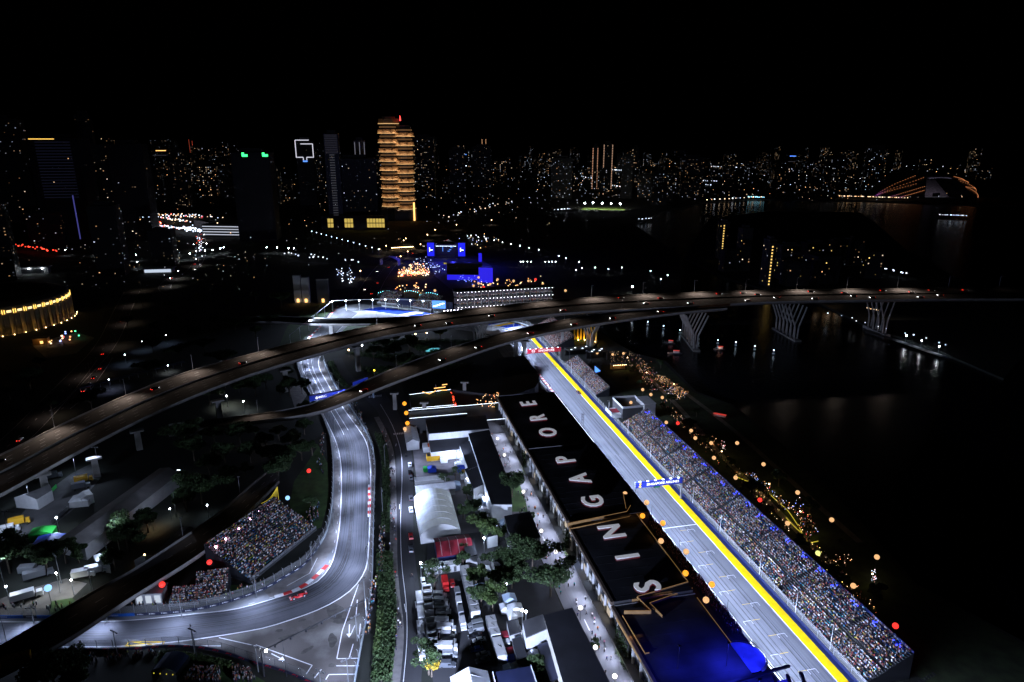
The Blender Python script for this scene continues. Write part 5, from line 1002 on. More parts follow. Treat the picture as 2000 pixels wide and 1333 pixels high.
# ---- parking yard vehicles
def at(u,v): return S(u,v)
lefts=[(0,'blue-grey van',PROTO_VAN,SILV),(1,'pale blue van',PROTO_VAN,SILV),(2,'white pickup truck',PROTO_PICK,CWHITE),(3,'second white pickup truck',PROTO_PICK,CWHITE),(4,'black pickup truck with empty bed',PROTO_PICK,CBLACK),(5,'white lorry with blue side',PROTO_LORRY,CWHITE),(6,'white box lorry',PROTO_LORRY,CWHITE),(7,'white van',PROTO_VAN,CWHITE),(8,'white van with bonnet lit',PROTO_VAN,CWHITE),(9,'white lorry',PROTO_LORRY,CWHITE),(10,'grey van',PROTO_VAN,SILV),(11,'dark grey van',PROTO_VAN,CGREY)]
VP=[(-25.8, 206.5), (-25.0, 203.4), (-24.2, 200.7), (-23.5, 197.5), (-22.8, 194.2), (-22.5, 191.1), (-21.4, 188.2), (-21.2, 186.0), (-20.5, 183.4), (-20.2, 179.7), (-19.6, 177.5), (-19.9, 173.2)]
for (k,nm,pr,pt),p in zip(lefts,VP): place(pr,{PROTO_VAN:'parked_van',PROTO_PICK:'pickup_truck',PROTO_LORRY:'box_lorry'}[pr],(*p,.02),AL-PI/2-.22,'%s parked slanting, %s in the left parking row'%(nm,ORD[k]),'vehicles in the left parking row',pt)
for k,(p,pt,nm) in enumerate(zip([(-19.4, 207.6), (-18.5, 202.3), (-17.5, 197.3), (-16.4, 191.6)],(SILV,CWHITE,SILV,CWHITE),('silver','white','blue-grey','long white'))): place(PROTO_VAN,'parked_van',(*p,.02),AL+PI,'%s van parked nose to tail mid-yard, %s from the top'%(nm,ORD[k]),'vans in the middle row',pt,(1,1.12 if k==3 else 1,1))
for k,(p,pt,nm,pr) in enumerate(zip([(-12.1, 191.4), (-11.7, 188.7), (-12.0, 186.0), (-10.6, 184.1), (-11.0, 182.0), (-11.1, 180.0), (-9.0, 177.7), (-9.1, 175.1)],(SILV,SILV,CBLACK,CWHITE,CBLACK,CBLUE,CWHITE,CGREY),('grey van','silver van','black car','white saloon','black car','dark blue car','white saloon with dark sunroof','grey car'),(PROTO_VAN,PROTO_VAN)+(PROTO_CAR,)*6)): place(pr,'parked_van' if pr is PROTO_VAN else 'parked_car',(*p,.02),AL+PI/2+.08,'%s in the right parking row, %s from the top'%(nm,ORD[k]),'vehicles in the right parking row',pt)
for k,(p,pt,nm) in enumerate(zip([(-24.1, 211.7), (-21.7, 213.5)],(CRED,CRED),('red-nosed lorry with a gridded load','small red lorry'))): place(PROTO_LORRY if k==0 else PROTO_CAR,'box_lorry' if k==0 else 'parked_car',(*p,.02),AL+PI,nm+' at the top of the parking yard',None,pt)
for k,p in enumerate([(-32.0, 201.3), (-30.5, 193.4), (-29.6, 186.0), (-28.7, 179.1)]):
    place(PROTO_LORRY,'coach',(*p,.02),AL+PI,'pale coach parked along the service road, %s from the white line'%ORD[k],'coaches along the service road',CWHITE,(.95,1.35,1.05))
for k,p in enumerate([(-32.5, 214.7), (-50.7, 307.8), (-49.5, 299.7), (-45.5, 275.1), (-44.1, 264.9), (-41.2, 244.2), (-39.9, 235.1), (-48.3, 294.5)]): place(PROTO_CAR,'parked_car',(*p,.02),AL,'%s car parked by the service road, %s in order from the far end'%(['white','white','black','dark','white','red','dark','grey'][k],ORD[[7,0,1,3,4,5,6,2][k]]),'cars along the service road',[CWHITE,CWHITE,CBLACK,CGREY,CWHITE,CRED,CGREY,CGREY][k])
# roofless crate pens and container rows
def pen(lb,p,m=WHITE,fillm=None):
    T=thing('crate_pen',lb,'crate',p,AL); 
    for x,y,sx,sy in ((-1.6,0,.15,3.),(1.6,0,.15,3.),(0,-1.5,3.2,.15),(0,1.5,3.2,.15)): MB().box(x,y,0,sx,sy,2.4).build('side',m,T)
    MB().box(0,0,.1,3,2.8,.3 if fillm is None else 1.2).build('contents',fillm or BARK,T)
    return T
for k,p in enumerate([(-30.5, 208.8), (-29.8, 205.1), (-29.1, 201.5), (-28.5, 198.0)]): pen('open white crate pen with brown load, %s from the tree'%ORD[k],p,fillm=None if k==3 else BARK)
for k,p in enumerate([(-27.0, 191.6), (-26.3, 188.2), (-25.8, 184.8), (-25.4, 181.6), (-25.0, 178.0)]): pen('open white crate pen behind the lower lorries, %s from the top'%ORD[k],p)
def toilet(lb,p,sc=1,ln=3.):
    T=thing('storage_container',lb,'container',p,AL+.02,'white storage containers'); MB().box(0,0,.1,3.2,ln,2.6).build('body',WHITE,T); MB().box(0,0,2.7,3.0,ln*.93,.12).build('lid',WALLG,T); mb=MB(); mb.box(.2,.0,2.82,.15,1.6,.1,.6); mb.build('lid_strap',DARKST,T)
    for s in (-1,1): MB().box(s*1.58,0,.1,.1,ln,2.7).build('corner_frame',STEEL,T)
for k,p in enumerate([(-16.3, 213.5), (-15.6, 210.2), (-14.8, 206.8), (-14.0, 203.4), (-13.3, 200.2), (-12.6, 196.7)]): toilet('white container in the right hand row, %s from the long container'%ORD[k],p)
for k,p in enumerate([(-7.0, 191.9), (-6.4, 188.7), (-5.5, 185.5)]): toilet('white container in the lower right row, %s from the top'%ORD[k],p)
toilet('long white container at the foot of the lower right row',(-4.0, 178.8),1,9.); toilet('long grey-white container at the top right of the yard',(-17.3, 218.6),1,6.)
for k,p in enumerate([(-29.0, 220.8), (-23.2, 222.1)]): 
    T=thing('portable_cabin','%s white flat-roofed portable cabin behind the yard tree'%['left','right'][k],'cabin',p,AL+.1); MB().box(0,0,0,7,3.,3).build('wall',WALLG,T); MB().box(0,0,3,7.2,3.2,.2).build('roof_slab',WHITE,T); MB().box(1.5,-1.53,.2,1,.06,2.2).build('door',WALLD,T); MB().box(-1.5,-1.53,1.2,1.2,.06,.9).build('window',GLASS,T)
# ---- lamps of the paddock: visible bright heads
def yard_lamp(lb,p,h,pw,m=COOLH,r=.42,col=(.6,.73,1)):
    T=thing('yard_lamp',lb,'lamp',p); MB().tube((0,0,0),(0,0,h),.1,.07,6).build('lamp_post',STEEL,T); MB().ball((0,0,h+.2),r,8,6).build('lamp_head',m,T); point(T,(0,0,h-.5),pw*3.5,col,.35); return T
yard_lamp('bright white lamp among the trees right of the red tent',(-10.7, 229.3),9,1700); yard_lamp('bright lamp on the service road side of the yard tree',(-33.1, 214.1),8.5,1500); yard_lamp('twin white lamp beside the pitched white tent, left head',(3.4, 190.1),7,220); yard_lamp('twin white lamp beside the pitched white tent, right head',(4.6, 189.4),7,220)
yard_lamp('small lamp pair by the second annex',(-12.7, 268.4),4.5,500,COOL,.35)
flood_mast('added fill mast in the middle of the paddock yard',S(300,40),S(328,40),4000,11,6,group='yard floodlights',head=False); flood_mast('floodlight mast behind the parking yard',S(118,4),S(185,26),100000,20,6,group='yard floodlights',head=False); flood_mast('floodlight mast left of the service road facing the tents',S(268,3),S(270,26),9000,12,8,group='yard floodlights',head=False); flood_mast('floodlight mast left of the service road facing the ribbed tent',S(312,6),S(308,26),7000,12,8,group='yard floodlights',head=False)  # masts without glowing heads; the mid-yard one is added to light the white front
for i,(p,z) in enumerate([((-7.6, 330.2),4.5),((-3.8, 310.6),4.5),((5.1, 273.7),4.5),((11.8, 241.9),4.5),((16.7, 226.6),5.),((19.1, 211.7),5.),((23.0, 194.2),5.),((26.0, 176.8),4.),((30.1, 163.8),5.)]):
    lantern('white globe lantern beside the paddock lane, %s from the far end'%ORD[i],(p[0],p[1],z),LWHITE,.75,name='globe_lantern',group='paddock lane lanterns',pw=45,col=(1,.9,.8))
LN=thing('lane_light_row','row of cool lights under the pit building canopy over the paddock lane','light row',S(220,71),AL)
for u in np.arange(110,356,14):
    MB(71,220).box(70.6,u,4.15,.4,2.,.12).build('lamp_head',LEDW,LN); area(LN,(70.4-71,u-220,4.0),(66-71,u-220,0),1300,8,.4,(.66,.73,1),170)
# people in the lane
LANEP=[];PATHP=[]
for i in range(130):
    u=138+205*random.random()**1.25; v=random.uniform(62.3,70.4); c=random.choice([0,0,1,1,2,3,4,5,6,7]); LANEP.append((u,c,person((*S(u,v)[:2],.03),random.uniform(0,6.28),c,'x','people on foot in the paddock lane')))
for i in range(70):
    p=resample(FP,n=200)[random.randint(20,190)]; c=random.choice([0,1,1,1,2,5,6,5]); PATHP.append((p[1],c,person((p[0]+random.uniform(-1.4,1.2),p[1],.07),random.uniform(0,6.28),c,'x','people on the footpath')))
for PL,wh in ((LANEP,'in the paddock lane'),(PATHP,'on the footpath beside the hedge')):
    for c in range(8):
        for i,(u,c_,o_) in enumerate(sorted([q for q in PL if q[1]==c],key=lambda q:-q[0])): o_['label']='person in %s top, %s such from the far end %s'%(SN[c],ORD[min(i,39)],wh)
for i,p in enumerate([(-37.2, 217.7), (-36.8, 217.4), (-51.8, 336.5), (-55.5, 330.2), (-54.2, 317.5), (-49.7, 329.6)]): c=(1,1,1,6,1,5)[i]; person((*p,.03),1.,c,'person in %s top walking on the service road, %s of six'%(SN[c],ORD[i]),'people on the service road')
# ---- trees of the paddock and hedge bank
for i,(p,kk,sc,lb) in enumerate([((0.0, 276.5),0,1.15,'dark round tree on the small lawn beside the paddock lane'),((7.7, 222.7),2,1.1,'big dark tree at the paddock lane beside the letter I'),((13.7, 206.8),2,1.1,'big dark tree overhanging the paddock lane below the other lane tree'),((0.9, 214.1),0,.85,'dark tree left of the lane trees above the pitched tent'),((-12.5, 244.2),6,1.15,'lamp-lit spreading tree right of the barrel marquee'),((-19.0, 231.7),3,.8,'small dark tree beside the red tent'),((-27.9, 210.5),4,1.25,'bare-limbed spreading tree above the parking yard'),((-13.0, 211.1),6,.85,'light green tree right of the container row'),((-6.7, 198.6),6,1.,'light green tree beside the dark court'),((-2.8, 209.7),1,.8,'dark tree between container row and pitched tent'),((-25.2, 169.8),4,1.1,'sparse tall tree over the pens at the bottom of the yard'),((-28.3, 175.8),4,.9,'sparse tree over the coaches by the service road'),((-20.3, 275.1),3,.9,'dark tree between ribbed tent and second annex'),((-26.8, 291.9),4,.8,'sparse tree beside the blue canopy'),((-20.8, 257.8),3,.85,'dark tree behind the barrel marquee'),((-31.6, 286.9),4,.75,'thin tree in front of the ribbed tent'),((7.1, 169.4),1,.7,'blue-lit tree at the bottom team court')]): tree(p,kk,lb,sc,i*.8)
tree((-24.3, 169.0),5,'low bright yellow blossom tree at the bottom of the parking yard',.95,0,name='blossom_tree')
tree((26.6, 180.6),7,'small dark shrub beside the paddock lane lantern',1.1,0,name='shrub'); tree((8.7, 257.8),7,'small shrub at the paddock lane edge',1,0,name='shrub'); tree((-67.9, 566.9),7,'dark shrub cut out against the painted far bend',1,0,name='shrub')
def hedge(lb,path,wd,h,m,n):
    P=resample(path,step=1.); c=P[len(P)//2]; T=thing('hedge',lb,'hedge',(c[0],c[1],0)); rg=np.random.RandomState(len(P)); V=[];F=[]
    for i in range(n):
        q=P[rg.randint(len(P))]; p=np.array([q[0]-c[0]+rg.uniform(-wd,wd),q[1]-c[1]+rg.uniform(-1,1),abs(rg.normal(0,.5))*h+.05]); a=rg.normal(0,1,3); a/=np.linalg.norm(a); b=np.cross(a,rg.normal(0,1,3)); b/=np.linalg.norm(b)+1e-6; o=len(V); s=rg.uniform(.2,.5)
        V+=[tuple(p+a*s),tuple(p+b*s*.6),tuple(p-a*s),tuple(p-b*s*.6)]; F.append((o,o+1,o+2,o+3))
    me=bpy.data.meshes.new('foliage'); me.from_pydata(V,[],F); me.materials.append(m); ob('foliage',me,T,kind='stuff'); mb=MB(c[0],c[1])
    for q in P[::3]: mb.tube((q[0],q[1],0),(q[0],q[1],h*.6),.06,n=4)
    mb.build('stem',BARK,T,kind='stuff'); return T
HB=smooth([(-73.6, 344.5), (-66.3, 322.2), (-60.7, 297.0), (-54.9, 264.1), (-52.3, 247.9)],5); hedge('dark leafy hedge bank along the far footpath right of the curved track',HB,1.8,1.6,LEAF,5000)
HB2=smooth([(-49.8, 231.7), (-46.8, 217.1), (-43.5, 202.6), (-41.3, 187.2), (-39.1, 166.8)],5); hedge('broad green hedge bank along the footpath near the bottom edge',HB2,3.2,1.8,LEAF,7500); hedge('lit yellow-green hedge strip behind the right wall of the bend',smooth([(-45.4, 198.6), (-44.0, 190.9), (-43.2, 180.2)],5),1.,1.8,LEAFL,1800)
hedge('hedge strip behind the right track wall near the expressway',smooth([(-132.2, 471.5), (-119.2, 441.3), (-106.5, 416.4), (-95.2, 402.6)],5),2.,1.5,LEAF,3000); hedge('trimmed green hedge below the emblem boards',smooth([(-110.0, 178.0), (-95.8, 175.8), (-85.8, 172.5)],4),1.,1.3,LEAFL,2500)
# promenade bar huts etc. live in the garden section

for i,pth in enumerate(([(-116.5, 493.7), (-91.0, 481.1), (-64.5, 481.1), (-38.8, 493.7)],[(-101.5, 457.6), (-77.2, 441.3), (-53.8, 452.1), (-36.9, 466.8)],[(-127.1, 523.6), (-97.4, 517.9), (-57.4, 523.6), (-28.4, 517.9)])): hedge('undergrowth added to darken the ground between the viaducts, %s strip from the far side'%ORD[[1,2,0][i]],smooth(pth,5),11,2.6,LEAF,7000)  # leaf strips added to soak up stray light under the viaducts

# more awnings, cases and trees packed between the team buildings
CL=[(-23.3, 294.5), (-20.5, 289.4), (-26.2, 284.5), (-17.6, 279.7), (-14.3, 275.1), (-11.9, 270.6), (-14.5, 264.1), (-11.0, 259.9), (-7.8, 264.1), (-5.5, 257.8), (-22.3, 264.1), (-3.2, 251.8), (-8.5, 249.9), (0.0, 233.4), (-3.0, 230.0), (2.0, 228.3), (-4.8, 223.4), (-0.9, 202.6), (-2.6, 198.6), (1.7, 184.8), (2.5, 182.0), (9.6, 175.8), (11.1, 173.6), (13.2, 169.4), (3.2, 173.6), (1.6, 170.4), (-0.8, 169.4), (-10.5, 220.2), (-8.5, 215.6), (-11.0, 208.2)]
for i,p in enumerate(CL):
    lb='%s awning in the crowded team court, %s from the far end'%(['small white','grey','pale blue'][i%3],ORD[i]); m=[TENT,WALLG,mat('pale_blue_sheet',(.4,.5,.65),.6) if i==2 else TENT][i%3] if i!=2 else mat('pale_blue_sheet',(.4,.5,.65),.6)
    if i%3==2: m=MT['pale_blue_sheet']
    box_tent(lb,p,2.6+(i*7%5)*.5,2.4+(i*3%4)*.6,2.6+(i%3)*.4,m)
for i,(p,k_) in enumerate(zip([(-16.5, 259.9), (-9.3, 240.5), (-5.2, 240.5), (5.1, 235.1), (-1.9, 220.2), (-10.7, 201.3), (-5.6, 211.1), (0.0, 211.1), (-18.4, 223.4)],(0,1,6,0,2,1,6,1,3))): tree(p,k_,'leafy tree packed in the team court, %s from the far end'%ORD[i],.75+.1*(i%3),i)
for i,p in enumerate([(-6.8, 247.9), (-1.8, 206.8), (-20.9, 284.5), (7.3, 179.1), (1.0, 231.7)]): yard_lamp('small court lamp between awnings and trees, %s from the left'%ORD[i],p,5,160,COOL,.3)

shed('dark-roofed cabin row left of the lane trees',[(-7.8, 225.0), (-2.0, 227.3), (0.0, 218.5), (-6.0, 215.4)],4.5,WALLG)
shed('dark flat cabin roof beside the light green court trees',[(-1.7, 188.4), (1.7, 189.7), (3.0, 183.6), (-0.7, 181.9)],4,WALLG)
shed('narrow dark roof between the team court awnings',[(-11.6, 247.6), (-8.0, 249.6), (-5.7, 238.1), (-9.7, 236.3)],5,WHITE)
shed('low dark roof right of the lower container row',[(0.0, 180.1), (2.9, 181.2), (4.7, 172.3), (1.6, 170.8)],4,WALLD)
shed('dark cabin roof right of the red tent',[(-19.0, 233.5), (-15.1, 235.3), (-13.2, 225.0), (-17.4, 223.3)],4.5,WALLG)

# ================================================================ waterfront garden behind the main grandstand
for i,(p,m,nm,z) in enumerate([((84.3, 388.0),CREAM,'cream',7),((90.2, 383.0),CREAM,'cream',7),((80.9, 396.5),CREAM,'cream',7),((70.0, 375.0),CREAM,'cream',7),((95.3, 334.6),CREAM,'cream',7),((85.0, 347.9),CREAM,'cream',6),((101.7, 319.2),CREAM,'cream',7),((95.1, 325.2),CREAM,'cream',7),((90.5, 344.5),LRED,'red',7),((114.9, 319.2),CREAM,'cream',7),((120.0, 295.5),CREAM,'cream',7),((98.3, 302.3),CREAM,'cream',7),((102.5, 282.1),CREAM,'cream',7),((106.6, 262.0),LRED,'red',7),((125.4, 268.4),CREAM,'cream',7),((111.3, 243.4),CREAM,'cream',7),((130.3, 246.0),CREAM,'cream',7),((114.7, 222.7),LGREEN,'pale green',7),((135.5, 220.2),CREAM,'cream',7),((118.6, 203.2),CREAM,'cream',7),((122.3, 182.9),LRED,'red',7),((73.0, 471.5),CREAM,'cream',6),((81.2, 473.8),CREAM,'cream',6),((63.0, 481.1),CREAM,'cream',4)]):
    lantern('%s globe lantern in the waterfront garden, %s counting away from the bridge'%(nm,ORD[i]),(*p,z),m,.95,name='garden_lantern',group='waterfront garden lanterns',pw=26,col=(1,.65,.3) if m is not LRED else (1,.1,.05))
PTH=mat('garden_path',(.22,.2,.14),.85,var=.3,vs_=.3)
for px in ([(93.7, 436.1), (101.5, 381.4), (106.9, 325.2), (112.6, 286.9), (118.5, 247.9), (122.7, 220.2)],[(104.1, 436.1), (122.3, 358.5), (132.3, 294.5), (135.8, 268.4), (140.2, 240.5)]): stripe('garden_path',smooth(px,4),3.,.03,PTH,kind='structure')
for i,px in enumerate(([(107.8, 296.0), (110.3, 292.9), (112.7, 289.9), (113.4, 282.1)],[(117.6, 280.7), (119.0, 271.9), (120.5, 264.1), (119.8, 247.9)],[(117.5, 259.1), (118.3, 251.8), (119.7, 245.7)],[(119.0, 241.9), (119.7, 240.1), (123.6, 241.2)],[(92.0, 319.2), (94.9, 318.1)])):
    P=smooth(px,3); c=P[0]; T=thing('garden_light_strip','yellow light strip edging the garden terrace, %s away from the bridge'%ORD[i],'light strip',(c[0],c[1],0),group='garden terrace light strips')
    for a,b in zip(P[:-1],P[1:]):
        L=math.hypot(b[0]-a[0],b[1]-a[1]); MB(c[0],c[1]).box((a[0]+b[0])/2,(a[1]+b[1])/2,.05,L,.14,.3,math.atan2(b[1]-a[1],b[0]-a[0])).build('strip_segment',YSTRIP,T)
    point(T,(3,2,2.5),60,(1,.8,.15),.5)
# little lit tables, umbrellas and people of the garden bars: countless points
def sparkle(name,label,poly,n,cols,z=(.6,2.2),sz=.16,crowd=0,cat='lights'):
    xs=sum(p[0] for p in poly)/len(poly); ys=sum(p[1] for p in poly)/len(poly); it=[]; pe=[]
    def rnd():
        s_,t_=random.random(),random.random(); return tuple(poly[0][i]*(1-s_)*(1-t_)+poly[1][i]*s_*(1-t_)+poly[2][i]*s_*t_+poly[3][i]*(1-s_)*t_ for i in (0,1))
    for _ in range(int(n*.7)):
        a=rnd(); k=random.uniform(.5,1.3)*sz; it.append((a[0]-xs,a[1]-ys,random.uniform(*z),k,k,k,random.choice(cols)))
    T=thing(name,label,cat,(xs,ys,0)); color_boxes('glow_point',it,T,SPARK)
    for _ in range(crowd):
        a=rnd(); pe.append((a[0]-xs,a[1]-ys,.03,random.uniform(0,6)))
    if pe: blob_mesh('standing_people',pe,T,PALW,True)
    return T
SPARK=mat('point_glow',(.02,.02,.02),.5,attr='Col',es=3.2,sample=False)
WC=[(1,.5,.18),(1,.62,.3),(1,.7,.42),(.9,.3,.1)]; CCs=[(.6,.75,1),(.8,.85,1),(.4,.5,1)]; MIXC=WC+CCs+[(1,.1,.1),(.2,.3,1)]
for lb,pl,n,cols,cr in [('warm garden bar lights and guests beside the bridge pier',[(73.8, 493.7), (97.1, 493.7), (91.9, 441.3), (70.7, 457.6)],70,WC,60),('pinkish lit terrace bar with guests near the quay',[(88.0, 463.3), (100.5, 475.0), (99.8, 416.4), (87.4, 407.1)],120,WC+[(1,.1,.15)],70),('strings of warm lights along the quay edge tables',[(96.0, 434.1), (101.7, 441.3), (112.5, 407.1), (107.5, 400.0)],170,WC,50),('warm lit tables below the string of quay lights',[(97.2, 411.7), (106.5, 416.4), (110.7, 400.0), (100.7, 393.9)],110,WC+CCs,40),('guests and table lights on the yellow-edged terrace',[(112.5, 299.7), (117.3, 297.0), (122.8, 264.1), (118.3, 264.1)],90,MIXC,60),('guests and table lights on the second garden terrace',[(121.1, 268.4), (129.4, 275.1), (127.0, 247.9), (119.9, 241.2)],70,MIXC,40),('table lights on the dark lawn by the pale green lantern',[(122.4, 228.3), (129.9, 231.7), (129.9, 223.4), (122.7, 220.2)],18,WC,12),('sparkling white and red decoration on the garden lawn',[(134.1, 220.8), (135.4, 219.6), (133.3, 214.1), (131.1, 213.5)],30,[(1,.8,.8),(1,.4,.4),(.7,.8,1)],0),('sparkling decoration figure left of the cream garden lantern',[(111.2, 332.7), (112.8, 332.7), (111.1, 324.0), (108.8, 322.8)],26,[(1,.8,.8),(1,.4,.4)],0),('dim pale table lights on the lawn behind the stand',[(103.3, 352.8), (110.5, 337.8), (108.7, 313.4), (101.5, 325.2)],22,WC,30)]: sparkle('garden_bar_light',lb,pl,n,cols,crowd=cr)
for i,(p,pw,c) in enumerate([((83.0, 466.8),300,(1,.6,.25)),((90.5, 434.1),260,(1,.4,.2)),((103.8, 411.7),200,(1,.55,.25)),((117.2, 279.7),140,(1,.7,.4)),((121.7, 255.8),120,(1,.7,.4)),((105.5, 313.4),90,(1,.9,.25)),((130.3, 212.6),60,(1,.8,.2))]):
    T=thing('garden_floodlight','small warm garden floodlight on a short post, %s from the bridge'%ORD[i],'lamp',p,group='small garden floodlights'); MB().tube((0,0,0),(0,0,5),.06,n=5).build('lamp_post',DARKST,T); MB().box(0,0,5,.4,.4,.25).build('lamp_head',WARM,T); point(T,(0,0,4.6),pw,c,.3)
# bar hut with bulb row, dark screens, tents
T=thing('bar_hut','small open bar hut with a row of warm bulbs in the garden','hut',(75.0, 455.4),AL); MB().box(0,2,0,11,.3,4.5).build('back_wall',mat('timber',(.3,.17,.07),.8),T); MB().box(0,0,4.2,11.6,4.6,.3).build('roof_slab',WALLD,T); MB().box(0,-1.6,0,10,.6,1.1).build('counter',BARK,T)
for k in range(8): MB().ball((-4.6+k*1.3,-2.2,3.9),.22,6,4).build('bulb',WARM,T)
point(T,(0,-.5,3.2),160,(1,.7,.35),.4)
for k in range(2): MB().box(-5+10*k,-1.8,0,.25,.25,4.2).build('post',DARKST,T)
T=thing('video_screen','tilted blue and white triangular video screen behind the smaller grandstand','screen',S(415,153),AL); MB().box(0,0,3,5,.4,6).build('screen_case',BLACK,T); mb=MB(); mb.add([(-2.2,-.25,3.4),(2.2,-.25,4.6),(-2.2,-.25,8.6)],[(0,1,2)]); mb.build('lit_picture',SCREEN,T); MB().box(0,.2,0,.6,.5,3).build('post',DARKST,T)
for i,(p,sx,sy,h) in enumerate([((49.9, 487.3),20,9,6),((62.3, 478.7),14,8,7)]): 
    T=thing('truss_stage','dark truss roof with pale lamps beside the crimson arch, %s'%['nearer the arch','farther from the arch'][i],'stage',p,AL+.15); MB().box(0,0,h-.6,sx,sy,.6).build('roof_slab',DARKST,T)
    for x in (-1,1):
        for y in (-1,1): MB().box(x*sx*.47,y*sy*.45,0,.5,.5,h).build('post',DARKST,T)
    for k in range(4): MB().box(-sx*.35+k*sx*.23,-sy*.2+(k%2)*3,h+.02,1.2,.7,.12).build('lamp_panel',LEDW,T)
    MB().box(0,sy*.4,0,sx*.9,.3,h-.8).build('back_cloth',BLACK,T)
# yellow-lit sculptures under the ramp
YL=mat('amber_fabric',(.7,.42,.04),.7); T=thing('amber_drape','amber-lit hanging drapes under the slip ramp','drape',(56.8, 517.9))
for k in range(7): MB().box(-7+k*2.6,random.uniform(-1,1)+6,2,1.6,.4,15-abs(k-2)*1.2,0,.5,.6).build('drape_strip',YL,T)
for x,y,z in ((-4,3.5,3),(1,3.5,3),(6,3.5,3),(9,2,2)): point(T,(x,y,z),420,(1,.62,.1),.4); MB().ball((x,y-.5,z-.6),.4,7,5).build('floor_lamp',WARM,T)
MB().box(-1,6.5,0,22,1.2,2.).build('planter',LEAF,T)
DIMRED=glow('dim_red_rim',(1,.08,.06),.5)
# boats
def boat(lb,p,rz,L,m,lightm):
    T=thing('boat',lb,'boat',(*p,-1.5),rz); mb=MB(); n=8; A=[(math.sin(PI*i/n)*1.6*(1 if i<n-1 else .6),-L/2+L*i/n) for i in range(n+1)]
    for i in range(n):
        a,b=A[i],A[i+1]; mb.quad((a[0],a[1],1.),(b[0],b[1],1.),(-b[0],b[1],1.),(-a[0],a[1],1.)); mb.quad((a[0]*.6,a[1],-.2),(b[0]*.6,b[1],-.2),(b[0],b[1],1.),(a[0],a[1],1.)); mb.quad((-a[0],a[1],1.),(-b[0],b[1],1.),(-b[0]*.6,b[1],-.2),(-a[0]*.6,a[1],-.2))
    mb.build('hull',m,T); MB().box(0,-L*.1,1.,2,L*.4,1.6,0,.8,.85).build('cabin',WHITE,T); MB().box(0,-L*.1,2.6,2.2,L*.42,.12).build('light_rim',lightm,T); MB().tube((0,0,2.6),(0,0,4),.05,n=4).build('mast',DARKST,T)
    point(T,(0,0,4.2),3,(1,.3,.2),.2)
boat('small boat with red light beside the V pier, right of it',(161.1, 506.9),R(80),9,CGREY,DIMRED); boat('dim boat with red light left of the V pier',(124.1, 496.3),R(80),11,CGREY,DIMRED); boat('slim boat behind the V pier pile cap',(126.2, 523.6),R(70),9,CGREY,DIMRED); boat('red-lit tour boat moored off the garden quay',(120.3, 371.9),R(60),17,WHITE,DIMRED)
# buoy lamps crossing the water
for i,p in enumerate([(72.9, 629.1), (85.4, 621.1), (97.4, 611.4), (108.3, 594.7), (119.4, 580.5), (130.5, 566.9), (141.6, 553.9), (152.3, 535.3), (164.8, 523.6), (177.3, 517.9), (188.6, 506.9), (199.4, 496.3)]):
    T=thing('buoy_lamp','white lamp of the line crossing the dark water, %s from the left'%ORD[i],'buoy lamp',(*p,-1.5),group='line of lamps across the water'); MB().lathe([(0,-.3),(1.,-.2),(1.1,.4),(.6,.8),(0,.85)],10).build('float',WHITE,T); MB().tube((0,0,.8),(0,0,2.6),.06,n=4).build('mast',STEEL,T); MB().ball((0,0,2.9),.42,7,5).build('lamp_head',glow('buoy_glow',(.62,.8,1),9) if i==0 else MT.get('buoy_glow') or COOL,T); spot(T,(0,0,2.7),(0,0,0),40,150,(.6,.8,1))

# garden trees and a thin trail of guests along the back of the main grandstand
for i,p in enumerate([(90.7, 381.4), (94.6, 358.5), (97.8, 347.9), (101.0, 328.3), (103.9, 310.6), (108.1, 305.0), (106.3, 282.1), (108.6, 275.1), (110.8, 262.0), (111.1, 247.9), (113.3, 235.1), (117.2, 230.0), (118.4, 217.1), (120.3, 211.1), (122.2, 199.9), (126.9, 204.0), (91.5, 416.4), (97.2, 389.7), (105.1, 457.6), (77.2, 431.0), (84.1, 421.2), (119.4, 299.7), (124.6, 286.9), (128.6, 262.0), (132.0, 240.5), (107.7, 369.6), (112.4, 344.5)]): tree(p,[3,7,1,3,7][i%5],'dim garden tree behind the main grandstand, %s away from the bridge'%ORD[i],.6+.12*(i%4),i,'dim garden trees')
for i,pl in enumerate(([(89.4, 389.7), (95.0, 393.9), (108.7, 313.4), (102.3, 305.0)],[(105.2, 310.6), (110.8, 316.3), (117.9, 251.8), (112.5, 246.0)],[(115.3, 247.9), (120.1, 251.8), (126.1, 197.3), (120.7, 193.4)])): sparkle('garden_bar_light','thin trail of guests and small warm lamps behind the grandstand, %s away from the bridge'%ORD[i],pl,60,WC+[(1,.8,.2),(.9,.2,.1)],(.6,2.4),.16,70)

# ================================================================ far bend stands, village and stage
def facing(p,tgt): return math.atan2(tgt[1]-p[1],tgt[0]-p[0])+PI/2
def stand2(lb,a,b,rows,pal,z0=2.5,fill=.92,tr=1.1,ri=.62,pitch=.6):
    L=math.hypot(b[0]-a[0],b[1]-a[1]); return stand(lb,a,math.atan2(b[1]-a[1],b[0]-a[0]),L,rows,tr,ri,z0,fill,palette=pal,seats=False,backmat=BLACK,pitch=pitch)
stand2('left packed grandstand above the painted far bend',*[(-131.3, 647.7), (-111.3, 641.4)],14,PAL)
stand2('right packed grandstand above the painted far bend beside the video board',*[(-96.0, 631.1), (-75.4, 617.2)],16,PAL)
for lb,p,sx,rz in (('dark fabric backdrop between the two far grandstands',(-102.3, 637.3),16,-.1),('dark curved backdrop right of the far grandstands',(-66.2, 621.1),20,-.15)):
    T=thing('backdrop_wall',lb,'backdrop',p,rz); MB().box(0,4,0,sx,1,9).build('panel',mat('navy_cloth',(.012,.02,.06),.7),T); MB().box(0,3.4,0,sx*.5,.3,7).build('panel',NAVY,T)
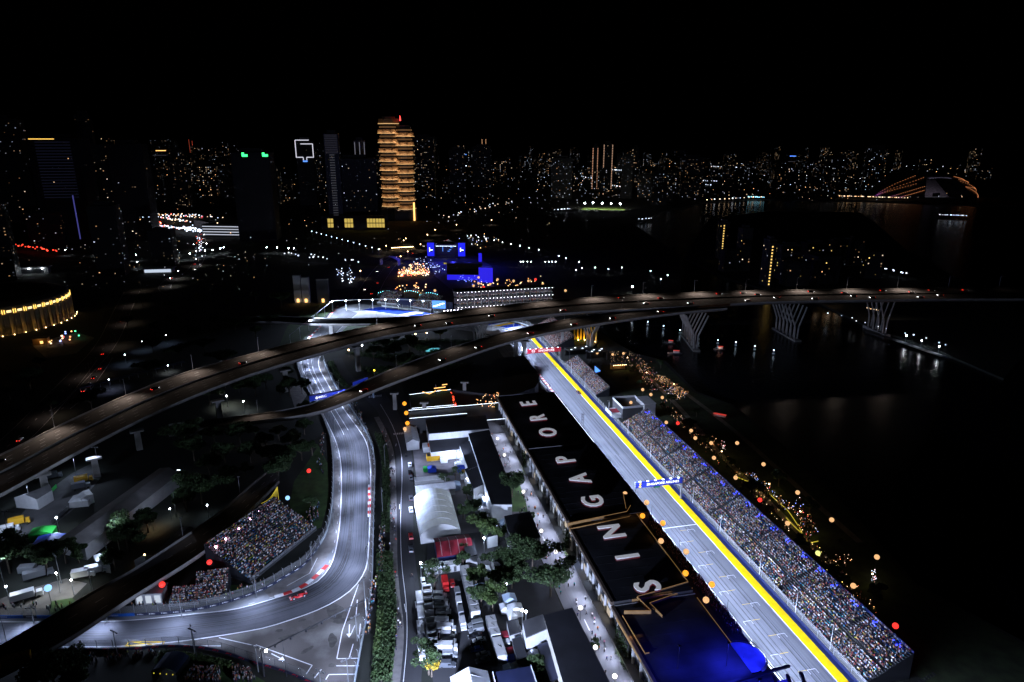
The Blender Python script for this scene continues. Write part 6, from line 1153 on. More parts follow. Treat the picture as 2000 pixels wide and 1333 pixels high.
# lamp truss along the far bend
P=resample([(-168.6, 624.7), (-125.0, 633.2), (-71.6, 624.7)],n=9)
T=thing('lamp_truss','long white lamp truss on posts behind the far bend','truss',(*P[0],0)); x0,y0=P[0]
for a,b in zip(P[:-1],P[1:]): MB(x0,y0).tube((a[0],a[1],10),(b[0],b[1],10),.3,n=5).build('truss_beam',WHITE,T)
for p in P: MB(x0,y0).tube((p[0],p[1],0),(p[0],p[1],10),.25,n=5).build('post',WHITE,T); MB(x0,y0).ball((p[0],p[1],9.4),.55,6,4).build('lamp_head',COOLH,T); area(T,(p[0]-x0,p[1]-y0-1,9.2),(p[0]-x0,p[1]-y0-26,0),6000,6,.5,(.6,.72,1),110)
# lamp truss along the left side leading up the track
P=resample([(-172.7, 509.9), (-171.3, 568.9), (-169.4, 625.7)],n=6); T=thing('lamp_truss','white lamp truss descending along the left side of the far track','truss',(*P[0],0)); x0,y0=P[0]
for a,b in zip(P[:-1],P[1:]): MB(x0,y0).tube((a[0],a[1],9.5),(b[0],b[1],9.5),.25,n=5).build('truss_beam',STEEL,T)
for p in P: MB(x0,y0).tube((p[0],p[1],0),(p[0],p[1],9.5),.25,n=5).build('post',WHITE,T); area(T,(p[0]-x0+1,p[1]-y0,9.2),(p[0]-x0+22,p[1]-y0+3,0),12000,6,.5,(.6,.74,1),120)
# light under the expressway for the track and near the painted corner
for i,p in enumerate([(-141.0, 441.3), (-140.6, 457.6), (-144.5, 493.7), (-147.6, 523.6), (1.3, 550.7), (-17.3, 553.9)]):
    T=thing('underdeck_floodlight','floodlight on a low post under the expressway, %s from the left'%ORD[i],'floodlight',p,group='floodlights under the expressway'); MB().tube((0,0,0),(0,0,7),.15,n=5).build('post',STEEL,T); MB().box(0,0,7,1.6,.5,.5).build('lamp_head',STEEL,T); area(T,(0,.6,7),(2,16,0),1000,6,.5,(.6,.72,1),110)
T=thing('video_board','blue and white video board beside the far grandstand','screen',(-66.6, 605.7),-.12); MB().box(0,0,7,13,.8,8).build('screen_case',BLACK,T); MB().box(0,-.45,7.4,12.4,.06,7.2).build('lit_picture',SCREEN,T)
for q in range(5): MB().box(-4+q*2,-.52,9+q*.7,2.6,.04,.7,0).build('picture_stripe',LEDW,T)
for x in (-5,5): MB().box(x,.2,0,.7,.7,7).build('post',STEEL,T)
# three-deck hospitality stand
a,b=[(-51.0, 587.5), (30.3, 633.2)]; a=(a[0],a[1]+25); L=math.hypot(b[0]-a[0],b[1]-a[1]); an=math.atan2(b[1]-a[1],b[0]-a[0]); T=thing('hospitality_stand','three-deck brightly lit hospitality stand above the far bend','grandstand',(*a,0),an)
L=95
for k,z in enumerate((0,7.,13.5)):
    MB().box(L/2,7-k*0+k*1.5,z+5.6,L,11,.35).build('deck_slab',WALLD,T); MB().box(L/2,12+k*1.5,z,L,.4,6).build('back_wall',mat('dim_back_wall',(.1,.09,.12),.8) if k==0 else MT['dim_back_wall'],T); MB().box(L/2,1.2+k*1.5,z+.3,L,.1,.5).build('glass_rail',DARKST,T)
    it=[(random.uniform(.5,L-.5),random.uniform(2,8)+k*1.5,z+.3,0) for _ in range(700)]; blob_mesh('crowd',it,T,PAL,True)
    for q in range(8): area(T,(L*(q+.5)/8,5+k*1.5,z+5.3),(L*(q+.5)/8,6+k*1.5,0),420,8,1,(.85,.88,1),170)
    mb=MB()
    for q in range(28): mb.ball((L*(q+.5)/28,.9+k*1.5,z+5.9),.28,5,3)
    mb.build('lamp_row',glow('deck_lamp',(.9,.85,1),14) if k==0 else MT['deck_lamp'],T,kind='stuff')
for q in range(14): MB().box(L*(q+.5)/14,1.6,0,.35,.35,19).build('post',STEEL,T)
MB().box(L/2,10,19.8,L+2,14,.5).build('roof_slab',ROOFG,T)
T=thing('lower_hospitality_stand','bright lamp-fringed lower stand behind the expressway parapet','grandstand',(*(-60.4, 580.5),0),an-.02)
it=[(random.uniform(0,75),random.uniform(0,9),1+random.random()*.2+3,0) for _ in range(500)]; MB().box(38,6,0,78,13,4).build('deck_slab',WALLG,T); blob_mesh('crowd',it,T,PAL+[(.6,.6,.6)]*8,True); mb=MB()
for q in range(26): mb.ball((1+q*3,-.8,11.5),.5,6,4)
mb.build('lamp_row',MT['deck_lamp'],T,kind='stuff'); MB().box(38,-.8,11.9,78,.4,.4).build('lamp_rail',STEEL,T)
for q in range(6): MB().box(1+q*15,-.8,0,.3,.3,12).build('post',STEEL,T); area(T,(6+q*13,-1.5,11),(6+q*13,6,3),1300,8,.5,(.88,.9,1),160)
sheet('stage_field',[(-120.8, 941.7), (-53.8, 950.4), (-26.1, 862.4), (-19.4, 723.3), (-66.4, 723.3), (-90.7, 794.8)],.03,mat('blue_wash_ground',(.12,.12,.13),.95,var=.3,vs_=.05),kind='structure')  # pale ground sheet added so the blue stage light shows on it
# ---- concert stage and village
BLP=glow('stage_blue',(.015,.02,1),1.0,True)
sp=(-89.0, 920.6); T=thing('concert_stage','blue-lit concert stage with white arched roof and twin screens','stage',(*sp,0),-.05)
MB().box(0,4,0,34,12,2).build('stage_floor',BLACK,T); mb=MB()
for i in range(12):
    t0=PI*i/12; t1=PI*(i+1)/12; mb.quad((-15*math.cos(t0),-2,17+7*math.sin(t0)),(-15*math.cos(t1),-2,17+7*math.sin(t1)),(-15*math.cos(t1),9,17+6*math.sin(t1)),(-15*math.cos(t0),9,17+6*math.sin(t0)))
mb.build('arched_roof',WHITE,T,smooth=True); MB().box(0,9,2,32,.5,16).build('backdrop',BLACK,T)
for s in (-1,1): MB().box(s*21,0,2,10,1.,20).build('screen_case',BLACK,T); MB().box(s*21,-.6,3,9.4,.1,18).build('lit_screen',BLP,T); MB().box(s*21,-.72,9,6,.06,4).build('dark_picture',BLACK,T); MB().box(s*21-1.5,-.8,9.4,.8,.05,5,0).build('picture_stripe',LEDW,T); MB().box(s*21+1,-.8,11,3.4,.05,.8).build('picture_stripe',LEDW,T)
mb=MB()
for q in range(16): mb.box(-13+q*1.75,-2.3,16.6,.8,.3,.6)
mb.build('lamp_row',LEDW,T,kind='stuff')
for x,z in ((-6,8),(-6,11),(2,8),(4,10),(6,13)): MB().box(x,8.6,z,.6 if x<0 else 3,.1,4 if x<0 else .7).build('lit_bar',SCREEN,T)
for x in (-15,15): MB().box(x,0,0,1,1,17).build('tower',DARKST,T)
spot(T,(0,-12,34),(0,-2,18),9000,60,(.8,.85,1)); 
for x,y in ((-30,-40),(0,-45),(35,-50),(60,-70),(20,-80)): point(T,(x,y,16),14000,(.05,.05,1),1.)
for lb,p,sx,h,rz in (('large violet-blue lit screen right of the stage field',(-29.4, 756.0),17,18,-.2),('blue lit low fence screen along the stage field',(-55.8, 770.5),38,7,-.05),('slim blue banner tower right of the stage',(-41.3, 881.0),5,14,-.1)):
    T=thing('blue_screen',lb,'screen',p,rz); MB().box(0,0,0,sx,.8,h).build('screen_case',BLACK,T); MB().box(0,-.45,.6,sx-.8,.06,h-1.2).build('lit_picture',glow('violet_blue',(.03,.02,1),.8) if 'violet_blue' not in MT else MT['violet_blue'],T)
T=thing('mixing_tower','black roofed mixing tower in the stage field','tower',(-56.7, 810.7),-.05); MB().box(0,0,0,42,10,13).build('wall',BLACK,T); MB().box(0,0,13,43,11,.5).build('roof_slab',BLACK,T)
T=thing('food_sign','small yellow lit food stall sign in the stage field','sign',(-82.0, 851.5)); MB().box(0,0,0,.4,.4,4).build('post',DARKST,T); MB().box(0,0,4,9,.4,2.6).build('sign_panel',BLACK,T)
for q in range(4): MB().box(-3+q*2,-.25,4.4,1.4,.1,1.8).build('lit_tile',YSTRIP,T)
for lb,pl,n,cols,z,sz,cr in [('dense cluster of red and white lit food stalls',[(-138.7, 810.7), (-101.0, 820.6), (-96.4, 791.7), (-132.3, 782.5)],240,WC+[(1,.15,.1),(1,.85,.7)],(1,5),.9,120),('warm stall lights above the food cluster',[(-130.7, 862.4), (-116.2, 877.2), (-103.7, 827.3), (-127.8, 820.6)],60,WC,(1,4),.8,30),('blue-white lights along the village path',[(-130.0, 881.0), (-113.3, 908.4), (-80.1, 810.7), (-89.1, 779.5)],60,CCs,(2,5),.6,30),('warm lights of the dark tent row in front of the village',[(-131.1, 698.0), (-119.1, 742.1), (-92.3, 731.2), (-89.5, 685.9)],40,WC,(1,5),.8,0),('scattered lights right of the concert stage',[(-89.9, 1090.7), (-46.6, 1132.1), (-12.0, 1062.8), (-46.2, 941.7)],40,WC+CCs,(2,6),.9,0),('cold white truck park lights left of the boulevard',[(-216.8, 827.3), (-198.6, 844.5), (-168.9, 736.6), (-185.4, 723.3)],50,CCs,(1,4),.7,0),('warm lights around the garden behind the deck stand',[(-42.2, 736.6), (35.2, 770.5), (37.5, 698.0), (-37.5, 698.0)],70,WC,(2,7),.8,40),('blue sparkle on the stage field fence',[(-62.9, 770.5), (-29.7, 779.5), (-25.3, 736.6), (-59.1, 736.6)],70,[(.1,.15,1),(.3,.4,1)],(1,6),.5,0)]: sparkle('village_light',lb,pl,n,cols,z,sz,cr)
for i,p in enumerate([(-125.1, 770.5), (-100.6, 698.0), (-128.0, 801.1), (-40.1, 698.0), (-35.4, 710.4), (-29.2, 690.7), (-23.2, 705.4), (-15.7, 731.2), (1.7, 723.3), (5.4, 698.0), (17.7, 723.3), (19.0, 685.9), (25.7, 731.2), (32.4, 705.4), (33.2, 663.0), (37.0, 658.6), (53.9, 674.3), (-56.6, 669.7), (-36.9, 742.1), (-77.7, 674.3)]):
    m=LRED if i in (5,12) else CREAM; lantern('%s globe lamp of the village, %s from the boulevard'%('red' if m is LRED else 'cream',ORD[i]),(*p,9),m,1.3,name='village_lantern',group='village globe lamps',pw=90,col=(1,.7,.4))
for i,p in enumerate([(-111.3, 690.7), (-101.6, 705.4), (-103.6, 674.3), (-94.2, 681.2)]): point(None,(*p,6),400,(1,.6,.25),.5).name='village_bulb'
for i,p in enumerate([(-128.3, 690.7), (-106.0, 690.7), (-84.8, 681.2)]):
    T=thing('dark_marquee','dark curved marquee roof before the village, %s from the left'%ORD[i],'marquee',p,.1); mb,_P=vault(-6,6,20,4,3.5); mb.build('roof_shell',mat('dark_membrane',(.04,.042,.05),.6) if i==0 else MT['dark_membrane'],T); MB().box(0,0,0,19,11,4).build('wall',WALLD,T); mb=MB()
    for q in range(9): mb.ball((-9+q*2.2,-6.2,4.6+2*math.sin(PI*q/8)),.3,5,3)
    mb.build('lamp_row',glow('teal_lamp',(.2,.8,.95),8) if i==0 else MT['teal_lamp'],T,kind='stuff')
T=thing('canopy_shelter','white arched canopy shelter over the boulevard entrance','shelter',(-156.8, 869.7),-.2); mb,_P=vault(-5,5,26,6,5); mb.build('roof_shell',WHITE,T,smooth=True)
for x in (-12,12): MB().box(x,0,0,.8,8,6).build('wall',WALLG,T)
point(T,(0,-8,9),500,(.9,.8,.7),.5)
T=thing('lit_tram_shelter','long gold-lit roof beside the boulevard','shelter',(-161.2, 1001.2),.35); MB().box(0,0,3.2,34,5,.4).build('roof_slab',WALLG,T); MB().box(0,-1,2.6,33,.4,.5).build('light_line',WARM,T)
for x in (-15,-5,5,15): MB().box(x,0,0,.4,.4,3.2).build('post',STEEL,T)
# boulevard lamps
for i,p in enumerate([(-183.3, 941.7), (-179.6, 972.9), (-162.7, 1026.0), (-162.7, 1046.7), (-129.1, 1150.8), (-98.2, 1217.7), (-132.3, 986.8), (-134.9, 1090.7), (-141.2, 920.6), (-144.7, 881.0), (-38.5, 1292.5), (-175.2, 779.5)]): street_lamp('warm boulevard lamp, %s of the row'%ORD[i],p,9,WARM,.6,'boulevard lamps',2600,(1,.75,.55))
for i,p in enumerate(resample([(-332.3, 1138.3), (-185.6, 946.1)],n=13)): street_lamp('pale blue riverside lamp, %s from the left of the slanting row'%ORD[i],p,8,glow('pale_blue_lamp',(.55,.8,1),9) if i==0 else MT['pale_blue_lamp'],.55,'slanting riverside lamp row')
for i,p in enumerate(resample([(-66.1, 1102.2), (37.4, 954.8)],n=9)+[(11.1, 858.7), (14.3, 858.7), (19.5, 858.7), (24.1, 858.7), (42.3, 858.7), (46.9, 858.7), (50.8, 858.7), (55.3, 858.7), (62.2, 904.4), (70.3, 884.8), (84.9, 855.1), (100.6, 817.3), (115.4, 807.5), (132.9, 817.3), (84.1, 814.0), (76.2, 801.1), (163.3, 794.8), (178.0, 770.5), (165.6, 747.6)]): street_lamp('cold white lamp on the far bank, %s from the concert stage'%ORD[i],p,6,COOL,.42,'far bank lamps')
T=street_lamp('bright white lamp reflected in the water beyond the expressway',(125.7, 700.4),7,COOLH,.8,'far bank lamps',400)
for i,(p,h,m) in enumerate([((-211.7, 641.4),14,WALLG),((-203.8, 641.4),13,WALLG),((-187.0, 641.4),12,WALLD)]):
    T=thing('ventilation_tower','pale slab-like ventilation tower left of the far bend, %s from the left'%ORD[i],'tower',(p[0],p[1]+20),.05); MB().box(0,0,0,7 if i<2 else 11,5,h*1.9).build('shaft',m,T); MB().box(0,-2.6,.5,2.4,.15,3.5).build('doorway',WARMS,T); MB().box(0,0,h*1.9,7.4 if i<2 else 11.4,5.4,.6).build('cap',CONC,T)
    point(T,(0,-4,2),180,(1,.7,.4),.3)
# teal kiosk and lamps under the expressway
T=thing('teal_kiosk','small teal-lit kiosk beyond the slip ramp','kiosk',(-60.6, 497.6),.1); MB().box(0,0,0,12,5,4).build('wall',WALLG,T); MB().box(0,-2.55,.8,10,.1,2.6).build('lit_window',mat('teal_window',(.02,.02,.02),.4,emit=(.15,.7,.8),es=.9,sample=False),T); MB().box(0,0,4,13,6,.4).build('roof_slab',WALLD,T)
for i,(p,m) in enumerate([((-93.4, 438.2),glow('lamp_yellow',(1,.7,.03),7)),((-77.6, 528.0),WARM),((-68.9, 530.9),WARM),((-113.9, 496.3),COOL),((-121.5, 484.8),WARM)]): street_lamp('small %s lamp under the expressway, %s'%(['yellow','warm','warm','white','warm'][i],['above the slip road sign','left of a pair before the V pier','right of a pair before the V pier','hung by the girder','on the slip road']  [i]),p,5,m,.55,'lamps under the expressway',180,(1,.8,.5))
# orange lamps stack, chevron sign, deck hospitality left of the pit building far end
for i,(px,z) in enumerate((((-60.3, 357.0),12),((-58.6, 351.3),11.6),((-57.1, 344.5),11.2))): lantern('orange globe lamp of the leaning stack of three, %s from the top'%ORD[i],(px[0],px[1],[13.5,10.2,7.][i]),ORG,1.15,name='orange_lamp',pw=25,col=(1,.45,.05))
lantern('cream globe lamp at the service road crossing below the orange stack',(*(-57.7, 339.2),6),CREAM,1.,name='globe_lantern',pw=40)
T=thing('chevron_sign','orange chevron neon on a dark hospitality roof','sign',(-46.4, 389.7),.12); MB().box(0,3,0,22,5,6).build('wall',WALLD,T)
for a_,b_ in (((-8,8.5),(-4,7)),((-4,7),(0,8.8)),((-1,10.4),(6,11)),((1,8.9),(7,9)),((4,12.4),(7,12.7))): MB().tube((a_[0],0,a_[1]),(b_[0],0,b_[1]),.22,n=5).build('neon_tube',WARMS,T)
MB().box(0,.4,6,.4,.4,7).build('post',DARKST,T)
for lb,poly,h,m in (('dark green-lit roof lawn deck behind the white LED rails',[(-62.1, 387.1), (-38.0, 395.9), (-32.8, 370.7), (-57.5, 365.2)],6,mat('dark_lawn',(.02,.05,.02),.9)),('stepped hospitality deck with white LED edges and blue floor',[(-58.3, 357.3), (-27.9, 364.2), (-25.1, 352.9), (-56.0, 345.7)],8,mat('deck_blue',(.03,.05,.09),.5)),('open hospitality terrace beside the pit building far corner',[(-28.1, 366.6), (-4.5, 372.2), (-2.3, 348.0), (-23.7, 343.8)],7,mat('deck_grey',(.05,.05,.06),.6)),('large dark low roof behind the pit building far end',[(-35.9, 390.6), (-10.7, 451.1), (12.7, 459.2), (16.8, 406.2), (14.2, 395.1), (-3.0, 379.4)],9,ROOF)):
    T=shed(lb,poly,h,WALLD,m); c=T.location
    if 'LED' in lb or 'terrace' in lb:
        for (a_,b_) in ((poly[0],poly[1]),(poly[3],poly[2])):
            MB(c.x,c.y).tube((*a_,h+1.3),(*b_,h+1.3),.08,n=4).build('led_rail',LEDW,T)
        point(T,(0,0,h+4),70,(.25,.35,1),.6); point(T,(-5,-5,h+4),60,(1,.6,.35),.6)
sparkle('deck_light','guests and warm lights on the two deck corners by the pit building',[(-21.4, 380.4), (-7.7, 384.6), (-5.9, 364.3), (-20.6, 364.3)],60,WC,(8,10),.35,0); sparkle('deck_light','red light trail on the edge of the roof lawn deck',[(-37.6, 391.5), (-36.4, 391.5), (-31.9, 366.7), (-33.1, 366.7)],40,[(1,.08,.03)],(7,8),.35,0); sparkle('deck_light','blue lit tables at the foot of the stepped deck',[(-58.7, 362.1), (-50.2, 364.3), (-48.2, 352.8), (-56.6, 351.3)],40,[(.3,.4,1),(.9,.9,1)],(1,3),.3,25)
T=thing('pink_tent','small pink-red lit tent at the far end of the paddock lane','tent',(-5.8, 359.9),AL); MB().box(0,0,0,6,4,2.2).build('wall',WALLD,T); MB().box(0,0,2.2,6.4,4.4,1.6,0,.3,.5).build('canopy',mat('pink_canopy',(.6,.05,.12),.6,emit=(1,.1,.2),es=.5,sample=False),T)

# ================================================================ left: round theatre, yards, trees
TH=thing('round_theatre','round drum-shaped theatre with golden uplit columns at the left edge','building',(-462,585,0)); RT=62.
GOLDS=mat('sandstone',(.5,.38,.2),.8,var=.2,vs_=.2); MB().lathe([(RT,0),(RT,22.5),(RT-1.5,23.5),(RT-12,24.5),(0,26)],64).build('drum_wall',GOLDS,TH)
WINB=MB().box(0,0,0,.6,6.2,4.0).mesh('loggia_window',mat('dark_gold',(.12,.09,.05),.7)); WINL=MB().box(0,0,0,.3,.5,3.4).mesh('lit_jamb',glow('gold_light',(1,.62,.13),2.6)); PIL=MB().box(0,0,0,1.6,2.2,17.5,0,1,1).mesh('pilaster',GOLDS); SILL=MB().box(0,0,0,1.2,7.,.5).mesh('sill',GOLDS); WLIT=MB().box(0,0,0,.3,3.4,2.).mesh('lit_pane',glow('gold_pane',(1,.75,.35),1.6))
for k in range(30):
    a=-PI*.98+k*PI*1.2/30; c_,s_=math.cos(a),math.sin(a)
    w_=ob('loggia_window',WINB,TH,(c_*(RT+.15),s_*(RT+.15),17.6),a); ob('lit_pane',WLIT,w_,(.25,0,1.)); 
    for q in (-1,1): ob('lit_jamb',WINL,w_,(.45,q*3.1,.3))
    ob('sill',SILL,TH,(c_*(RT+.3),s_*(RT+.3),17.),a)
    for dk in (0,.5):
        a2=a+dk*PI*1.2/30; ob('pilaster',PIL,TH,(math.cos(a2)*(RT+.5),math.sin(a2)*(RT+.5),0),a2)
for k in range(22):
    a=-PI*.98+(k+8)*PI*1.2/30; q=(math.cos(a)*(RT+2.6),math.sin(a)*(RT+2.6)); spot(TH,(q[0],q[1],.4),(q[0]*.975,q[1]*.975,16),1500,26,(1,.6,.14),.8,.2); MB().ball((q[0]*1.01,q[1]*1.01,.5),.35,6,4).build('uplight',WARM,TH)
# forecourt of the theatre
sheet('theatre_forecourt',[(-381.4, 517.9), (-364.9, 550.7), (-340.9, 535.3), (-330.1, 493.7), (-345.2, 481.1)],.014,PAVE,kind='structure')
sparkle('street_light_cluster','signs and shop lights in front of the round theatre',[(-375.4, 517.9), (-363.0, 547.6), (-349.6, 532.4), (-353.7, 500.2)],24,MIXC+[(.1,1,.4)],(1,4),.8,10)
T=thing('amber_hut','amber-lit hut below the round theatre','hut',(-372.5, 517.9),.3); MB().box(0,0,0,10,6,5).build('wall',mat('ochre_wall',(.4,.25,.1),.8),T); MB().box(0,0,5,11,7,.5).build('roof_slab',WALLD,T); MB().box(1,-3.05,1,2,.1,2).build('window',WARMS,T); point(T,(0,-6,5),150,(1,.5,.15),.4)
for i,(p,pw,h,m,c) in enumerate([((-277.8, 466.8),300,7,COOL,(.4,.55,1)),((-273.1, 517.9),260,7,COOL,(.4,.55,1)),((-283.0, 500.2),200,7,COOL,(.4,.55,1)),((-238.6, 448.8),320,5,COOL,(.85,.9,1)),((-172.3, 385.5),900,7,COOLH,(.9,.95,.9)),((-158.8, 376.6),500,7,COOLH,(.8,.9,1)),((-259.8, 414.5),500,7,COOL,(.5,.55,1)),((-184.2, 244.2),700,9,COOLH,(.7,.85,1)),((-214.2, 270.6),500,9,STEEL,(.6,.75,1)),((-209.9, 297.0),500,9,STEEL,(.6,.75,1)),((-161.8, 208.8),600,8,COOL,(.9,.95,.85)),((-156.1, 207.6),250,6,COOL,(.85,.9,1)),((-163.0, 291.9),260,5,COOL,(.6,.8,1)),((-149.1, 249.9),260,5,WARM,(1,.7,.4)),((-145.4, 257.8),160,5,COOL,(.8,.9,.9)),((-140.7, 227.3),110,3,WARM,(1,.55,.2)),((-130.0, 259.1),120,6,COOL,(.6,.8,1)),((-162.9, 257.8),300,4.5,COOL,(.5,.75,1)),((-167.2, 249.9),300,4.5,COOL,(.5,.75,1)),((-161.8, 275.1),300,4.5,COOL,(.5,.75,1)),((-175.4, 202.6),200,7,COOL,(.8,.9,1))]): street_lamp('yard or road lamp left of the circuit, %s from the theatre'%ORD[i],p,h,m,.34,'lamps of the left yards',pw*6,c)
# long shed and neighbours
def shed2(name,label,poly,h,roofm,wallm=WALLG,ridge=1.6):
    """gabled shed: poly = four eave corners, long sides first-second and third-fourth"""
    a,b,c,d=[Vector((p[0],p[1],0)) for p in poly]; o=(a+b+c+d)/4; T=thing(name,label,'shed',(o.x,o.y,0)); m1=(a+d)/2; m2=(b+c)/2
    mb=MB(o.x,o.y); mb.prism([tuple(p[:2]) for p in (a,b,c,d)],0,h); mb.build('wall',wallm,T)
    for p,q in ((a,b),(d,c)):
        mb=MB(o.x,o.y); mb.quad((p.x,p.y,h+.05),(q.x,q.y,h+.05),(m2.x,m2.y,h+ridge),(m1.x,m1.y,h+ridge)); mb.build('roof_slope',roofm,T)
    for m_,p,q in ((m1,a,d),(m2,b,c)):
        mb=MB(o.x,o.y); mb.add([(p.x,p.y,h),(q.x,q.y,h),(m_.x,m_.y,h+ridge)],[(0,1,2)]); mb.build('gable_end',wallm,T)
    return T
shed2('long_shed','very long pale-ridged shed roof running diagonally across the left yard',[(-167.2, 293.3), (-177.2, 233.0), (-163.9, 228.5), (-155.0, 288.1)],6,mat('pale_shed_roof',(.2,.19,.19),.9,var=.2,vs_=.2),WALLG,1.8)
shed2('white_marquee','white gabled marquee beside the expressway at the left',[(-209.7, 277.7), (-218.4, 267.6), (-207.3, 265.8), (-205.9, 274.0)],5,ROOFG,WHITE,2.); shed2('white_lean_to','white awning behind the truck yard',[(-193.4, 271.2), (-189.6, 268.0), (-186.6, 272.1), (-191.2, 276.7)],4,TENT,WALLG,.6)
shed2('low_warehouse','low warehouse with warm-lit end near the flyover',[(-133.8, 243.7), (-136.4, 216.8), (-128.9, 213.2), (-126.8, 241.9)],5,ROOFG,WALLD,1.); shed2('white_pavilion','angled white pavilion roof near the flyover',[(-142.0, 222.4), (-139.7, 219.2), (-132.7, 221.5), (-136.3, 225.7)],4,TENT,WALLG,1.2); shed2('white_pavilion','round-edged white canopy in the dark yard',[(-159.3, 225.7), (-155.7, 221.5), (-150.0, 220.2), (-153.3, 224.7)],4,TENT,WALLG,1.2)
T=box_tent('bright green canopy tent in the left yard',(-191.1, 244.2),9,6,4,GREENT); T=box_tent('bright blue canopy tent below the green canopy',(-183.7, 236.9),10,8,4.5,BLUET); box_tent('pale folded tent beside the green canopy',(-183.6, 240.5),5,4,3.5,TENT); box_tent('white marquee tent with blue side in the upper left yard',(-191.4, 270.6),8,6,4,TENT)
for k,(p,nm,rz,pt) in enumerate([((-171.0, 205.4),'white articulated trailer in the lower left yard',-1.0,CWHITE),((-175.1, 217.7),'pale lorry above the white trailer',-1.0,SILV),((-179.8, 220.2),'grey lorry in the dark lower left yard',-1.4,SILV),((-158.5, 217.7),'white lorry behind the flyover trees',-1.2,CWHITE),((-155.2, 220.2),'white van lorry at the flyover wall',-1.1,CWHITE),((-199.8, 284.5),'dark lorry in the truck yard',-1.,CGREY),((-202.5, 290.9),'yellow-marked lorry in the truck yard',-1.,YELL),((-207.2, 253.8),'yellow lorry at the left edge of the truck yard',-1.,YELL),((-207.4, 247.9),'white-striped lorry at the left edge',-1.,CWHITE),((-219.3, 294.5),'lorry under the expressway edge',-1.,CGREY)]): place(PROTO_LORRY,'box_lorry',(*p,.02),rz,nm,None,pt,(1.2,1.5 if k<2 else 1.2,1.1))
for k,p in enumerate(resample([(-165.0, 242.3), (-158.1, 294.5)],n=19)):
    if k in (4,9,10): continue
    pt=[CWHITE,SILV,CBLACK,CRED,CWHITE,CBLUE][k%6]; place(PROTO_CAR,'parked_car',(p[0]+1,p[1]-1.5,.02),R(60),'%s car parked under the eave of the long shed, %s from the near end'%(['white','silver','black','red','white','blue'][k%6],ORD[k]),'cars under the long shed eave',pt)
for lb,px,m in (('green low barrier beside the white marquee',[(-210.6, 273.7), (-212.2, 286.0)],GREENT),('pale railing of the truck yard',[(-194.2, 253.8), (-194.6, 268.4)],STEEL)):
    a,b=px; T=thing('yard_barrier',lb,'barrier',a,math.atan2(b[1]-a[1],b[0]-a[0])); L=math.hypot(b[0]-a[0],b[1]-a[1])
    for k in range(int(L/3)): MB().box(k*3+1.5,0,0,2.9,.15,1.8).build('panel',m,T)
# blue metro viaduct lamp strip etc.
T=thing('covered_walkway','blue-lit covered walkway beside the branch road','walkway',(-256.1, 436.1),R(52)); MB().box(0,0,3,70,3.5,.4).build('roof_slab',mat('blue_grey_roof',(.08,.1,.2),.6),T)
for k in range(12): MB().box(-33+k*6,0,0,.3,.3,3).build('post',STEEL,T)
T=thing('tunnel_portal','pale tunnel portal with lamps at the upper left','portal',(-578.2, 810.7),.2); MB().box(0,0,0,40,6,8).build('wall',CONC,T); MB().box(0,-3.1,1,30,.2,5).build('opening',BLACK,T); MB().box(0,0,8,44,10,.6).build('roof_slab',WALLG,T)
for x in (-14,0,14): MB().ball((x,-4,6.5),.6,6,4).build('lamp_head',COOLH,T); point(T,(x,-6,6),300,(.7,.85,1),.4)
T=thing('glass_pavilion','bright white glazed pavilion beside the approach road','pavilion',(-428.9, 820.6),.15); MB().box(0,0,0,32,12,5).build('wall',WALLG,T); MB().box(0,-6.1,.8,30,.2,3.6).build('lit_glazing',glow('pavilion_glass',(.7,.82,1),.8),T); MB().box(0,0,5,36,16,.6).build('roof_slab',WHITE,T)
for i,p in enumerate([(-618.2, 941.7), (-575.6, 941.7), (-513.5, 881.0), (-498.4, 900.4), (-467.7, 844.5), (-465.3, 946.1), (-445.1, 904.4), (-431.2, 908.4), (-423.1, 937.4), (-414.3, 941.7), (-409.0, 954.8), (-431.4, 928.9), (-448.2, 1001.2), (-408.3, 963.8), (-332.0, 963.8), (-313.2, 954.8), (-306.0, 954.8), (-347.2, 963.8)]): street_lamp('cold street lamp of the upper left roads, %s in the row'%ORD[i],p,8,COOLH,.5,'cold lamps of the upper left roads',1500,(.75,.85,1))
for i,p in enumerate([(-550.0, 1217.7), (-490.6, 1090.7), (-460.7, 986.8), (-401.9, 862.4), (-374.4, 736.6), (-386.0, 779.5)]): street_lamp('lamp beside the approach road, %s from the top'%ORD[i],p,9,COOL,.4,'approach road lamps',3000,(1,.9,.85))
for i,p in enumerate(resample(offset(RD1,9),n=7)): street_lamp('dim warm lamp post of the left expressway road, %s from the bottom'%ORD[i],p,10,STEEL,.3,'left expressway lamp posts',1500,(1,.75,.6))
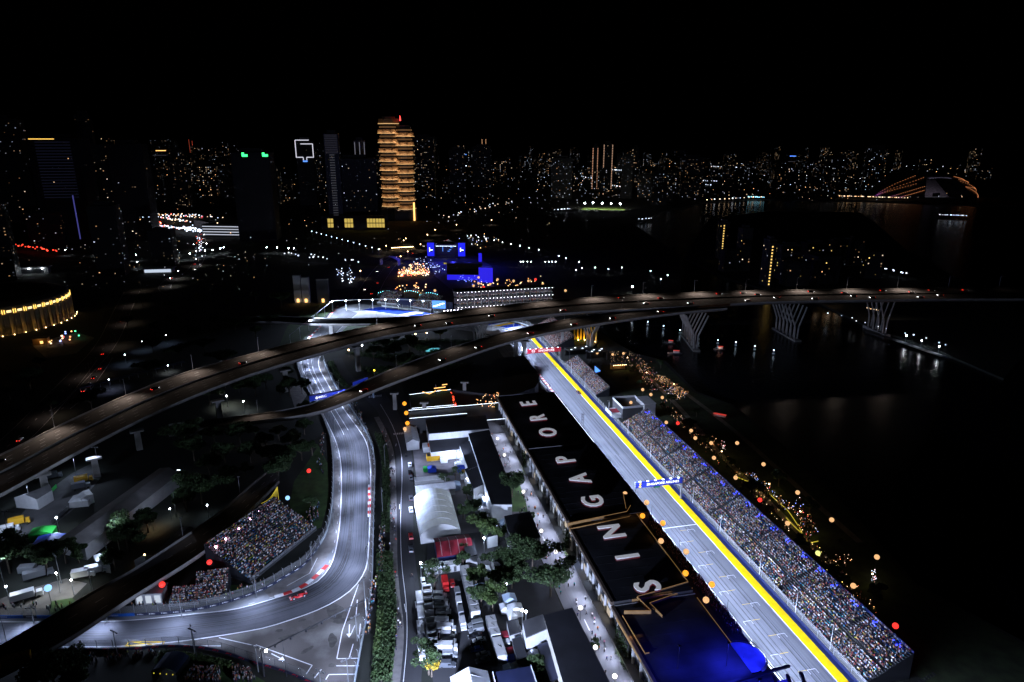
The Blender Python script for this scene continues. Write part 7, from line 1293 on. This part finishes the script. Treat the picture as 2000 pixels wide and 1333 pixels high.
# trees on the dark side
rg=random.Random(5); k=0
TP=[(-144.0, 331.4), (-139.3, 341.1), (-128.3, 325.2), (-125.7, 337.8), (-114.9, 325.2), (-113.8, 344.5), (-130.9, 310.6), (-119.7, 307.8), (-111.2, 305.0), (-143.7, 310.6), (-106.1, 313.4), (-102.5, 319.2), (-128.4, 297.0), (-131.8, 286.9), (-109.8, 289.4), (-145.7, 297.0), (-160.4, 313.4), (-172.4, 328.3), (-157.6, 331.4), (-164.9, 457.6), (-151.0, 431.0), (-145.9, 402.6), (-163.1, 481.1), (-141.9, 407.1), (-159.7, 416.4), (-161.4, 402.6), (-133.7, 407.1), (-172.8, 407.1), (-186.3, 416.4), (-185.0, 389.7), (-198.2, 398.2), (-212.0, 407.1), (-206.1, 381.4), (-242.9, 436.1), (-202.9, 457.6), (-180.4, 436.1), (-170.8, 226.6), (-173.5, 220.2), (-165.9, 226.6), (-151.8, 235.1), (-149.4, 221.8), (-187.8, 220.2), (-128.2, 163.4), (-133.6, 162.4), (-150.2, 247.9), (-141.7, 264.1), (-137.9, 270.6), (-330.7, 566.9), (-300.5, 550.7), (-291.0, 566.9), (-259.4, 535.3), (-255.8, 566.9), (-231.8, 550.7), (-209.2, 535.3), (-356.1, 641.4), (-321.6, 621.1), (-301.7, 641.4), (-272.0, 641.4), (-255.0, 663.0), (-395.7, 641.4), (-207.3, 566.9), (-222.6, 641.4), (-252.2, 381.4), (-276.8, 381.4), (-312.8, 416.4), (-313.3, 398.2), (-333.4, 457.6), (-246.5, 481.1), (-233.0, 493.7), (-271.8, 493.7)]
gr={0:'large dark broad tree left of the circuit',1:'medium dark tree left of the circuit',2:'wide flat-crowned dark tree left of the circuit',3:'small dense dark tree left of the circuit'}
TP+=[(-99.0, 493.7), (-86.2, 475.0), (-77.7, 493.7), (-66.4, 481.1), (-55.3, 466.8), (-78.0, 446.6), (-64.2, 436.1), (-82.4, 431.0), (-54.4, 441.3), (-49.3, 481.1), (-43.0, 452.1), (-101.2, 475.0), (-84.7, 528.0), (-57.8, 528.0), (-38.8, 493.7), (-106.6, 523.6), (-92.6, 513.7)]
zone={}
for p in TP:
    zn='in the dark park beyond the expressway' if p[1]>430 and p[0]<-120 else 'in the dark ground between the two viaducts' if p[0]>-115 and p[1]>380 else 'between expressway and curved track' if p[1]>300 and p[0]>-170 else 'below the flyover' if p[1]<195 else 'between the flyover and the long shed' if p[1]<262 else 'beside the truck yard and expressway'
    zone.setdefault(zn,[]).append(p)
for zn,ps in zone.items():
    for i_,p in enumerate(sorted(ps)):
        kk=rg.randint(0,3); tree(p,kk,'%s dark tree, %s from the left %s'%(['large','medium','wide','small'][kk],ORD[min(i_,29)],zn),rg.uniform(.85,1.25),rg.uniform(0,6),'dark trees '+zn)
tree((-86.6, 264.1),3,'dark rounded tree on the grassy bank beside the half-empty grandstand',1.,0); tree((-140.1, 402.6),4,'bare-limbed tree beside the MSC arch',1.3,.5); tree((-119.6, 369.6),4,'sparse tree between the two viaducts left of the track',1.2,1.)
tree((-129.8, 167.4),2,'dark tree in front of the lower track fence beside the flyover',.75,0)
T=thing('tunnel_shelter','small dark round-topped shelter with yellow lamps below the emblem boards','shelter',(-104.1, 171.5),-.1); mb,_P=vault(-3.5,3.5,8,2.6,1.6); mb.build('roof_shell',mat('navy_glass',(.02,.03,.06),.2),T,smooth=True)
for q in range(4): MB().ball((-3+q*2,-3.8,2.2),.2,6,4).build('lamp_head',YSTRIP,T)
for s in (-1,1): MB().box(s*3.9,0,0,.2,7,2.6).build('wall',GLASS,T)

for i,(p,t,pw,h) in enumerate([((-202.1, 240.5),(-205.9, 268.4),2200,14),((-200.3, 299.7),(-200.6, 270.6),1600,14),((-164.8, 214.1),(-171.1, 206.8),1000,12),((-183.3, 211.1),(-178.2, 220.2),800,12),((-152.2, 223.4),(-157.2, 218.6),1200,10),((-144.2, 259.9),(-167.5, 272.8),450,16),((-152.9, 231.7),(-173.7, 251.8),900,16)]): flood_mast('added yard fill mast left of the flyover, %s'%['at the left edge of the truck yard','at the far end of the truck yard','above the white trailer','at the left edge by the trailers','beside the flyover wall','right of the long shed','at the near end of the long shed'][i],p,t,pw,h,2,col=(.6,.72,1),spread=140,group='added left yard fill masts',head=False)  # masts added to brighten the dark yards and the shed roof
T=thing('eave_light_row','row of cold lights under the eave of the long shed','light row',(-166.3, 266.2))
for p in resample([(-166.0, 236.9), (-158.1, 292.9)],n=9):
    o=T.location; MB(o.x,o.y).box(p[0],p[1],5.2,1.6,.3,.15).build('lamp_head',LEDW,T); point(T,(p[0]-o.x+.5,p[1]-o.y-1.,4.6),260,(.6,.78,1),.3)

# ================================================================ skyline
TOWC=mat('tower_cladding',(.022,.022,.027),.6,var=.3,vs_=.02); TOWL=mat('pale_tower_cladding',(.12,.12,.135),.6,var=.3,vs_=.02)
WIN=mat('window_glow',(.02,.02,.02),.5,attr='Col',es=1.,sample=False)
rg=random.Random(11)
WARMW=[(1,.55,.25),(1,.68,.4),(1,.78,.55)]; COOLW=[(.7,.8,1),(.85,.9,1),(.6,.75,1)]
def lit_panes(T,items,name='lit_glazing'):
    """items: (x,y,z,w,h,ang,col) small recessed panes on a facade"""
    V=[];F=[];C=[]
    for x,y,z,w_,h_,an,col in items:
        c_,s_=math.cos(an),math.sin(an); o=len(V)
        for dx,dz in ((-1,-1),(1,-1),(1,1),(-1,1)): V.append((x+c_*dx*w_/2,y+s_*dx*w_/2,z+dz*h_/2)); C.append((*col,1))
        for dx,dz in ((-1,-1),(1,-1),(1,1),(-1,1)): V.append((x+c_*dx*w_/2-s_*.15*-1,y+s_*dx*w_/2-c_*.15*-1,z+dz*h_/2)); C.append((*col,1))
        F.append((o,o+1,o+2,o+3))
    me=bpy.data.meshes.new(name); me.from_pydata(V,[],F); me.materials.append(WIN); at=me.color_attributes.new('Col','FLOAT_COLOR','POINT'); at.data.foreach_set('color',np.array(C,np.float32).ravel()); return ob(name,me,T,kind='stuff')
def tower(label,spec,dens=.06,cols=None,bright=1.,rz=None,group=None,dp=None,cl=None,name='tower_block',step=(3.6,3.4),pane=(1.35,1.05),crown=True):
    X,Y,W,Hh=spec; rz=math.atan2(-X,Y)*.55+rg.uniform(-.12,.12) if rz is None else rz; D=dp or max(14,W*rg.uniform(.5,.9)); T=thing(name,label,'building',(X,Y,0),rz,group)
    MB().box(0,D/2,0,W,D,Hh).build('wall',cl or TOWC,T)
    if crown: MB().box(0,D/2,Hh,W*.55,D*.55,min(6,Hh*.06)).build('roof_plant',TOWC,T)
    it=[]; cols=cols or (WARMW+COOLW)
    nz=int((Hh-6)/step[1]); nx=max(1,int(W/step[0])); ny=max(1,int(D/step[0]))
    for j in range(nz):
        for i in range(nx):
            if rg.random()<dens:
                k=bright*(.05+1.3*rg.random()**3); c=rg.choice(cols); it.append((-W/2+W*(i+.5)/nx,-.12,5+j*step[1],pane[0],pane[1],0,tuple(k*q for q in c)))
        for i in range(ny):
            if rg.random()<dens*.7:
                k=bright*(.05+1.*rg.random()**3); c=rg.choice(cols); s=1 if X<0 else -1; it.append((s*(W/2+.12),D*(i+.5)/ny,5+j*step[1],pane[0],pane[1],PI/2,tuple(k*q for q in c)))
    if it: lit_panes(T,it)
    return T
def bands(T,W,z0,z1,step,m,y=-.2,h=.8,nm='light_band'):
    z=z0
    while z<z1: MB().box(0,y,z,W,.2,h).build(nm,m,T); z+=step
# --- named towers on the left
DIMB=glow('dim_blue_band',(.2,.22,.5),.025); DIMG=glow('dim_grey_band',(.45,.45,.55),.09); GOLDL=glow('gold_line',(1,.6,.1),1.6)
T=tower('tall dark slab tower with gold roofline and blue stripe at left',(-677.2, 1046.7, 68.4, 156.7),.008,None,1.2,R(10)); W=(-677.2, 1046.7, 68.4, 156.7)[2]; Ht=(-677.2, 1046.7, 68.4, 156.7)[3]; bands(T,W*.7,Ht*.45,Ht-3,4.2,DIMB,h=1.1); MB().box(-W*.2,-.3,Ht-2,W*.5,.3,1.1).build('roofline_light',GOLDL,T); MB().box(W*.22,-.35,8,1.6,.2,Ht*.42).build('stripe_light',glow('violet_stripe',(.2,.2,.9),.25),T)
T=tower('dark slab tower with pale striped foot left of the approach road',(-596.9, 1090.7, 49.1, 147.7),.012,None,1.,R(12)); W=(-596.9, 1090.7, 49.1, 147.7)[2]; bands(T,W*.35,4,40,3.2,DIMG,h=.7); MB().box(W*.3,-.4,10,W*.3,.3,1.6).build('lit_floor',LEDW,T)
tower('slim dark tower topped with warm windows behind the left slab',(-775.1, 1292.5, 25.0, 197.5),.05,WARMW,1.2); tower('broad apartment tower dotted with warm windows at the left edge',(-789.1, 1090.7, 57.2, 185.1),.07,WARMW+COOLW,1.2); tower('dark apartment tower between the two left slabs',(-696.4, 1183.4, 39.8, 140.4),.06,WARMW,1.2); tower('low office block with blue bands at the far left',(-764.5, 1090.7, 73.6, 107.2),.05,None,1.1)
T=tower('dark twin-sign tower with two green roof signs',(-404.8, 1090.7, 57.2, 135.6),.012,COOLW,1.,R(8)); W=(-404.8, 1090.7, 57.2, 135.6)[2]; Ht=(-404.8, 1090.7, 57.2, 135.6)[3]
for s in (-.15,.38): MB().box(s*W,-.3,Ht-7,W*.2,.3,7).build('green_sign',BLACK,T); MB().box(s*W-1,-.5,Ht-6.5,W*.06,.2,6).build('sign_glyph',GREENG,T); MB().box(s*W+3,-.5,Ht-6.5,W*.09,.2,3.4).build('sign_glyph',GREENG,T)
# white outlined frame tower
X,Y,W,Ht=(-403.2, 1376.7, 32.7, 152.2); T=tower('tower with a bright white outlined square frame on its crown',(-403.2, 1376.7, 32.7, 152.2),.02,None,1.); LWt=glow('frame_white',(.85,.85,1),.9)
fz0=Ht-32
for x,z,sx,sz in ((-W/2,fz0,1.4,32),(W/2,fz0,1.4,26),(-W*.1,Ht,W*.8,1.4),(W*.15,Ht-7,W*.7,1.4),(-W*.3,fz0,W*.4,1.4),(W*.3,fz0,W*.4,1.4),(-W*.1,fz0-5,1.4,5),(W*.1,fz0-5,1.4,5),(0,fz0-8,W*.25,2.4)): MB().box(x,-.8,z,sx,.5,sz).build('frame_light',LWt if z>fz0-7 else SCREEN,T)
X,Y,W,Ht=(-319.4, 1254.0, 25.2, 163.8); T=tower('slim pale tower with ladder-like grey bands left of the golden tower',(-319.4, 1254.0, 25.2, 163.8),.02,None,1.,cl=TOWL); bands(T,W*.35,4,Ht*.78,4.4,DIMG,h=1.6); bands(T,W*.85,Ht*.8,Ht,3.,glow('faint_violet',(.4,.38,.55),.05),h=1.2)
T=tower('short violet-grey tower right of the banded tower',(-295.8, 1376.7, 22.5, 152.2),.04,None,1.,cl=TOWL); W=(-295.8, 1376.7, 22.5, 152.2)[2]; Ht=(-295.8, 1376.7, 22.5, 152.2)[3]
for s in (-.4,0,.4): MB().box(s*W,-.3,Ht*.7,.8,.2,Ht*.28).build('edge_light',glow('edge_dim',(.6,.6,.75),.35) if 'edge_dim' not in MT else MT['edge_dim'],T)
tower('dark block with scattered warm windows between banded and golden towers',(-288.9, 1292.5, 77.0, 121.0),.06,None,1.2)
# yellow windowed hall at the foot
T=thing('lit_hall','low hall with big bright yellow paned windows left of the golden tower foot','building',(*(-283.4, 1224.8),0),0); MB().box(0,6,0,112,14,24).build('wall',WALLD,T); YP=glow('yellow_pane',(1,.72,.16),.6)
for gx in (-42,-12,28,44):
    for i in range(3 if gx!=-42 else 2):
        for j in range(2): MB().box(gx+i*5.2,-1.2,4+j*8.5,4.4,.3,7).build('lit_pane',YP,T)
# --- golden stepped tower
X,Y,W,Ht=(-222.4, 1359.0, 64.7, 194.1); GT_=thing('golden_tower','golden floodlit tower of stacked stepped tiers with red roof mark','building',(X,Y,0),R(4)); GB=mat('gold_spandrel',(.42,.27,.14),.55,var=.2,vs_=.15); GSTR=glow('gold_strip',(1,.6,.25),1.3)
zb=Ht*.14; nt_=9; th_=(Ht-zb-12)/nt_
def octa(r,sx=1.,cx=0,cy=0): return [(cx+r*sx*math.cos(PI/8+PI/4*i),cy+r*math.sin(PI/8+PI/4*i)) for i in range(8)]
rL=W*.30
for side,(cx,cy,dz) in enumerate(((-W*.235,16,0),(W*.215,20,-th_*.32))):
    MB().prism(octa(rL*.78,1,cx,cy),0,Ht-10+dz).build('core',TOWC,GT_)
    for k in range(nt_):
        z=zb+k*th_+dz; mb=MB(); A=octa(rL*(.86+.012*k),1,cx,cy); B=octa(rL*(.97+.012*k),1,cx,cy)
        zz=[(A,z),(B,z+th_*.2),(B,z+th_*.42),(octa(rL*.9,1,cx,cy),z+th_*.46)]
        for (P,za),(Q,zb_) in zip(zz[:-1],zz[1:]): mb.add([(p[0],p[1],za) for p in P]+[(p[0],p[1],zb_) for p in Q],[(i,(i+1)%8,8+(i+1)%8,8+i) for i in range(8)])
        mb.build('stepped_tier',GB,GT_)
        P=octa(rL*(1.0+.012*k),1,cx,cy); mb=MB()
        for i in (4,5,6,7,3): mb.tube((*P[i],z+th_*.04),(*P[(i+1)%8],z+th_*.04),.35,n=3)
        mb.build('ledge_light',GSTR,GT_)
        for aa in (-PI*.5,-PI*.75,-PI*.25): area(GT_,(cx+rL*1.22*math.cos(aa),cy+rL*1.22*math.sin(aa),z-th_*.12),(cx+rL*.9*math.cos(aa),cy+rL*.9*math.sin(aa),z+th_*.3),430,9,.5,(1,.64,.38),120)
        MB().prism(octa(rL*.885,1,cx,cy),z+th_*.62,z+th_*.78).build('glazing_band',mat('amber_glass',(.1,.06,.03),.3,emit=(1,.5,.2),es=.10,sample=False) if 'amber_glass' not in MT else MT['amber_glass'],GT_)
MB().prism(octa(rL*.95,1.1,-W*.2,16),Ht-10,Ht-2).build('crown_left',GB,GT_); MB().prism(octa(rL*.6,1.1,-W*.2,16),Ht-2,Ht+2).build('crown_top',GB,GT_); MB().prism(octa(rL*.7,1.,W*.2,20),Ht-26,Ht-14).build('crown_right',GB,GT_); MB().box(W*.16,0,Ht-6,3.5,1,9,0,.3,1).build('red_mark',REDG,GT_); mb=MB(); P=octa(rL*1.0,1.1,-W*.2,16)
for i in (4,5,6): mb.tube((*P[i],Ht-11),(*P[i+1],Ht-11),.5,n=3)
mb.build('crown_light',GSTR,GT_); MB().box(0,20,0,W*1.1,34,zb*.8).build('podium',TOWL,GT_); MB().box(W*.46,2,0,3,1,zb*1.3).build('podium_light',WARMS,GT_)
# --- specials right of the gold tower
for i,(sp,col,nm) in enumerate([((-328.7, 3011.2, 24.2, 162.2),(1,.62,.12),'single gold light column'),((-111.2, 2817.7, 16.5, 157.9),(1,.5,.25),'twin orange light columns'),((258.6, 2193.9, 11.3, 134.8),(1,.5,.3),'dotted pink-orange columns, left'),((298.1, 2193.9, 29.0, 142.4),(1,.6,.4),'dotted pink-orange columns, right')]):
    T=tower('distant tower edged by %s'%nm,(sp[0],sp[1],max(sp[2],16),sp[3]),.04,None,1.); 
    for s in ((0,) if i==0 else (-.45,.45)): 
        it=[(s*max(sp[2],16),-.4,6+q*5.,2.2,3.2 if i<2 else 2.2,0,tuple(.8*c for c in col)) for q in range(int(sp[3]/5)-1)]; lit_panes(T,it,'light_column')
for i,(sp,m,z,nm) in enumerate([((-213.3, 3011.2, 83.6, 95.4),SCREEN,.93,'blue roof sign and white lit floors'),((91.5, 3488.9, 30.5, 122.2),LEDW,.5,'one white light column'),((-929.6, 2193.9, 67.7, 42.3),LEDW,.8,'white rooftop lettering'),((-1864.4, 3788.5, 121.4, 153.4),WARMS,.6,'yellow cross and blue lights'),((1512.8, 3788.5, 74.5, 79.8),SCREEN,.8,'blue and yellow zigzag sign')]):
    T=tower('distant building with %s'%nm,sp,.05,None,1.2); W,Ht=sp[2],sp[3]
    if i==1: MB().box(0,-.5,Ht*.2,2.,.3,Ht*.7).build('light_column',DIMG,T)
    else: MB().box(0,-.5,Ht*z,W*.6,.3,3.2).build('lit_sign',m,T); MB().box(0,-.5,Ht*.45,W*.9,.3,2.).build('lit_floor',DIMG if i!=0 else LEDW,T)
for i,sp in enumerate([(-2614.0, 5755.1, 12.5, 152.0),(-2588.9, 5755.1, 12.5, 140.1)]):
    T=thing('crane_mast','thin red-lit mast beside the blue-lit building, %s'%['left','right'][i],'mast',(sp[0],sp[1],0)); MB().box(0,0,0,2.2,2.2,sp[3]).build('mast',DARKST,T); MB().box(0,-1.3,sp[3]*.3,1.6,.3,sp[3]*.68).build('red_light_line',glow('dim_red',(1,.15,.08),.5) if i==0 else MT['dim_red'],T)
# --- apartment blocks on the peninsula
PEN=[(285.1, 920.6, 13.9, 49.0),(285.2, 827.3, 12.6, 52.5),(282.1, 736.6, 7.9, 51.7),(320.7, 779.5, 23.8, 39.8),(357.5, 794.8, 25.4, 39.3),(401.1, 827.3, 17.0, 37.7),(437.8, 862.4, 19.6, 35.2),(351.1, 747.6, 28.5, 32.2),(266.2, 820.6, 18.7, 26.3),(313.9, 736.6, 25.3, 25.6),(418.1, 779.5, 19.0, 32.8)]
for i,sp in enumerate(PEN): tower('dark apartment block on the far peninsula, %s from the water end'%ORD[i],sp,.16,WARMW+[(1,.7,.2)]*2+COOLW[:1],1.5,rg.uniform(-.2,.2),'peninsula apartment blocks',step=(4.,3.2),pane=(1.1,1.1))
for sp,nm in ((PEN[0],'left'),(PEN[2],'middle')):
    T=thing('stair_tower','stair tower with a column of yellow lamps on the peninsula, %s'%nm,'building',(sp[0]-3,sp[1]-7,0)); MB().box(0,2,0,5,5,sp[3]*.95).build('wall',TOWC,T); lit_panes(T,[(0,-.7,4+q*3.4,1.5,1.5,0,(1.5,.95,.25)) for q in range(int(sp[3]/3.7))],'light_column')
# --- generic skyline: rows of apartment and office blocks to the horizon
names=['distant dark apartment block with scattered warm lit windows on the skyline','distant dark office block with scattered cool lit windows on the skyline','far low block with sparse mixed lit windows near the horizon']
gps=['distant warm-windowed apartment blocks','distant cool-windowed office blocks','far low blocks near the horizon']
cells=[]; FAR=[]
for i in range(230):
    f=rg.random(); ang=R(-38+72*rg.random()); dist=900+3600*f**1.3
    X=dist*math.sin(ang); Y=dist*math.cos(ang)
    if dist<1700 and -27<math.degrees(ang)<30: continue
    if 17<math.degrees(ang) and dist<2300: continue
    if any((X-a)**2+(Y-b)**2<60**2 for a,b in cells): continue
    cells.append((X,Y)); left=math.degrees(ang)<-4
    Hh=rg.uniform(50,165) if left else rg.uniform(45,140)
    if dist>2600: Hh*=.9
    if dist<1500 and math.degrees(ang)<-18: Hh*=.8
    k=rg.choice([0,0,1,2]); W=rg.uniform(22,60); k=2 if Hh<50 else k
    FT=tower(names[k],(X,Y,W,Hh),[.24,.2,.17][k]*(1.2 if dist>2000 else .8),[WARMW+COOLW[:1],COOLW+WARMW[:1],WARMW+COOLW][k],rg.uniform(.5,1.7),None,gps[k],step=(4.2,3.6) if dist<2000 else (5.5,5.),pane=(1.4,1.05) if dist<2000 else (1.8,1.4),crown=dist<2400); FAR.append((math.degrees(ang),FT,Hh,W,k,dist))
SEC=[(-40,-31,'at the far left edge'),(-31,-24,'behind the left slab towers'),(-24,-17,'left of the green-sign tower'),(-17,-12,'around the white frame tower'),(-12,-7,'behind the golden tower'),(-7,0,'right of the golden tower'),(0,8,'behind the concert stage'),(8,15,'above the football pitch'),(15,22,'left of the stadium'),(22,29,'just left of the stadium dome'),(29,40,'behind the stadium')]
for lo,hi,where in SEC:
    for far in (0,1):
        L_=sorted([q for q in FAR if lo<=q[0]<hi and (q[5]>2300)==bool(far)],key=lambda q:q[0])
        for i_,q in enumerate(L_):
            q[1]['label']='%s %s block, %s windows, %s %s %s'%('tall' if q[2]>85 else 'low' if q[2]<50 else 'mid-height','broad' if q[3]>42 else 'slim',['warm','cool','mixed'][q[4]],ORD[min(i_,29)],'on horizon' if far else 'nearer',where)
# --- scattered street lights of the far city: uncountable
it=[]
def scat(n,x0,x1,y0,y1,cols,sz=1.,z=6):
    for _ in range(n):
        a=R(rg.uniform(x0,x1)); d=math.exp(rg.uniform(math.log(y0),math.log(y1))); k=sz*d/2200*rg.uniform(.6,1.2)*1.1; b=rg.uniform(.15,1.3)**1.6; c=rg.choice(cols); it.append((d*math.tan(a),d,z+rg.uniform(-2,4),k,k,k,tuple(b*q for q in c)))
scat(260,-38,-8,800,3800,WARMW+COOLW); scat(150,-8,8,1250,4200,WARMW+COOLW+COOLW); scat(620,2,26,1750,4600,COOLW+WARMW); scat(130,24,33,1750,4200,COOLW+WARMW); scat(70,-34,-20,700,1000,WARMW+COOLW)
def rowl(px,n,cols,b=1.,sz=2.,jit=6):
    for p in resample(px,n=n): k=sz*rg.uniform(.7,1.2); c=rg.choice(cols); bb=b*rg.uniform(.5,1.3); it.append((p[0]+rg.uniform(-jit,jit),p[1]+rg.uniform(-jit,jit),6,k,k,k,tuple(bb*q for q in c)))
rowl([(495.8, 3488.9), (591.7, 3381.8)],22,COOLW,1.5,3.4); rowl([(411.1, 2335.3), (542.4, 2386.6)],16,COOLW,1.2); rowl([(639.3, 2647.2), (748.1, 2554.3)],18,COOLW,1.2); rowl([(638.6, 2386.6), (668.0, 2335.3)],8,COOLW,1); rowl([(1099.1, 3923.1), (1213.5, 3788.5)],18,COOLW,1.,3); rowl([(285.3, 2892.1), (311.4, 2747.0)],8,COOLW,1.2); rowl([(325.4, 2335.3), (355.0, 2239.1)],10,COOLW+WARMW,1.2); rowl([(95.4, 1514.1), (127.4, 1535.9)],12,COOLW,1.3,1.5,3); rowl([(248.1, 1333.3), (273.2, 1350.3)],8,COOLW,1.,1.4,3); rowl([(494.7, 1763.7), (663.2, 1855.0)],14,WARMW+COOLW,1.4,2.,2); rowl([(629.0, 1855.0), (664.4, 1839.2)],12,[(.3,.8,1)],1.2,2,2); rowl([(890.1, 1887.5), (1035.5, 1823.6)],40,WARMW,1.2,1.6,4); rowl([(876.6, 1413.4), (917.3, 1394.8)],14,COOLW,1.,1.3,1); rowl([(-716.4, 1376.7), (-606.6, 1292.5)],36,WARMW+COOLW+[(1,.1,.1)],1.4,1.6,8); rowl([(-584.4, 1203.7), (-516.6, 1150.8)],60,COOLW,1.8,1.5,14); rowl([(-606.6, 1292.5), (-451.5, 1138.3)],60,COOLW+WARMW,1.6,1.3,22); rowl([(-739.6, 1422.9), (-593.6, 1376.7)],60,WARMW+COOLW+[(1,.1,.1)],1.3,1.4,25); rowl([(-634.3, 1232.0), (-566.0, 1183.4)],40,COOLW+[(1,.2,.1)],1.5,1.4,10); rowl([(-498.8, 1090.7), (-432.0, 941.7)],20,COOLW+[(1,.1,.05)],1.4,1.,4); rowl([(-726.2, 1001.2), (-632.4, 941.7)],22,[(1,.06,.03)],1.4,1.3,5); rowl([(-664.4, 1292.5), (-601.4, 1183.4)],20,[(1,.1,.05),(.5,.5,1),(1,.6,.4)],1.5,1.4,5); rowl([(-306.0, 920.6), (-202.6, 862.4)],18,COOLW,1.,1.2,12); rowl([(-133.0, 1376.7), (-12.6, 1707.6)],26,COOLW+WARMW,1.,1.5,15); rowl([(291.8, 641.4), (321.0, 645.6)],16,WARMW,1.2,.8,3); rowl([(326.4, 611.4), (333.4, 602.0)],6,WARMW,1.2,.9,1); rowl([(285.0, 592.8), (330.1, 493.7)],12,COOLW,.9,.7,3); rowl([(446.9, 810.7), (454.3, 779.5)],8,COOLW,1.5,1.1,3)
color_boxes('city_light_field',it,None,mat('city_points',(.02,.02,.02),.5,attr='Col',es=2.,sample=False)); o=bpy.data.objects['city_light_field']; tag(o,'countless small street and window lights of the far city','city lights')
# --- floodlit football pitch
sheet('football_pitch',[(154.6, 1569.8), (168.7, 1629.7), (261.1, 1642.2), (258.0, 1569.8)],.05,mat('pitch_grass',(.12,.2,.03),.9),kind='structure')
for i,p in enumerate([(166.2, 1581.4), (186.3, 1593.2), (206.0, 1581.4), (224.3, 1569.8), (245.2, 1569.8)]):
    T=street_lamp('pitch floodlight, %s from the left behind the green pitch'%ORD[i],p,14,COOLH,1.5,'pitch floodlights'); spot(T,(0,0,13),(0,25,0),30000,120,(1,1,.85))
# --- domed stadium
X,Y=((1067.0, 1808.3)); ST_=thing('domed_stadium','large domed stadium with open lit end and dotted red light arcs','stadium',(X*1.08,Y+150,0)); RD=132.; HD=66.
DOME=mat('dome_skin',(.05,.045,.06),.5,var=.2,vs_=.02); mb=MB(); n=40; rings=9
for j in range(rings):
    for i in range(n):
        a0=2*PI*i/n; a1=2*PI*(i+1)/n; am=(a0+a1)/2
        if abs((am+PI/2+PI)%(2*PI)-PI)<.42 and j<5: continue
        t0=PI/2*j/rings; t1=PI/2*(j+1)/rings
        q=lambda a,t:(RD*math.cos(t)*math.cos(a),RD*math.cos(t)*math.sin(a),HD*math.sin(t)); mb.quad(q(a0,t0),q(a1,t0),q(a1,t1),q(a0,t1))
mb.build('dome_shell',DOME,ST_,smooth=True)
mb=MB(); mb.quad((-42,-60,2),(42,-60,2),(52,40,46),(-52,40,46)); mb.build('seating_bank',mat('pale_seats',(.5,.42,.48),.8,var=.35,vs_=.15),ST_); MB().box(0,-70,0,96,20,3).build('podium',TOWL,ST_); MB().box(2,-64,2,20,1,12).build('dark_screen',BLACK,ST_); MB().box(-2,-70,3.2,56,.6,1.2).build('light_line',DIMG,ST_)
area(ST_,(0,-75,52),(0,0,20),3500,60,10,(.85,.82,1),170)
def dome_arc(a0,t0,a1,t1,cols,n=17):
    it=[]
    for k in range(n+1):
        f=k/n; a=a0+(a1-a0)*f; t=t0+(t1-t0)*f; c=cols[0] if f>.35 else tuple(cols[1][i]+(cols[0][i]-cols[1][i])*f/.35 for i in range(3)); it.append((1.01*RD*math.cos(t)*math.cos(a),1.01*RD*math.cos(t)*math.sin(a),1.01*HD*math.sin(t),1.25,1.25,1.2,tuple(.26*q for q in c)))
    color_boxes('light_arc',it,ST_,MT['city_points'])
RO=(1.2,.42,.16); VI=(.6,.1,.9)
for a0,t0,a1,t1 in ((-PI*.98,.02,-PI*.68,.95),(-PI*.98,.02,-PI*.72,.62),(-PI*.86,.02,-PI*.66,.52),(-PI*.80,.02,-PI*.66,.36),(-PI*.98,.02,-PI*.78,1.05)): dome_arc(a0,t0,a1,t1,(RO,VI))
for a0,t0,a1,t1 in ((-PI*.16,.02,-PI*.35,.50),(-PI*.02,.02,-PI*.33,.75),(-PI*.02,.3,-PI*.34,.50),(-PI*.0,.5,-PI*.3,.85),(-PI*.04,.65,-PI*.26,1.0)): dome_arc(a0,t0,a1,t1,(RO,RO))
# quay walk lamps with cold light on the far right shore
for i,p in enumerate([(314.8, 523.6), (319.0, 509.6), (323.1, 493.7)]):
    T=street_lamp('bright cold lamp on the far right quay walk, %s from the left'%ORD[i],p,5,COOLH,.45,'far right quay lamps',900,(.6,.75,1)); 
stripe('quay_walk',[(300.2, 558.7), (311.6, 517.9), (321.6, 484.8)],6,.25,PAVE,kind='structure')

T=thing('lit_car_park','white-banded multi-storey car park beside the approach road','building',(*(-478.8, 1132.1),0),-.12)
MB().box(0,8,0,70,16,20).build('wall',TOWL,T)
for k in range(4): MB().box(0,-.3,3+k*4.4,68,.3,1.1).build('lit_deck',glow('deck_white',(.8,.85,1),.8) if k==0 else MT['deck_white'],T)
T=thing('lit_car_park','slanting grey deck wing of the car park left of the white bands','building',(*(-543.9, 1203.7),0),-.75); MB().box(0,6,0,60,12,18).build('wall',TOWL,T)
for k in range(4): MB().box(0,-.3,3+k*4,58,.3,.9).build('lit_deck',DIMG,T)

# ================================================================ remove the prototypes the copies were taken from
for r in PROTOS:
    for ch in list(r.children): bpy.data.objects.remove(ch)
    bpy.data.objects.remove(r)
